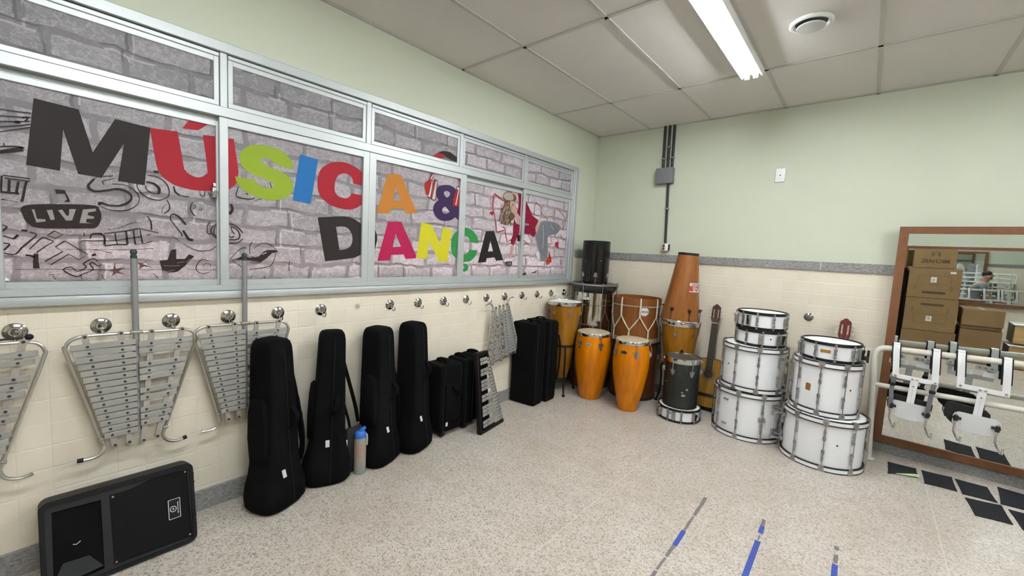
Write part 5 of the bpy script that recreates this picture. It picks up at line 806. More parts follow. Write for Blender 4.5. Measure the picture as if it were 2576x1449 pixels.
# ---------------------------------------------------------------- row of wall hooks
def make_hook(label, y, z=1.037, group='chrome hooks along the tiled wall'):
    t = thing('wall_hook', label, 'hook', (0, y, z), group=group)
    MB().lathe([(0.034, 0.0), (0.035, 0.004), (0.030, 0.008), (0.024, 0.010), (0.020, 0.013), (0.017, 0.024), (0.012, 0.030), (0.0, 0.032)], 28, axis=(1, 0, 0)).build('rosette', HOOKM, t)
    MB().tube([(0.026, 0, -0.004), (0.030, 0, -0.022), (0.038, 0.0, -0.036), (0.054, 0.002, -0.038), (0.064, 0.002, -0.028), (0.065, 0.002, -0.012)], 0.0035, 8, smooth=4).build('hook_wire', HOOKM, t)
    return t
labs = {-4.541: 'chrome hook holding the half seen left glockenspiel', -4.293: 'chrome hook holding the left side of the tall pole glockenspiel, second of the row',
        -4.046: 'chrome hook holding the right side of the second glockenspiel', -3.805: 'chrome hook holding the left side of the third glockenspiel',
        -3.556: 'chrome hook holding the right side of the third glockenspiel', -3.305: 'empty chrome hook just left of the bare screw hole',
        -2.808: 'empty chrome hook first to the right of the bare screw hole', -2.560: 'empty chrome hook second to the right of the bare screw hole',
        -2.310: 'empty chrome hook third to the right of the bare screw hole', -2.060: 'empty chrome hook just left of the upside down glockenspiel',
        -1.810: 'chrome hook holding the left tube of the upside down glockenspiel', -1.562: 'chrome hook holding the right tube of the upside down glockenspiel',
        -1.305: 'empty chrome hook first to the right of the upside down glockenspiel', -1.056: 'empty chrome hook second to the right of the upside down glockenspiel',
        -0.806: 'empty chrome hook just above the tall amber drum in the corner', -0.555: 'chrome hook nearest the room corner, beside the mirror finish drum'}
hook0 = None
for y, lb in labs.items():
    if hook0 is None:
        hook0 = make_hook(lb, y)
    else:
        h = copy_tree(hook0); h.location = (0, y, 1.037); h['label'] = lb
h = copy_tree(hook0); h.location = (2.236, 0, 1.026); h.rotation_euler = (0, 0, -PI / 2); h['label'] = 'single chrome hook on the back wall above the right white drum stack'
h['group'] = 'hooks on the back wall'
t = tag(MB().lathe([(0.0, 0.0), (0.020, 0.0), (0.020, 0.0012), (0.0, 0.0012)], 24, axis=(1, 0, 0)).build('screw_hole_mark', M('old_glue', (0.50, 0.40, 0.34), 0.7, var=0.15), loc=(0.0, -3.058, 1.04)),
        'round stain with a bare screw hole where a wall hook is missing', 'hook mark')
MB().box((0.0018, 0, 0), (0.0018, 0.012, 0.004)).build('hole', DARKGAP, t)

# ---------------------------------------------------------------- bell lyres (marching glockenspiels)
FRAMET = M('lyre_tube', (0.55, 0.54, 0.51), 0.28, 0.9, var=0.08)
RAILM = M('lyre_rail', (0.40, 0.375, 0.335), 0.5, 0.5, var=0.12, vscale=30)
GREENR = M('green_rubber', (0.022, 0.045, 0.042), 0.6)
def make_lyre(label, y, z=1.0, pole=True, ends=True, group='glockenspiels hung on the tiled wall'):
    t = thing('glockenspiel', label, 'glockenspiel', (0, y, z), group=group)
    X = 0.062
    fr = [(-0.197, -0.546), (-0.165, -0.549), (-0.135, -0.543), (-0.117, -0.522), (-0.115, -0.50), (-0.123, -0.475), (-0.16, -0.31), (-0.221, -0.062), (-0.222, -0.035), (-0.205, -0.008), (-0.17, 0.004), (-0.1, 0.005), (0.0, 0.002),
          (0.1, 0.0), (0.18, -0.003), (0.21, -0.016), (0.224, -0.045), (0.219, -0.075), (0.16, -0.275), (0.098, -0.48), (0.090, -0.515), (0.105, -0.548), (0.135, -0.561), (0.158, -0.560), (0.176, -0.555)]
    MB().tube([(X, a, b) for a, b in fr], 0.0072, 10, smooth=4).build('tube_frame', FRAMET, t)
    for (a0, b0, a1, b1) in ((-0.165, 0.004, -0.082, -0.505), (-0.051, 0.008, -0.034, -0.505), (0.054, 0.004, 0.016, -0.513), (0.168, 0.003, 0.066, -0.508)):
        m = MB()
        d = Vector((0, a1 - a0, b1 - b0)).normalized()
        sd = Vector((1, 0, 0)).cross(d)
        p0, p1 = Vector((X + 0.010, a0, b0)), Vector((X + 0.010, a1, b1))
        w = 0.0105
        lo = []
        for k in range(9):
            an = PI * k / 8
            lo.append((w * math.cos(an), w * math.sin(an)))
        L = (p1 - p0).length
        for k in range(9):
            an = PI + PI * k / 8
            lo.append((w * math.cos(an), -L + w * math.sin(an)))
        m.prism([lo], p0, sd, -d, (0.010, 0, 0))
        o = m.build('bar_rail', RAILM, t)
        for p in (p0, p1):
            MB().cyl(p + Vector((0.009, 0, 0)), p + Vector((0.0125, 0, 0)), 0.006, n=10).build('rail_bolt', SCREWM, o)
    rail = [lambda z: -0.165 + (z - 0.004) / -0.509 * 0.083, lambda z: -0.051 + (z - 0.008) / -0.513 * 0.017, lambda z: 0.054 + (z - 0.004) / -0.517 * -0.038, lambda z: 0.168 + (z - 0.003) / -0.511 * -0.102]
    def one(a0, a1, z, i, j, tilt):
        m = MB().box((X + 0.0245, 0, 0), (0.007, a1 - a0, 0.0243), r=0.0012, seg=1)
        c = (a0 + a1) / 2
        o = m.build('tone_bar', ALU, t)
        o.location = (0, c, z); o.rotation_euler = (tilt, 0, 0)
        for q in (i, j):
            MB().cyl((X + 0.027, rail[q](z) - c, 0.0), (X + 0.0305, rail[q](z) - c, 0.0), 0.0052, n=10).build('bar_screw', SCREWM, o)
    for k in range(15):
        z = -0.037 - k * 0.0296
        one(-0.209 + k * 0.0066, -0.003, z, 0, 1, 0.02)
    for z in (-0.048, -0.080, -0.144, -0.176, -0.208, -0.268, -0.304, -0.361, -0.393, -0.426):
        one(0.006, 0.206 + (z + 0.05) * 0.255, z, 2, 3, 0.02)
    for (a, b, tl) in ((-0.1235, -0.47, 0.226), (0.098, -0.478, -0.23)):
        MB().box((X, a, b), (0.019, 0.024, 0.012), rot=Matrix.Rotation(tl, 3, 'X'), r=0.003).build('tube_collar', STEEL, t)
    if pole:
        p = MB().cyl((X + 0.004, 0.0, -0.46), (X + 0.004, 0.0, 0.345), 0.0125, n=16)
        po = p.build('centre_pole', M('pole_grey', (0.30, 0.30, 0.31), 0.42, 0.6, var=0.06), t)
        q = MB().lathe([(0.0, 0.345), (0.0115, 0.345), (0.0122, 0.350), (0.0122, 0.358), (0.0085, 0.362), (0.0125, 0.368), (0.0128, 0.376), (0.009, 0.384), (0.0, 0.387)], 16, c=(X + 0.004, 0, 0))
        q.build('pole_cap', GREENR, po)
        MB().box((X + 0.004, 0.002, 0.006), (0.032, 0.045, 0.014), r=0.003).build('pole_clamp', STEEL, t)
    if ends:
        m = MB().tube([(X, -0.202, -0.5455), (X, -0.183, -0.5478)], 0.0092, 10)
        m.build('end_cap', BLACKR, t)
        m = MB().tube([(X, 0.166, -0.5585), (X, 0.181, -0.554)], 0.0092, 10)
        m.build('end_cap', BLACKR, t)
    return t
make_lyre('silver glockenspiel with centre pole and black frame ends, whole and second from the left', -4.185)
make_lyre('silver glockenspiel cut off by the left edge of the photo, a black mallet on it', -4.688, 1.003, True, False)
make_lyre('silver glockenspiel with centre pole partly hidden by the first black trombone case', -3.745, 0.998, True, False)
l4 = make_lyre('silver glockenspiel hung upside down beyond the black cases, narrow end up', -1.70, 0.45, False, False)
l4.rotation_euler = (PI + 0.18, 0, 0)
l4.location = (0.0, -1.60, 0.462)
l4.scale = (1, 1, 1)
t = thing('mallet', 'black mallet lying across the top tube of the left glockenspiel', 'mallet', (0.075, -4.5, 1.018))
MB().cyl((0, -0.26, -0.004), (0, -0.02, 0.004), 0.0042, n=8).build('mallet_stick', BLACKP, t)
MB().ball((0, -0.004, 0.005), 0.0125).build('mallet_head', BLACKR, t)

# ---------------------------------------------------------------- loudspeaker lying on its side
t = thing('loudspeaker', 'black loudspeaker lying on its side against the tiled wall, lower left', 'loudspeaker', (0.262, -4.01, 0.004))
tilt = math.atan2(0.077, 0.365)
RT = Matrix.Rotation(-tilt, 4, 'Y')
SPK = M('speaker_shell', (0.006, 0.006, 0.0065), 0.55, var=0.15, bump=0.35, bscale=700, spec=0.25)
SPK2 = M('speaker_trim', (0.016, 0.017, 0.018), 0.5, var=0.1, bump=0.3, bscale=700, spec=0.3)
kk = NT('speaker_grille')
tc = kk.n('TexCoord'); vo = kk.n('TexVoronoi', Scale=170.0, Randomness=0.0); sq = kk.n('SeparateXYZ'); cq = kk.n('CombineXYZ'); kk.l(tc.outputs['Object'], sq.inputs[0]); kk.l(sq.outputs['Y'], cq.inputs[0]); kk.l(sq.outputs['Z'], cq.inputs[1]); kk.l(cq.outputs[0], vo.inputs['Vector'])
kk.l(kk.ramp(vo.outputs['Distance'], [(0.0, (0.001, 0.001, 0.001)), (0.35, (0.002, 0.002, 0.002)), (0.5, (0.009, 0.009, 0.0095))]), kk.b.inputs['Base Color'])
kk.b.inputs['Roughness'].default_value = 0.6; kk.b.inputs['Specular IOR Level'].default_value = 0.15
GRILLE = kk.m
def face(loops, d0, d1):
    """loops in (y, s) on the tilted front face, extruded from depth d0 to d1 (towards the room)"""
    m = MB().prism(loops, (d0, 0, 0), (0, 1, 0), (0, 0, 1), (d1 - d0, 0, 0))
    return m.xf(RT)
def rrect(y0, y1, s0, s1, r, n=5):
    out = []
    for (cy, cs, a0) in ((y1 - r, s1 - r, 0), (y0 + r, s1 - r, 90), (y0 + r, s0 + r, 180), (y1 - r, s0 + r, 270)):
        for k in range(n + 1):
            a = math.radians(a0 + 90 * k / n)
            out.append((cy + r * math.cos(a), cs + r * math.sin(a)))
    return out
outer = rrect(-0.495, 0.0, 0.0, 0.37, 0.03)
hole_h = [(-0.463, 0.022), (-0.318, 0.03), (-0.318, 0.317), (-0.459, 0.324)]
wave = [(-0.292, 0.325), (-0.25, 0.324), (-0.217, 0.327), (-0.18, 0.338), (-0.15, 0.344), (-0.05, 0.342), (-0.022, 0.338)]
hole_g = [(-0.289, 0.03), (-0.018, 0.022)] + wave[::-1]
sec = []
for d, sc, dz in ((0.0, 1.0, 0), (-0.03, 1.0, 0), (-0.10, 0.97, 0), (-0.20, 0.74, 0)):
    cy, cs = -0.2475, 0.185
    zoff = -0.185 * (1 - sc) * 0
    sec.append([Vector((d, cy + (y - cy) * (1 if sc > 0.9 else 0.96), cs + (s - cs) * sc + (0.02 if sc < 0.9 else 0))) for (y, s) in outer])
m = MB().loft(sec)
m.xf(RT)
m.build('cabinet', SPK, t)
face([outer, hole_h, hole_g], 0.0, 0.012).build('front_trim', SPK2, t)
m = face([rrect(-0.495, 0.0, 0.0, 0.37, 0.03), rrect(-0.478, -0.014, 0.014, 0.350, 0.022)], 0.012, 0.020)
m.build('corner_guard', SPK, t)
face([hole_g], 0.001, 0.008).build('grille', GRILLE, t)
ho = face([hole_h], 0.0005, 0.002).build('horn_mouth', M('horn_black', (0.002, 0.002, 0.002), 0.6, spec=0.1), t)
m = MB().add([RT @ Vector(p) for p in ((0.013, -0.47, 0.03), (0.013, -0.32, 0.045), (0.004, -0.36, 0.105), (0.004, -0.435, 0.11))], [(0, 1, 2, 3)])
m.build('horn_lip', SPK2, ho, angle=0)
m = MB().tube([RT @ Vector((0.006, -0.405, 0.172)), RT @ Vector((0.008, -0.395, 0.168)), RT @ Vector((0.006, -0.383, 0.176))], 0.0016, 6)
m.build('horn_driver_rim', LABELW, ho)
BADGEW = M('badge_white', (0.55, 0.55, 0.55), 0.5)
bd = face([rrect(-0.1, -0.055, 0.132, 0.222, 0.002, 1)], 0.008, 0.0105).build('badge', BLACKP, t)
face([rrect(-0.1, -0.055, 0.132, 0.222, 0.002, 1), rrect(-0.0975, -0.0575, 0.1345, 0.2195, 0.002, 1)], 0.0105, 0.0112).build('badge_border', BADGEW, bd)
ring = lambda r: [(-0.082 + r * math.cos(2 * PI * k / 24), 0.177 + r * 1.12 * math.sin(2 * PI * k / 24)) for k in range(24)]
face([ring(0.0125), ring(0.0095)], 0.0105, 0.0112).build('badge_emblem', BADGEW, bd)
face([[(-0.0835, 0.172), (-0.0805, 0.172), (-0.0805, 0.176), (-0.077, 0.176), (-0.077, 0.178), (-0.0805, 0.178), (-0.0805, 0.183), (-0.0835, 0.183), (-0.0835, 0.178), (-0.0865, 0.178), (-0.0865, 0.176), (-0.0835, 0.176)]], 0.0105, 0.0112).build('badge_emblem', BADGEW, bd)
m = MB()
for k in range(11):
    s0 = 0.152 + k * 0.0048
    w = (0.004, 0.0048, 0.003)[k % 3]
    m.prism([[(-0.0665, s0), (-0.0665 + w, s0), (-0.0665 + w, s0 + 0.0034), (-0.0665, s0 + 0.0034)]], (0.0105, 0, 0), (0, 1, 0), (0, 0, 1), (0.0007, 0, 0))
m.xf(RT)
m.build('badge_lettering', BADGEW, bd, angle=0)
for (y, s) in ((-0.281, 0.314), (-0.281, 0.038), (-0.026, 0.035), (-0.03, 0.33)):
    MB().cyl(RT @ Vector((0.008, y, s)), RT @ Vector((0.0115, y, s)), 0.004, n=10).build('grille_screw', STEEL, t)
for s in (0.262, 0.105):
    MB().cyl(RT @ Vector((-0.03, 0.0, s)), RT @ Vector((-0.03, 0.010, s)), 0.006, n=10).build('side_screw', BLACKP, t)
for s in (0.30, 0.06):
    MB().box(RT @ Vector((-0.02, 0.002, s)), (0.03, 0.008, 0.035), r=0.003).build('side_foot', BLACKR, t)
# ---------------------------------------------------------------- trombone cases
def superrect(w, d, n=28, e=4.2):
    out = []
    for k in range(n):
        a = 2 * PI * k / n
        c, s_ = math.cos(a), math.sin(a)
        out.append((d / 2 * math.copysign(abs(c) ** (2 / e), c), w / 2 * math.copysign(abs(s_) ** (2 / e), s_)))
    return out
def trombone_case(label, x, y, rz, lean=(0.0, 0.0), h=0.925, pocket=1, tagpos=None, strap=0):
    t = thing('trombone_case', label, 'instrument case', (x, y, 0.0), rz, group='black trombone cases along the tiled wall')
    k = h / 0.925
    secs = []
    for (z, w, d, e) in ((0.0, 0.20, 0.165, 3), (0.006, 0.245, 0.205, 3), (0.03, 0.278, 0.238, 3.2), (0.08, 0.284, 0.244, 3.2), (0.13, 0.266, 0.236, 3.4), (0.19, 0.228, 0.212, 3.8), (0.25, 0.202, 0.197, 4.5), (0.33, 0.186, 0.186, 7),
                       (0.50, 0.172, 0.180, 9), (0.70, 0.158, 0.168, 9), (0.84, 0.150, 0.160, 9), (0.880, 0.147, 0.156, 8), (0.906, 0.138, 0.146, 6), (0.919, 0.120, 0.130, 5), (0.925, 0.09, 0.10, 4)):
        lx = lean[0] * z; ly = lean[1] * z
        secs.append([Vector((a + lx, b + ly, z * k)) for a, b in superrect(w, d, 32, e)])
    MB().loft(secs).build('case_body', BLACKF, t, angle=50)
    # zip line down the front
    P = []
    for (z, d) in ((0.03, 0.238), (0.08, 0.244), (0.13, 0.236), (0.19, 0.215), (0.25, 0.2), (0.33, 0.19), (0.5, 0.182), (0.7, 0.17), (0.84, 0.16), (0.875, 0.153)):
        P.append((d / 2 + lean[0] * z + 0.001, 0.012 + lean[1] * z, z * k))
    MB().tube(P, 0.0022, 6).build('zip', BLACKP, t)
    # side pocket
    if pocket:
        sgn = -1 if pocket > 0 else 1
        secs = []
        for (z, w, d) in ((0.27, 0.03, 0.08), (0.29, 0.055, 0.12), (0.40, 0.062, 0.13), (0.54, 0.05, 0.12), (0.60, 0.036, 0.10), (0.615, 0.014, 0.06)):
            secs.append([Vector((a + lean[0] * z, sgn * (0.086 + 0.004) + b + lean[1] * z, z * k)) for a, b in superrect(w, d, 20, 4)])
        MB().loft(secs).build('side_pocket', BLACKF, t, angle=50)
    # handle on the front
    z0 = 0.43 if pocket >= 0 else 0.52
    MB().strip(spline([(0.09 + lean[0] * z0, 0.03, z0), (0.125 + lean[0] * z0, 0.035, z0 + 0.03), (0.128 + lean[0] * (z0 + .1), 0.05, z0 + 0.075), (0.088 + lean[0] * (z0 + .12), 0.055, z0 + 0.115)], 4), 0.024, 0.006, (0, 1, 0.2)).build('carry_handle', BLACKF, t)
    if strap:
        MB().strip(spline([(0.02 + lean[0] * 0.8, 0.082 + lean[1] * 0.8, 0.80), (0.03, 0.088, 0.66), (0.05, 0.098, 0.52), (0.065, 0.108, 0.40), (0.06, 0.120, 0.28), (0.03, 0.130, 0.20)], 5), [0.028] * 8 + [0.036] * 10 + [0.03] * 8, 0.007, (1, 0.2, 0)).build('shoulder_strap', BLACKF, t)
        MB().box((0.055, 0.104, 0.45), (0.05, 0.012, 0.11), rot=Matrix.Rotation(0.12, 3, 'X'), r=0.005).build('strap_pad', BLACKF, t)
    if tagpos:
        ya, za, yaw = tagpos
        d = 0.106 if za < 0.25 else 0.1
        m = MB().box((0, 0, 0), (0.002, 0.022, 0.042))
        # lie on the body: find the section radius along the yaw
        import bisect
        zs = [(0.13, 0.268, 0.236, 3.4), (0.19, 0.228, 0.212, 3.8), (0.25, 0.202, 0.197, 4.5), (0.33, 0.186, 0.186, 7)]
        for a, b in zip(zs, zs[1:]):
            if a[0] <= za <= b[0]:
                u = (za - a[0]) / (b[0] - a[0])
                w, dd, e = (a[i] + (b[i] - a[i]) * u for i in (1, 2, 3))
        sy = ya / (w / 2)
        px = dd / 2 * (1 - abs(sy) ** e) ** (1 / e)
        o = m.build('case_label', LABELW, t)
        slope = math.atan2(0.02, 0.06) if za < 0.25 else 0.06
        o.location = (px + lean[0] * za + 0.0015, ya, za * k)
        o.rotation_euler = (0, -slope if za < 0.25 else -0.05, 0.0)
        tag(o, 'small white paper label on the case')
    return t
trombone_case('black trombone case nearest the viewer, first of four, overlapping a glockenspiel', 0.215, -3.64, 0.38, (-0.06, 0.02), 0.925, 1, (-0.03, 0.205, 0), 1)
trombone_case('black trombone case second from the left with its strap hanging loose', 0.165, -3.335, -0.38, (-0.04, 0.03), 0.925, 1, (0.0, 0.262, 0), 0)
trombone_case('black trombone case third from the left, behind the water bottle', 0.185, -2.985, 0.34, (-0.05, 0.03), 0.915, 1, (-0.02, 0.245, 0), 1)
trombone_case('black trombone case fourth from the left, beside the square wheeled cases', 0.185, -2.705, 0.32, (-0.05, 0.03), 0.92, -1, (-0.03, 0.245, 0), 0)
# loose strap and pouch by the second case
t = thing('shoulder_strap', 'black shoulder strap hanging from the second trombone case to a dark pouch', 'strap', (0.2, -3.2, 0))
MB().strip(spline([(0.0, -0.064, 0.80), (0.0, -0.058, 0.76), (0.0, -0.014, 0.60), (-0.01, 0.018, 0.50), (-0.03, 0.052, 0.40), (-0.05, 0.080, 0.30)], 5), 0.022, 0.004, (0.5, 1, 0)).build('strap_webbing', BLACKF, t)
MB().strip(spline([(0.0, -0.058, 0.53), (0.01, -0.048, 0.46), (0.01, -0.02, 0.36), (0.0, -0.004, 0.30)], 5), 0.016, 0.004, (0.5, 1, 0)).build('strap_webbing', BLACKF, t)
MB().box((0.0, -0.065, 0.815), (0.006, 0.010, 0.03), r=0.002).build('strap_clip', STEEL, t)
MB().box((0.004, -0.05, 0.70), (0.008, 0.026, 0.02), r=0.003).build('strap_buckle', BLACKP, t)
t = thing('pouch', 'dark grey fabric pouch leaning between the second and third trombone cases', 'pouch', (0.17, -3.185, 0))
POUCH = M('pouch_fabric', (0.012, 0.012, 0.013), 0.85, var=0.3, vscale=60, bump=0.5, bscale=500)
m = MB()
secs = []
for (z, w, d) in ((0.0, 0.07, 0.07), (0.01, 0.085, 0.085), (0.10, 0.095, 0.08), (0.20, 0.10, 0.06), (0.275, 0.105, 0.03), (0.29, 0.10, 0.012)):
    secs.append([Vector((a + z * 0.06, b + z * 0.05 + (0.008 if b > 0 else 0) * z, z)) for a, b in superrect(w, d, 24, 4)])
m.loft(secs).build('pouch_body', POUCH, t, angle=50)
MB().box((0.037, -0.042, 0.20), (0.002, 0.012, 0.05)).build('pouch_label', LABELW, t)

# ---------------------------------------------------------------- water bottle
kb = NT('bottle_plastic')
tc = kb.n('TexCoord'); sp = kb.n('SeparateXYZ'); kb.l(tc.outputs['Object'], sp.inputs[0])
kb.l(kb.ramp(sp.outputs['Z'], [(0.0, (0.30, 0.36, 0.33)), (0.10, (0.42, 0.36, 0.29)), (0.17, (0.46, 0.30, 0.21)), (0.235, (0.36, 0.37, 0.33))]), kb.b.inputs['Base Color'])
kb.b.inputs['Roughness'].default_value = 0.35
kb.b.inputs['Transmission Weight'].default_value = 0.25
BLUEC = M('blue_cap', (0.03, 0.14, 0.52), 0.35, var=0.1)
t = thing('water_bottle', 'tall translucent water bottle with a blue flip cap on the floor between black cases', 'bottle', (0.245, -3.155, 0))
MB().lathe([(0.0, 0.0), (0.032, 0.0), (0.036, 0.004), (0.037, 0.02), (0.037, 0.20), (0.035, 0.225), (0.031, 0.236), (0.031, 0.240), (0.0, 0.240)], 32).build('bottle_body', kb.m, t)
c = MB().lathe([(0.0, 0.238), (0.034, 0.238), (0.035, 0.242), (0.035, 0.262), (0.030, 0.272), (0.020, 0.280), (0.0, 0.282)], 32).build('cap', BLUEC, t)
MB().box((0.006, 0.012, 0.288), (0.02, 0.042, 0.02), rot=Matrix.Rotation(0.35, 3, 'X'), r=0.006).build('flip_spout', BLUEC, c)
MB().tube([(0.0, 0.036, 0.25), (0.0, 0.046, 0.235), (0.0, 0.048, 0.20), (0.0, 0.046, 0.17)], 0.006, 8, smooth=3).build('carry_loop', M('clear_loop', (0.45, 0.48, 0.46), 0.4), t)
m = MB()
for k in range(9):
    m.box((0.0355, -0.008, 0.05 + k * 0.018), (0.003, 0.012 if k % 2 else 0.02, 0.0022))
m.build('volume_marks', M('mark_blue', (0.25, 0.33, 0.38), 0.5), t)

# ---------------------------------------------------------------- square wheeled cases
def square_case(label, y, w, d, h, x0=0.0, handle=True, wheel=True, lean=0.0):
    t = thing('wheeled_case', label, 'instrument case', (x0, y, 0), 0, group='square black wheeled cases along the tiled wall', rot=(0, lean, 0))
    z0 = 0.035
    MB().box((d / 2, 0, z0 + (h - z0) / 2), (d, w, h - z0), r=0.022, seg=3).build('case_body', BLACKF, t, angle=50)
    m = MB()
    for yy in (-w / 2 + 0.03, w / 2 - 0.03):
        P = [(d + 0.001, yy, z0 + 0.03), (d + 0.001, yy, h - 0.03), (d - 0.022, yy, h + 0.001), (0.02, yy, h + 0.001)]
        m.tube(P, 0.003, 6)
    m.build('zip', BLACKP, t)
    if handle:
        MB().strip(spline([(0.03, 0, h - 0.002), (0.05, 0, h + 0.02), (0.11, 0, h + 0.024), (0.14, 0, h + 0.018), (0.16, 0, h - 0.002)], 4), 0.03, 0.012, (0, 1, 0)).build('carry_handle', BLACKF, t)
    if wheel:
        for xx in (d - 0.03, 0.05):
            wv = MB().lathe([(0.012, -0.012), (0.034, -0.012), (0.036, -0.008), (0.036, 0.008), (0.034, 0.012), (0.012, 0.012)], 20, c=(xx, -w / 2 + 0.035, 0.036), axis=(0, 1, 0))
            o = wv.build('wheel', BLACKR, t)
            MB().box((xx, -w / 2 + 0.035, 0.055), (0.05, 0.034, 0.03), r=0.006).build('wheel_housing', BLACKP, o)
    return t
c = square_case('black wheeled case nearest the trombone cases, with a white label', -2.375, 0.225, 0.222, 0.565, 0.008)
p = MB().box((0.227, 0.0, 0.27), (0.025, 0.15, 0.30), r=0.012).build('front_pocket', BLACKF, c)
MB().strip(spline([(0.243, -0.02, 0.40), (0.252, 0.01, 0.36), (0.25, 0.05, 0.33), (0.243, 0.07, 0.35)], 4), 0.025, 0.006, (1, 0, 1)).build('pocket_flap', BLACKF, p)
MB().box((0.231, -0.055, 0.115), (0.004, 0.02, 0.05)).build('case_label', LABELW, c)
square_case('black wheeled case in the middle of the square three', -2.185, 0.135, 0.215, 0.575, 0.008)
square_case('black wheeled case farthest right of the square three, next to the upright glockenspiel', -2.045, 0.125, 0.205, 0.585, 0.008, wheel=False)

# ---------------------------------------------------------------- upright glockenspiel kit with black frame
t = thing('glockenspiel', 'glockenspiel with a black frame standing on the floor against the square cases', 'glockenspiel', (0.355, -2.05, 0), 0, rot=(0, -0.13, 0.165))
BK = M('frame_black', (0.007, 0.005, 0.005), 0.5, spec=0.25)
ov = [(-0.155, 0.012), (0.165, 0.012), (-0.005, 0.635), (-0.135, 0.635)]
for (a, b, w) in ((0, 1, 0.03), (2, 3, 0.03), (3, 0, 0.026), (1, 2, 0.02)):
    p, q = ov[a], ov[b]
    m = MB()
    d = Vector((0, q[0] - p[0], q[1] - p[1])); L = d.length
    an = math.atan2(d.z, d.y)
    m.box((0, 0, 0), (0.04, L + 0.02, w), rot=Matrix.Rotation(an, 3, 'X'), r=0.006)
    m.build('frame_rail', BK, t, loc=(0, (p[0] + q[0]) / 2, (p[1] + q[1]) / 2))
MB().box((-0.02, -0.05, 0.30), (0.008, 0.13, 0.56)).build('back_board', M('back_board', (0.005, 0.005, 0.005), 0.7, spec=0.1), t)
zz = 0.055
for k in range(19):
    z = 0.05 + k * 0.0295
    f = k / 18
    yr = 0.148 - f * 0.145
    yl = 0.03 - f * 0.06
    o = MB().box((0.026, 0, 0), (0.007, yr - yl, 0.024), r=0.0012, seg=1).build('tone_bar', ALU, t, loc=(0, (yr + yl) / 2, z), rot=(0.02, 0, 0))
    MB().cyl((0.029, (yr - yl) * 0.3, 0), (0.0325, (yr - yl) * 0.3, 0), 0.004, n=8).build('bar_screw', SCREWM, o)
    if k % 7 not in (2, 6):
        yl2 = -0.140 + f * 0.012
        o = MB().box((0.030, 0, 0), (0.007, yl - 0.006 - yl2, 0.024), r=0.0012, seg=1).build('tone_bar', ALU, t, loc=(0, (yl - 0.006 + yl2) / 2, z + 0.012), rot=(0.02, 0, 0))
        MB().cyl((0.033, -0.02, 0), (0.0365, -0.02, 0), 0.004, n=8).build('bar_screw', SCREWM, o)
# ---------------------------------------------------------------- two tall soft cases
def tall_case(label, x, y, rz, w, d, h, hx):
    t = thing('tall_soft_case', label, 'instrument case', (x, y, 0), rz, group='tall black soft cases near the corner')
    MB().box((0, 0, h / 2), (d, w, h), r=0.02, seg=3).build('case_body', BLACKF, t, angle=50)
    m = MB()
    for yy in (-w / 2 + 0.012, w / 2 - 0.012):
        m.tube([(d / 2 + 0.001, yy, 0.03), (d / 2 + 0.001, yy, h - 0.02), (d / 2 - 0.02, yy, h + 0.001), (-d / 2 + 0.02, yy, h + 0.001)], 0.003, 6)
    m.build('zip', BLACKP, t)
    MB().strip(spline([(hx - 0.05, 0, h - 0.003), (hx - 0.035, 0, h + 0.022), (hx + 0.035, 0, h + 0.024), (hx + 0.05, 0, h - 0.003)], 4), 0.03, 0.009, (0, 1, 0)).build('carry_handle', BLACKF, t)
    return t
tall_case('tall black soft case in front, nearer the glockenspiels', 0.163, -1.358, 0.11, 0.155, 0.285, 0.795, 0.06)
c = tall_case('tall black soft case behind, against the amber corner drum', 0.165, -1.155, 0.04, 0.16, 0.30, 0.800, -0.02)
MB().box((0.152, 0.02, 0.40), (0.02, 0.10, 0.42), r=0.009).build('front_pocket', BLACKF, c)
MB().strip(spline([(0.155, 0.075, 0.66), (0.175, 0.085, 0.55), (0.175, 0.085, 0.35), (0.155, 0.08, 0.2)], 4), 0.025, 0.005, (0, 1, 0)).build('shoulder_strap', BLACKF, c)
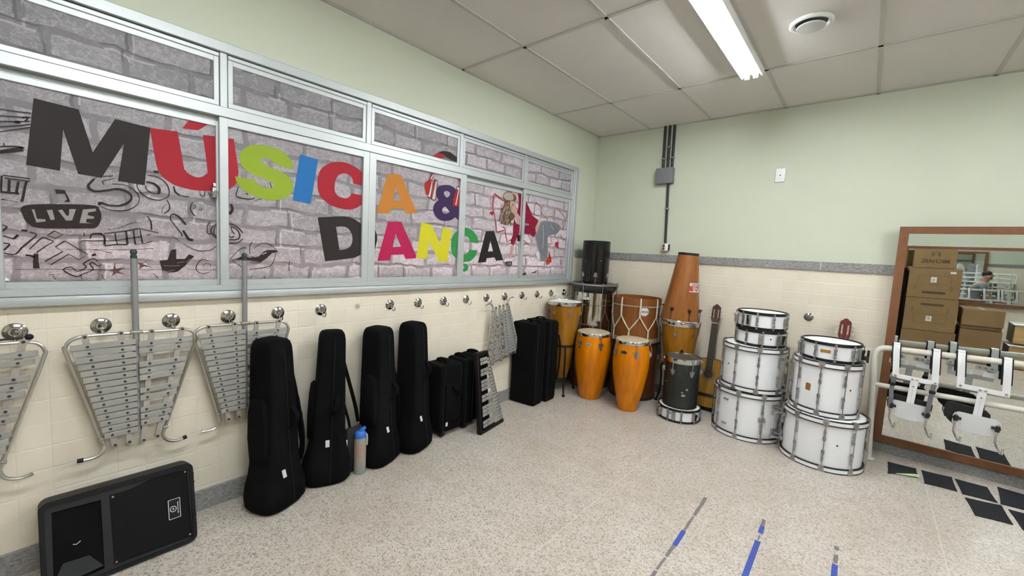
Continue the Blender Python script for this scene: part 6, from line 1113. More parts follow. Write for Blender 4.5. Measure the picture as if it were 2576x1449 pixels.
# ---------------------------------------------------------------- white marching drums
RIMB = M('black_rim', (0.006, 0.006, 0.0065), 0.4, spec=0.35)
LUGM = M('lug_chrome', (0.40, 0.40, 0.405), 0.25, 0.95, var=0.15, vscale=40)
HOLE = M('vent_black', (0.008, 0.008, 0.008), 0.6)
def camdir(x, y):
    return math.atan2(-4.4837 - y, 2.5918 - x)
def marching(label, cat, x, y, z, r, h, n, off, kind, group, name):
    """off: angle (deg) of one tension line from the direction of the viewer's spot"""
    t = thing(name, label, cat, (x, y, z), camdir(x, y), group)
    off = math.radians(off)
    hh = 0.040 if kind == 'bass' else 0.016
    MB().lathe([(r - 0.006, 0.008), (r, 0.008), (r, h - 0.008), (r - 0.006, h - 0.008)], 64, closed=True).build('shell', WDRUM, t)
    for (nm, zz) in (('drumhead', h - 0.004), ('drumhead', 0.004)):
        s = 1 if zz > h / 2 else -1
        MB().lathe([(0.0, zz + 0.001 * s), (r - 0.012, zz + 0.001 * s), (r + 0.001, zz - 0.003 * s), (r + 0.001, zz - 0.010 * s), (r - 0.003, zz - 0.010 * s), (0.0, zz - 0.002 * s)], 64).build(nm, HEADW, t)
    if kind == 'bass':
        for zz in (0.0, h - hh):
            ho = MB().lathe([(r + 0.002, zz + 0.003), (r + 0.014, zz + 0.003), (r + 0.014, zz + hh - 0.003), (r + 0.002, zz + hh - 0.003)], 64, closed=True).build('hoop', WDRUM, t)
            for z2 in (zz, zz + hh - 0.007):
                MB().lathe([(r + 0.001, z2), (r + 0.0155, z2), (r + 0.0155, z2 + 0.007), (r + 0.001, z2 + 0.007)], 64, closed=True).build('hoop_edge', RIMB, ho)
        rr = r + 0.020
        m = MB()
        m.cyl((rr, 0, 0.02), (rr, 0, h - 0.02), 0.0034, n=8)
        for zc in (0.30 * h, 0.70 * h):
            m.lathe([(0.0, -0.045), (0.006, -0.043), (0.0085, -0.02), (0.006, 0.0), (0.0095, 0.02), (0.011, 0.034), (0.006, 0.046), (0.0, 0.047)] if zc < h / 2 else
                    [(0.0, -0.047), (0.006, -0.046), (0.011, -0.034), (0.0095, -0.02), (0.006, 0.0), (0.0085, 0.02), (0.006, 0.043), (0.0, 0.045)], 12, c=(r + 0.013, 0, zc))
        line = m.build('tension_rod', LUGM, t)
        for (z0, z1, zz) in ((h - hh - 0.006, h + 0.004, 1), (-0.004 if z > 0.001 else 0.0005, hh + 0.006, -1)):
            m = MB()
            a, b = (0.013, 0.021) if zz > 0 else (0.021, 0.013)
            m.prism([[(-a, z0), (a, z0), (b, z1), (-b, z1)]], (r + 0.0145, 0, 0), (0, 1, 0), (0, 0, 1), (0.006, 0, 0))
            m.box((r + 0.006, 0, (z1 - 0.002) if zz > 0 else (z0 + 0.002)), (0.026, 0.03, 0.005))
            m.build('claw', STEEL, line)
    else:
        for zz, s in ((h, 1), (0.0, -1)):
            MB().lathe([(r + 0.001, zz + 0.004 * s if s > 0 else 0.0005), (r + 0.007, zz + 0.005 * s if s > 0 else 0.0005), (r + 0.009, zz - 0.002 * s), (r + 0.009, zz - hh * s), (r + 0.004, zz - (hh + 0.003) * s), (r + 0.002, zz - hh * s)], 64, closed=True).build('hoop', RIMB, t)
        m = MB()
        m.cyl((r + 0.016, 0, 0.006), (r + 0.016, 0, h - 0.003), 0.003, n=8)
        m.box((r + 0.010, 0, h * 0.5), (0.018, 0.018, h * 0.46), r=0.006)
        m.box((r + 0.014, 0, h * 0.5 + h * 0.20), (0.014, 0.022, 0.02), r=0.005)
        m.box((r + 0.014, 0, h * 0.5 - h * 0.20), (0.014, 0.022, 0.02), r=0.005)
        for zz in (h - 0.008, 0.008):
            m.box((r + 0.012, 0, zz), (0.016, 0.016, 0.014), r=0.003)
        line = m.build('tension_rod', LUGM, t)
    line.rotation_euler = (0, 0, off)
    for i in range(1, n):
        dup(line, t, off + 2 * PI * i / n)
    return t
def at_shell(m, t, name, mat, deg):
    o = m.build(name, mat, t)
    o.rotation_euler = (0, 0, math.radians(deg))
    return o
def vent(t, r, z, deg):
    at_shell(MB().cyl((r - 0.001, 0, z), (r + 0.002, 0, z), 0.006, n=14), t, 'vent_hole', HOLE, deg)
def strainer(t, r, h, deg, lever=True):
    o = at_shell(MB().box((r + 0.014, 0, h * 0.5), (0.026, 0.032, h * 0.62), r=0.004).box((r + 0.022, 0.012, h * 0.68), (0.03, 0.012, 0.02), r=0.003), t, 'snare_strainer', STEEL, deg)
    if lever:
        MB().box((r + 0.031, 0.004, h * 0.55), (0.010, 0.014, h * 0.55), rot=Matrix.Rotation(0.15, 3, 'Y'), r=0.003).build('lever', RIMB, o)
    return o
def arm(t, r, z, deg, up=1):
    m = MB()
    m.box((r + 0.012, 0, z), (0.02, 0.05, 0.03), r=0.004)
    m.box((r + 0.05, 0.0, z + 0.006 * up), (0.085, 0.022, 0.012), r=0.003)
    m.box((r + 0.088, 0.0, z - 0.006), (0.014, 0.022, 0.035), r=0.003)
    m.cyl((r + 0.02, -0.02, z), (r + 0.02, 0.02, z), 0.008, n=10)
    return at_shell(m, t, 'carrier_bracket', STEEL, deg)

GW = 'white marching drums stacked by the back wall'
# left stack
b = marching('large white marching drum at the bottom of the left stack', 'drum', 1.906, -0.421, 0.0, 0.252, 0.405, 9, -15, 'bass', GW, 'marching_drum')
for z in (0.31, 0.10):
    at_shell(MB().cyl((0.252, -0.014, z), (0.268, -0.014, z), 0.007, n=10).cyl((0.252, 0.014, z), (0.268, 0.014, z), 0.007, n=10).box((0.264, 0, z), (0.006, 0.034, 0.007)), b, 'bracket_bolts', STEEL, -38)
arm(b, 0.252, 0.315, 48); arm(b, 0.252, 0.115, 50, -1)
at_shell(MB().box((0.262, 0, 0.20), (0.016, 0.05, 0.035), r=0.004), b, 'rod_holder', STEEL, 25.5)
b = marching('white marching drum second from the floor in the left stack', 'drum', 1.915, -0.42, 0.405, 0.232, 0.382, 9, 9.6, 'bass', GW, 'marching_drum')
vent(b, 0.232, 0.20, -50)
m = MB().tube([(0.24, -0.01, 0.30), (0.30, -0.01, 0.315), (0.30, -0.01, 0.05), (0.25, -0.01, 0.045), (0.25, 0.09, 0.04)], 0.006, 8)
m.box((0.272, -0.01, 0.30), (0.075, 0.022, 0.02), r=0.004)
at_shell(m, b, 'carrier_bracket', STEEL, 60)
s = marching('white snare drum lying third in the left stack, snare side up', 'snare drum', 1.945, -0.415, 0.789, 0.178, 0.132, 10, 6, 'snare', GW, 'snare_drum')
vent(s, 0.178, 0.07, 26)
strainer(s, 0.178, 0.132, 2, False); strainer(s, 0.178, 0.132, 52, True)
s2 = marching('white snare drum on top of the left stack', 'snare drum', 1.945, -0.415, 0.930, 0.178, 0.138, 10, -9, 'snare', GW, 'snare_drum')
strainer(s2, 0.178, 0.138, -29, True); strainer(s2, 0.178, 0.138, -80, False)
# right stack
b = marching('widest white marching drum, at the bottom of the right stack', 'drum', 2.447, -0.545, 0.0, 0.250, 0.382, 9, 3.6, 'bass', GW, 'marching_drum')
vent(b, 0.250, 0.205, 22)
arm(b, 0.250, 0.30, -72); arm(b, 0.250, 0.10, -74, -1)
b = marching('white marching drum with a gold badge, in the middle of the right stack', 'drum', 2.430, -0.541, 0.383, 0.203, 0.400, 9, -8.5, 'bass', GW, 'marching_drum')
vent(b, 0.203, 0.215, 46)
m = MB().prism([[(-0.014, -0.027), (0.014, -0.027), (0.017, -0.02), (0.017, 0.02), (0.010, 0.027), (-0.010, 0.027), (-0.017, 0.018), (-0.017, -0.02)]], (0.203, 0, 0.195), (0, 1, 0), (0, 0, 1), (0.003, 0, 0))
at_shell(m, b, 'badge', GOLD, -29)
s3 = marching('white snare drum with a gold badge on top of the right stack', 'snare drum', 2.437, -0.541, 0.785, 0.178, 0.136, 10, 9, 'snare', GW, 'snare_drum')
at_shell(MB().box((0.178, 0, 0.076), (0.004, 0.062, 0.024), r=0.0015), s3, 'badge', GOLD, -9)
strainer(s3, 0.178, 0.136, 62, True); strainer(s3, 0.178, 0.136, -78, False)
at_shell(MB().box((0.205, 0, 0.05), (0.05, 0.03, 0.03), r=0.004).cyl((0.225, 0, 0.02), (0.225, 0, 0.11), 0.008, n=10), s3, 'snare_clamp', DARKSTEEL, 72)
# small snare under the black drum
s4 = marching('white snare drum lying on the floor under the scuffed black drum', 'snare drum', 1.373, -0.552, 0.0, 0.178, 0.118, 10, 8, 'snare', GW, 'snare_drum')
vent(s4, 0.178, 0.075, -22)
strainer(s4, 0.178, 0.118, -12, False); strainer(s4, 0.178, 0.118, 44, True); strainer(s4, 0.178, 0.118, -58, False)

# ---------------------------------------------------------------- scuffed black drum on the small snare
BLKDRUM = M('black_drum_wrap', (0.008, 0.010, 0.009), 0.35, var=0.35, vscale=9)
DARKHEAD = M('dark_drumhead', (0.045, 0.042, 0.04), 0.4, var=0.3, vscale=12)
t = thing('hand_drum', 'scuffed black drum with a dark head standing on a small white snare', 'drum', (1.372, -0.552, 0.121), camdir(1.372, -0.552))
MB().lathe([(0.146, 0.0), (0.151, 0.004), (0.153, 0.43), (0.147, 0.44), (0.14, 0.44), (0.14, 0.01)], 56, closed=True).build('shell', BLKDRUM, t)
MB().lathe([(0.0, 0.452), (0.13, 0.452), (0.152, 0.447), (0.154, 0.43)], 56, caps=False).build('drumhead', DARKHEAD, t)
MB().lathe([(0.1535, 0.415), (0.159, 0.412), (0.162, 0.43), (0.160, 0.456), (0.156, 0.458), (0.154, 0.45)], 56, closed=True).build('hoop', CHROME, t)
m = MB().tube([(0.163, 0, 0.425), (0.166, 0, 0.40), (0.166, 0, 0.345)], 0.0035, 8)
m.box((0.164, 0, 0.428), (0.012, 0.014, 0.02), r=0.003)
lug = m.build('tension_hook', CHROME, t)
m = MB().prism([[(-0.026, 0.355), (0.026, 0.355), (0.018, 0.318), (0.006, 0.300), (-0.006, 0.300), (-0.018, 0.318)]], (0.152, 0, 0), (0, 1, 0), (0, 0, 1), (0.010, 0, 0))
m.box((0.164, 0, 0.338), (0.014, 0.024, 0.03), r=0.004)
m.build('lug_plate', LUGM, lug)
lug.rotation_euler = (0, 0, math.radians(-29))
for k in range(1, 6):
    dup(lug, t, math.radians(-29 + 60 * k))
SCUFF = M('scuff', (0.36, 0.31, 0.21), 0.6, var=0.3, vscale=60)
for (dg, z, w, hh) in ((20, 0.185, 0.012, 0.02), (6, 0.155, 0.014, 0.012), (10, 0.13, 0.018, 0.022), (-56, 0.225, 0.010, 0.012)):
    L = [(w * math.cos(2 * PI * k / 9) * (0.6 + 0.5 * RND.random()), z + hh * 0.6 * math.sin(2 * PI * k / 9) * (0.6 + 0.5 * RND.random())) for k in range(9)]
    m = MB().prism([L], (0.1525, 0, 0), (0, 1, 0), (0, 0, 1), (0.0012, 0, 0))
    at_shell(m, t, 'scuff_mark', SCUFF, dg)

# ---------------------------------------------------------------- congas
kc = NT('amber_lacquer')
tc = kc.n('TexCoord'); mp = kc.n('Mapping'); mp.inputs['Scale'].default_value = (9, 9, 0.9); kc.l(tc.outputs['Object'], mp.inputs[0])
nn = kc.n('TexNoise', Scale=3.0, Detail=6.0); kc.l(mp.outputs[0], nn.inputs['Vector'])
kc.l(kc.ramp(nn.outputs['Fac'], [(0.3, (0.44, 0.125, 0.0)), (0.55, (0.53, 0.165, 0.0)), (0.75, (0.62, 0.21, 0.002))]), kc.b.inputs['Base Color'])
kc.b.inputs['Roughness'].default_value = 0.22; kc.b.inputs['Coat Weight'].default_value = 0.12; kc.b.inputs['Specular IOR Level'].default_value = 0.3; kc.b.inputs['Coat Roughness'].default_value = 0.08
AMBER = kc.m
def wood(name, stops, scale=(10, 10, 0.8), rough=0.3, coat=0.35):
    k = NT(name)
    tc = k.n('TexCoord'); mp = k.n('Mapping'); mp.inputs['Scale'].default_value = scale; k.l(tc.outputs['Object'], mp.inputs[0])
    nn = k.n('TexNoise', Scale=3.5, Detail=8.0, Roughness=0.65); k.l(mp.outputs[0], nn.inputs['Vector'])
    k.l(k.ramp(nn.outputs['Fac'], stops), k.b.inputs['Base Color'])
    k.b.inputs['Roughness'].default_value = rough
    k.b.inputs['Specular IOR Level'].default_value = 0.35; k.b.inputs['Coat Weight'].default_value = coat; k.b.inputs['Coat Roughness'].default_value = 0.1
    return k.m
OCHRE = wood('ochre_wood', [(0.3, (0.215, 0.082, 0.003)), (0.6, (0.29, 0.122, 0.007)), (0.8, (0.335, 0.15, 0.012))], coat=0.12)
TIMB = wood('orange_wood', [(0.3, (0.16, 0.052, 0.009)), (0.5, (0.225, 0.078, 0.014)), (0.75, (0.28, 0.105, 0.024))], coat=0.12)
BROWNW = wood('brown_wood', [(0.3, (0.14, 0.042, 0.007)), (0.55, (0.19, 0.062, 0.010)), (0.8, (0.23, 0.082, 0.016))], rough=0.45, coat=0.0)
REDW = wood('dark_red_wood', [(0.3, (0.075, 0.018, 0.008)), (0.6, (0.12, 0.032, 0.014)), (0.8, (0.16, 0.05, 0.02))])
SKIN = M('drum_skin', (0.42, 0.33, 0.22), 0.6, var=0.25, vscale=12)
def conga(label, x, y, prof, rh, h, plates, badge):
    t = thing('conga', label, 'conga drum', (x, y, 0), camdir(x, y), 'orange congas in the corner')
    MB().lathe(prof, 64).build('shell', AMBER, t)
    MB().lathe([(0.0, h + 0.008), (rh * 0.85, h + 0.007), (rh * 0.97, h + 0.001), (rh, h - 0.010), (rh, h - 0.022), (0, h - 0.022)], 56).build('drumhead', SKIN, t)
    MB().lathe([(rh - 0.004, h - 0.030), (rh + 0.002, h - 0.034), (rh + 0.005, h - 0.022), (rh + 0.005, h - 0.008), (rh + 0.002, h - 0.002), (rh - 0.003, h - 0.006)], 56, closed=True).build('hoop', CHROME, t)
    def rad(z):
        for (r0, z0), (r1, z1) in zip(prof, prof[1:]):
            if z0 <= z <= z1 and z1 > z0:
                return r0 + (r1 - r0) * (z - z0) / (z1 - z0)
        return prof[-1][0]
    zp = h - 0.125
    rp = rad(zp)
    m = MB().tube([(rh + 0.006, 0, h - 0.012), (rh + 0.013, 0, h - 0.03), (rp + 0.016, 0, zp + 0.03), (rp + 0.014, 0, zp - 0.02)], 0.0042, 8)
    m.box((rh + 0.009, 0, h - 0.030), (0.012, 0.026, 0.022), r=0.004)
    lug = m.build('tension_hook', LUGM, t)
    sl = math.atan2(rad(zp + 0.03) - rad(zp - 0.03), 0.06)
    L = [(-0.027, 0.032), (0.027, 0.032), (0.024, 0.014), (0.010, -0.020), (0.004, -0.036), (-0.004, -0.036), (-0.010, -0.020), (-0.024, 0.014)]
    m = MB().prism([L], (0, 0, 0), (0, 1, 0), (0, 0, 1), (0.007, 0, 0))
    m.prism([[(a * 0.55, b * 0.55) for a, b in L]], (0.007, 0, 0), (0, 1, 0), (0, 0, 1), (0.006, 0, 0))
    m.xf(Matrix.Translation((rp - 0.001, 0, zp)) @ Matrix.Rotation(sl, 4, 'Y'))
    m.build('side_plate', LUGM, lug)
    lug.rotation_euler = (0, 0, math.radians(plates[0]))
    for k in range(1, 5):
        dup(lug, t, math.radians(plates[0] + 72 * k))
    m = MB().prism([[(0.030 * math.cos(2 * PI * k / 24), 0.0155 * math.sin(2 * PI * k / 24)) for k in range(24)]], (0, 0, 0), (0, 1, 0), (0, 0, 1), (0.003, 0, 0))
    m.xf(Matrix.Translation((rad(h - 0.105) + 0.0005, 0, h - 0.105)) @ Matrix.Rotation(sl, 4, 'Y'))
    bo = at_shell(m, t, 'badge', CHROME, badge)
    m = MB()
    for k in range(5):
        m.prism([[(-0.016 + k * 0.007, -0.004), (-0.0115 + k * 0.007, -0.004), (-0.0115 + k * 0.007, 0.004), (-0.016 + k * 0.007, 0.004)]], (0.003, 0, 0), (0, 1, 0), (0, 0, 1), (0.0007, 0, 0))
    m.xf(Matrix.Translation((rad(h - 0.105) + 0.0005, 0, h - 0.105)) @ Matrix.Rotation(sl, 4, 'Y'))
    m.build('badge_lettering', SCREWM, bo)
    return t
conga('orange conga standing left, in front of the mirror finish drum', 0.516, -0.725,
      [(0.0, 0.0), (0.106, 0.0), (0.110, 0.006), (0.118, 0.05), (0.134, 0.13), (0.151, 0.22), (0.168, 0.33), (0.179, 0.42), (0.183, 0.49), (0.180, 0.56), (0.172, 0.63), (0.165, 0.67)], 0.166, 0.69, (26,), -14)
conga('orange conga standing right, in front of the rope tuned drum', 0.950, -0.750,
      [(0.0, 0.0), (0.086, 0.0), (0.089, 0.006), (0.100, 0.06), (0.120, 0.14), (0.140, 0.22), (0.159, 0.34), (0.169, 0.43), (0.172, 0.49), (0.168, 0.56), (0.158, 0.63), (0.150, 0.67)], 0.154, 0.69, (16,), -24)

# ---------------------------------------------------------------- conical amber drums on black stands
def cone_drum(label, x, y, z0, z1, r0, r1, ndeg, hole, standfoot):
    t = thing('conical_drum', label, 'drum', (x, y, z0), camdir(x, y), 'amber conical drums')
    hgt = z1 - z0
    pr = []
    for k in range(13):
        f = k / 12
        pr.append((r0 + (r1 - r0) * (f ** 0.8) - 0.0, hgt * f * 0.985))
    MB().lathe([(0.0, 0.0)] + pr, 56).build('shell', OCHRE, t)
    MB().lathe([(0.0, hgt + 0.004), (r1 - 0.004, hgt + 0.003), (r1 + 0.001, hgt - 0.004), (0, hgt - 0.006)], 56).build('drumhead', SKIN if hole else HEADW, t)
    MB().lathe([(r1 - 0.001, hgt - 0.028), (r1 + 0.006, hgt - 0.030), (r1 + 0.009, hgt - 0.014), (r1 + 0.008, hgt + 0.006), (r1 + 0.003, hgt + 0.008), (r1, hgt)], 56, closed=True).build('hoop', CHROME, t)
    f = 1 - 0.11 / hgt
    rp = r0 + (r1 - r0) * (f ** 0.8)
    m = MB().tube([(r1 + 0.010, 0, hgt - 0.012), (rp + 0.014, 0, hgt * f + 0.02), (rp + 0.012, 0, hgt * f - 0.01)], 0.0032, 8)
    lug = m.build('tension_hook', CHROME, t)
    MB().prism([[(-0.019, 0.014), (0.019, 0.014), (0.006, -0.022), (-0.006, -0.022)]], (rp + 0.001, 0, hgt * f), (0, 1, 0), (0, 0, 1), (0.008, 0, 0)).build('lug_plate', LUGM, lug)
    lug.rotation_euler = (0, 0, math.radians(ndeg))
    for k in range(1, 6):
        dup(lug, t, math.radians(ndeg + 60 * k))
    if hole:
        f = 1 - 0.27 / hgt
        rq = r0 + (r1 - r0) * (f ** 0.8)
        m = MB().prism([[(0.0, 0.024), (0.012, 0.008), (0.018, -0.02), (0.006, -0.008), (0.0, -0.004), (-0.006, -0.008), (-0.018, -0.02), (-0.012, 0.008)]], (rq + 0.002, 0, hgt * f), (0, 1, 0), (0, 0, 1), (0.002, 0, 0))
        at_shell(m, t, 'painted_mark', RIMB, 12)
    # stand
    s = thing('drum_stand', standfoot, 'drum stand', (x, y, 0), camdir(x, y), 'black stands of the amber drums')
    rr = r0 + (r1 - r0) * ((0.36 / hgt) ** 0.8)
    zc = z0 + 0.36
    MB().lathe([(rr + 0.004, zc - 0.010), (rr + 0.014, zc - 0.010), (rr + 0.014, zc + 0.010), (rr + 0.006, zc + 0.010)], 40, closed=True).build('stand_ring', BLACKP, s)
    for k in range(3):
        m = MB().tube([(rr + 0.014, 0, zc), (rr + 0.035, 0, zc - 0.06), (0.155, 0, 0.30), (0.155, 0, 0.12), (0.19, 0, 0.008)], [0.010, 0.011, 0.011, 0.011, 0.010], 8, smooth=3)
        o = m.build('leg', BLACKP, s)
        o.rotation_euler = (0, 0, math.radians((12, 130, 250)[k]))
        MB().lathe([(0.0, 0.0), (0.016, 0.0), (0.017, 0.012), (0.012, 0.022), (0.0, 0.022)], 14, c=(0.19, 0, 0.0)).build('rubber_foot', BLACKR, o)
    return t
cone_drum('tall amber conical drum with a white head in the corner, behind the black soft cases', 0.205, -0.815, 0.155, 0.968, 0.062, 0.176, 22, False, 'black tripod stand holding the amber drum in the corner, left of the congas')
cone_drum('amber conical drum carrying the upturned orange cone drum', 1.235, -0.285, 0.06, 0.860, 0.075, 0.178, -14, True, 'black tripod stand under the amber drum behind the scuffed black drum')

# ---------------------------------------------------------------- upturned cone drum
t = thing('cone_drum', 'orange brown cone drum standing upside down on an amber drum, red label', 'drum', (1.218, -0.285, 0.872), camdir(1.232, -0.285), rot=(-0.046, 0.0, camdir(1.222, -0.285)))
hb = 0.672
MB().lathe([(0.0, 0.0), (0.175, 0.0), (0.178, 0.006), (0.1775, 0.03), (0.158, 0.18), (0.138, 0.33), (0.118, 0.48), (0.0985, hb - 0.045), (0.096, hb - 0.02), (0.0, hb - 0.02)], 64).build('shell', TIMB, t)
MB().lathe([(0.090, hb - 0.024), (0.0965, hb - 0.024), (0.0955, hb), (0.086, hb), (0.084, hb - 0.02)], 56, closed=True).build('foot_ring', RIMB, t)
m = MB().box((0.170, 0, 0.118), (0.026, 0.026, 0.034), r=0.006)
m.cyl((0.181, 0, 0.015), (0.181, 0, 0.12), 0.003, n=8)
m.cyl((0.172, 0, 0.126), (0.196, 0, 0.126), 0.006, n=10)
lug = m.build('tension_lug', DARKSTEEL, t)
lug.rotation_euler = (0, 0, math.radians(-28))
for k in range(1, 6):
    dup(lug, t, math.radians(-28 + 55 * k))
MB().lathe([(0.177, -0.004), (0.186, -0.006), (0.189, 0.006), (0.184, 0.016), (0.178, 0.014)], 56, closed=True).build('hoop', CHROME, t)
m = MB()
N = 10
def patch(z0, z1, a0, a1, name, mat, lift):
    vs, fs = [], []
    for i in range(N + 1):
        a = math.radians(a0 + (a1 - a0) * i / N)
        for z in (z0, z1):
            r = 0.1775 + (0.0985 - 0.1775) * (z - 0.03) / 0.597 + lift
            vs.append((r * math.cos(a), r * math.sin(a), z))
    for i in range(N):
        fs.append((2 * i, 2 * i + 2, 2 * i + 3, 2 * i + 1))
    return MB().add(vs, fs).build(name, mat, t)
lb = patch(0.305, 0.385, 22, 72, 'label', M('red_label', (0.42, 0.022, 0.02), 0.45), 0.0010)
patch(0.358, 0.386, 21, 72, 'label_strip', LABELW, 0.0014)
patch(0.300, 0.308, 21, 72, 'label_strip', LABELW, 0.0014)
for (s_, a, sz, z, mt) in (('NB', 49, 0.062, 0.332, LABELW), ('PERCUSSAO', 46, 0.017, 0.372, SCREWM)):
    a = math.radians(a)
    r = 0.1775 + (0.0985 - 0.1775) * (z - 0.03) / 0.597 + 0.0016
    fm = frame_mat((r * math.cos(a) + 0.001, r * math.sin(a), z), (math.sin(a), -math.cos(a), 0), (0.15 * math.cos(a), 0.15 * math.sin(a), -1))
    o = text_obj(s_, sz, mt, 'label_lettering', t, fm, bold=0.0006)

# ---------------------------------------------------------------- rope tuned drum on a brown drum
ROPE = M('white_cord', (0.60, 0.55, 0.46), 0.75, var=0.15, vscale=120, bump=0.5, bscale=900)
t = thing('bass_drum', 'dark red wooden drum on the floor under the rope tuned drum, behind the right conga', 'drum', (0.775, -0.275, 0), camdir(0.775, -0.275))
MB().lathe([(0.0, 0.0), (0.234, 0.0), (0.236, 0.01), (0.236, 0.60), (0.0, 0.60)], 64).build('shell', REDW, t)
for z in (0.0, 0.575):
    MB().lathe([(0.235, z + 0.001), (0.243, z + 0.001), (0.243, z + 0.024), (0.235, z + 0.024)], 64, closed=True).build('hoop', DARKSTEEL, t)
m = MB().cyl((0.247, 0, 0.43), (0.247, 0, 0.60), 0.004, n=8).box((0.243, 0, 0.44), (0.018, 0.018, 0.05), r=0.005)
lug = m.build('tension_rod', LUGM, t); lug.rotation_euler = (0, 0, math.radians(38))
for k in range(1, 8):
    dup(lug, t, math.radians(38 + 45 * k))
t = thing('rope_drum', 'brown wooden drum tuned with white ropes, round white label on its side', 'drum', (0.76, -0.278, 0.603), camdir(0.76, -0.278))
RH = 0.452
MB().lathe([(0.228, 0.01), (0.236, 0.012), (0.236, RH - 0.07), (0.228, RH - 0.07)], 64, closed=True).build('shell', BROWNW, t)
MB().lathe([(0.238, RH - 0.075), (0.247, RH - 0.075), (0.247, RH), (0.238, RH)], 64, closed=True).build('hoop', BROWNW, t)
MB().lathe([(0.238, 0.0), (0.246, 0.0), (0.246, 0.042), (0.238, 0.042)], 64, closed=True).build('hoop', M('bottom_hoop', (0.33, 0.25, 0.17), 0.6, var=0.2), t)
MB().lathe([(0.0, RH - 0.085), (0.238, RH - 0.083), (0.238, RH - 0.09), (0.0, RH - 0.09)], 56).build('drumhead', SKIN, t)
MB().lathe([(0.2465, RH - 0.079), (0.2505, RH - 0.076), (0.2465, RH - 0.073)], 64, closed=True).build('hoop_cord', ROPE, t)
nr = 16
def rp(a, z, r=0.250):
    return Vector((r * math.cos(a), r * math.sin(a), z))
for k in range(nr):
    a = 2 * PI * (k + 0.4) / nr
    da = 2 * PI / nr
    up = k % 2 == 0
    m = MB()
    if up:
        zj = 0.265
        for q in (-0.017, 0.017):
            m.tube([rp(a + q * 0.4, RH + 0.004, 0.243), rp(a + q * 0.6, RH - 0.02, 0.2515), rp(a + q * 1.5, zj + 0.035), rp(a + q * 0.5, zj, 0.247)], 0.0048, 6)
        for sg in (-1, 1):
            for q in (-0.014, 0.014):
                m.tube([rp(a, zj, 0.247), rp(a + sg * da * 0.5 + q * 1.3, 0.19, 0.245), rp(a + sg * da + q * 0.4, 0.125, 0.246)], 0.0045, 6)
        m.lathe([(0.0, -0.008), (0.009, -0.005), (0.009, 0.006), (0.0, 0.009)], 10, c=rp(a, zj, 0.249))
    else:
        for q in (-0.012, 0.012):
            m.tube([rp(a + q * 0.4, 0.125, 0.247), rp(a + q * 1.4, 0.085), rp(a + q, 0.0 + 0.02, 0.251), rp(a + q * 0.4, -0.004, 0.248)], 0.0048, 6)
        m.lathe([(0.0, -0.007), (0.009, -0.005), (0.009, 0.006), (0.0, 0.008)], 10, c=rp(a, 0.125, 0.248))
    m.build('rope', ROPE, t)
fm = frame_mat((0, 0, 0), (0, 1, 0), (0, 0, 1))
lbd = 36
def disc_patch(rad_, lift, name, mat, sides, par, sx=1.0):
    vs = [(0.236 + lift, 0, 0)]
    n = 32
    for k in range(n):
        an = 2 * PI * k / n
        q = rad_ * (1.0 if sides is None else 1 / max(abs(math.cos(an)) + 0.45 * abs(math.sin(an)), 0.85 * abs(math.sin(an))) * 0.9)
        y = q * math.cos(an) * sx
        th = y / 0.236
        vs.append(((0.236 + lift) * math.cos(th), (0.236 + lift) * math.sin(th), q * math.sin(an)))
    fs = [(0, k + 1, (k + 1) % n + 1) for k in range(n)]
    m = MB().add([(v[0], v[1], v[2] + 0.325) for v in vs], fs)
    o = m.build(name, mat, par)
    return o
la = disc_patch(0.043, 0.0016, 'label', LABELW, None, t)
la.rotation_euler = (0, 0, math.radians(20))
d2 = disc_patch(0.050, 0.0011, 'label_border', M('label_red', (0.33, 0.07, 0.06), 0.5), 1, t, 1.15)
d2.rotation_euler = (0, 0, math.radians(20))
o = MB().box((0.2382, 0, 0.322), (0.0012, 0.086, 0.026)).build('label_band', M('label_band', (0.50, 0.5, 0.5), 0.5), t)
o.rotation_euler = (0, 0, math.radians(20))
o = text_obj('TEMPORAL', 0.0185, SCREWM, 'label_lettering', t, Matrix.Rotation(math.radians(20), 4, 'Z') @ frame_mat((0.2391, 0, 0.322), (0, 1, 0), (0, 0, 1)), bold=0.0004)

# ---------------------------------------------------------------- mirror finish drum, black drum on top
t = thing('surdo_drum', 'dark wooden drum on the floor in the corner beneath the mirror finish drum', 'drum', (0.275, -0.34, 0), camdir(0.275, -0.34))
MB().lathe([(0.0, 0.0), (0.218, 0.0), (0.22, 0.01), (0.22, 0.56), (0.0, 0.56)], 56).build('shell', REDW, t)
MB().lathe([(0.219, 0.535), (0.232, 0.535), (0.232, 0.56), (0.219, 0.56)], 56, closed=True).build('hoop', DARKSTEEL, t)
t = thing('surdo_drum', 'mirror finish metal drum in the corner with a wide black rim', 'drum', (0.275, -0.345, 0.562), camdir(0.275, -0.345))
MIRR = M('mirror_metal', (0.62, 0.62, 0.60), 0.06, 1.0, var=0.1, vscale=5)
MB().lathe([(0.214, 0.005), (0.216, 0.005), (0.216, 0.14), (0.219, 0.143), (0.219, 0.15), (0.216, 0.153), (0.216, 0.36), (0.219, 0.363), (0.219, 0.37), (0.216, 0.373), (0.216, 0.58), (0.214, 0.58)], 72, closed=True).build('shell', MIRR, t)
MB().lathe([(0.217, 0.500), (0.245, 0.535), (0.262, 0.575), (0.262, 0.592), (0.252, 0.598), (0.238, 0.592), (0.217, 0.575)], 64, closed=True).build('rim', M('rim_dark', (0.02, 0.02, 0.022), 0.25, var=0.2), t)
MB().lathe([(0.258, 0.583), (0.266, 0.583), (0.266, 0.596), (0.258, 0.599)], 64, closed=True).build('hoop', STEEL, t)
MB().lathe([(0.0, 0.600), (0.24, 0.598), (0.258, 0.594), (0.0, 0.590)], 56).build('drumhead', DARKHEAD, t)
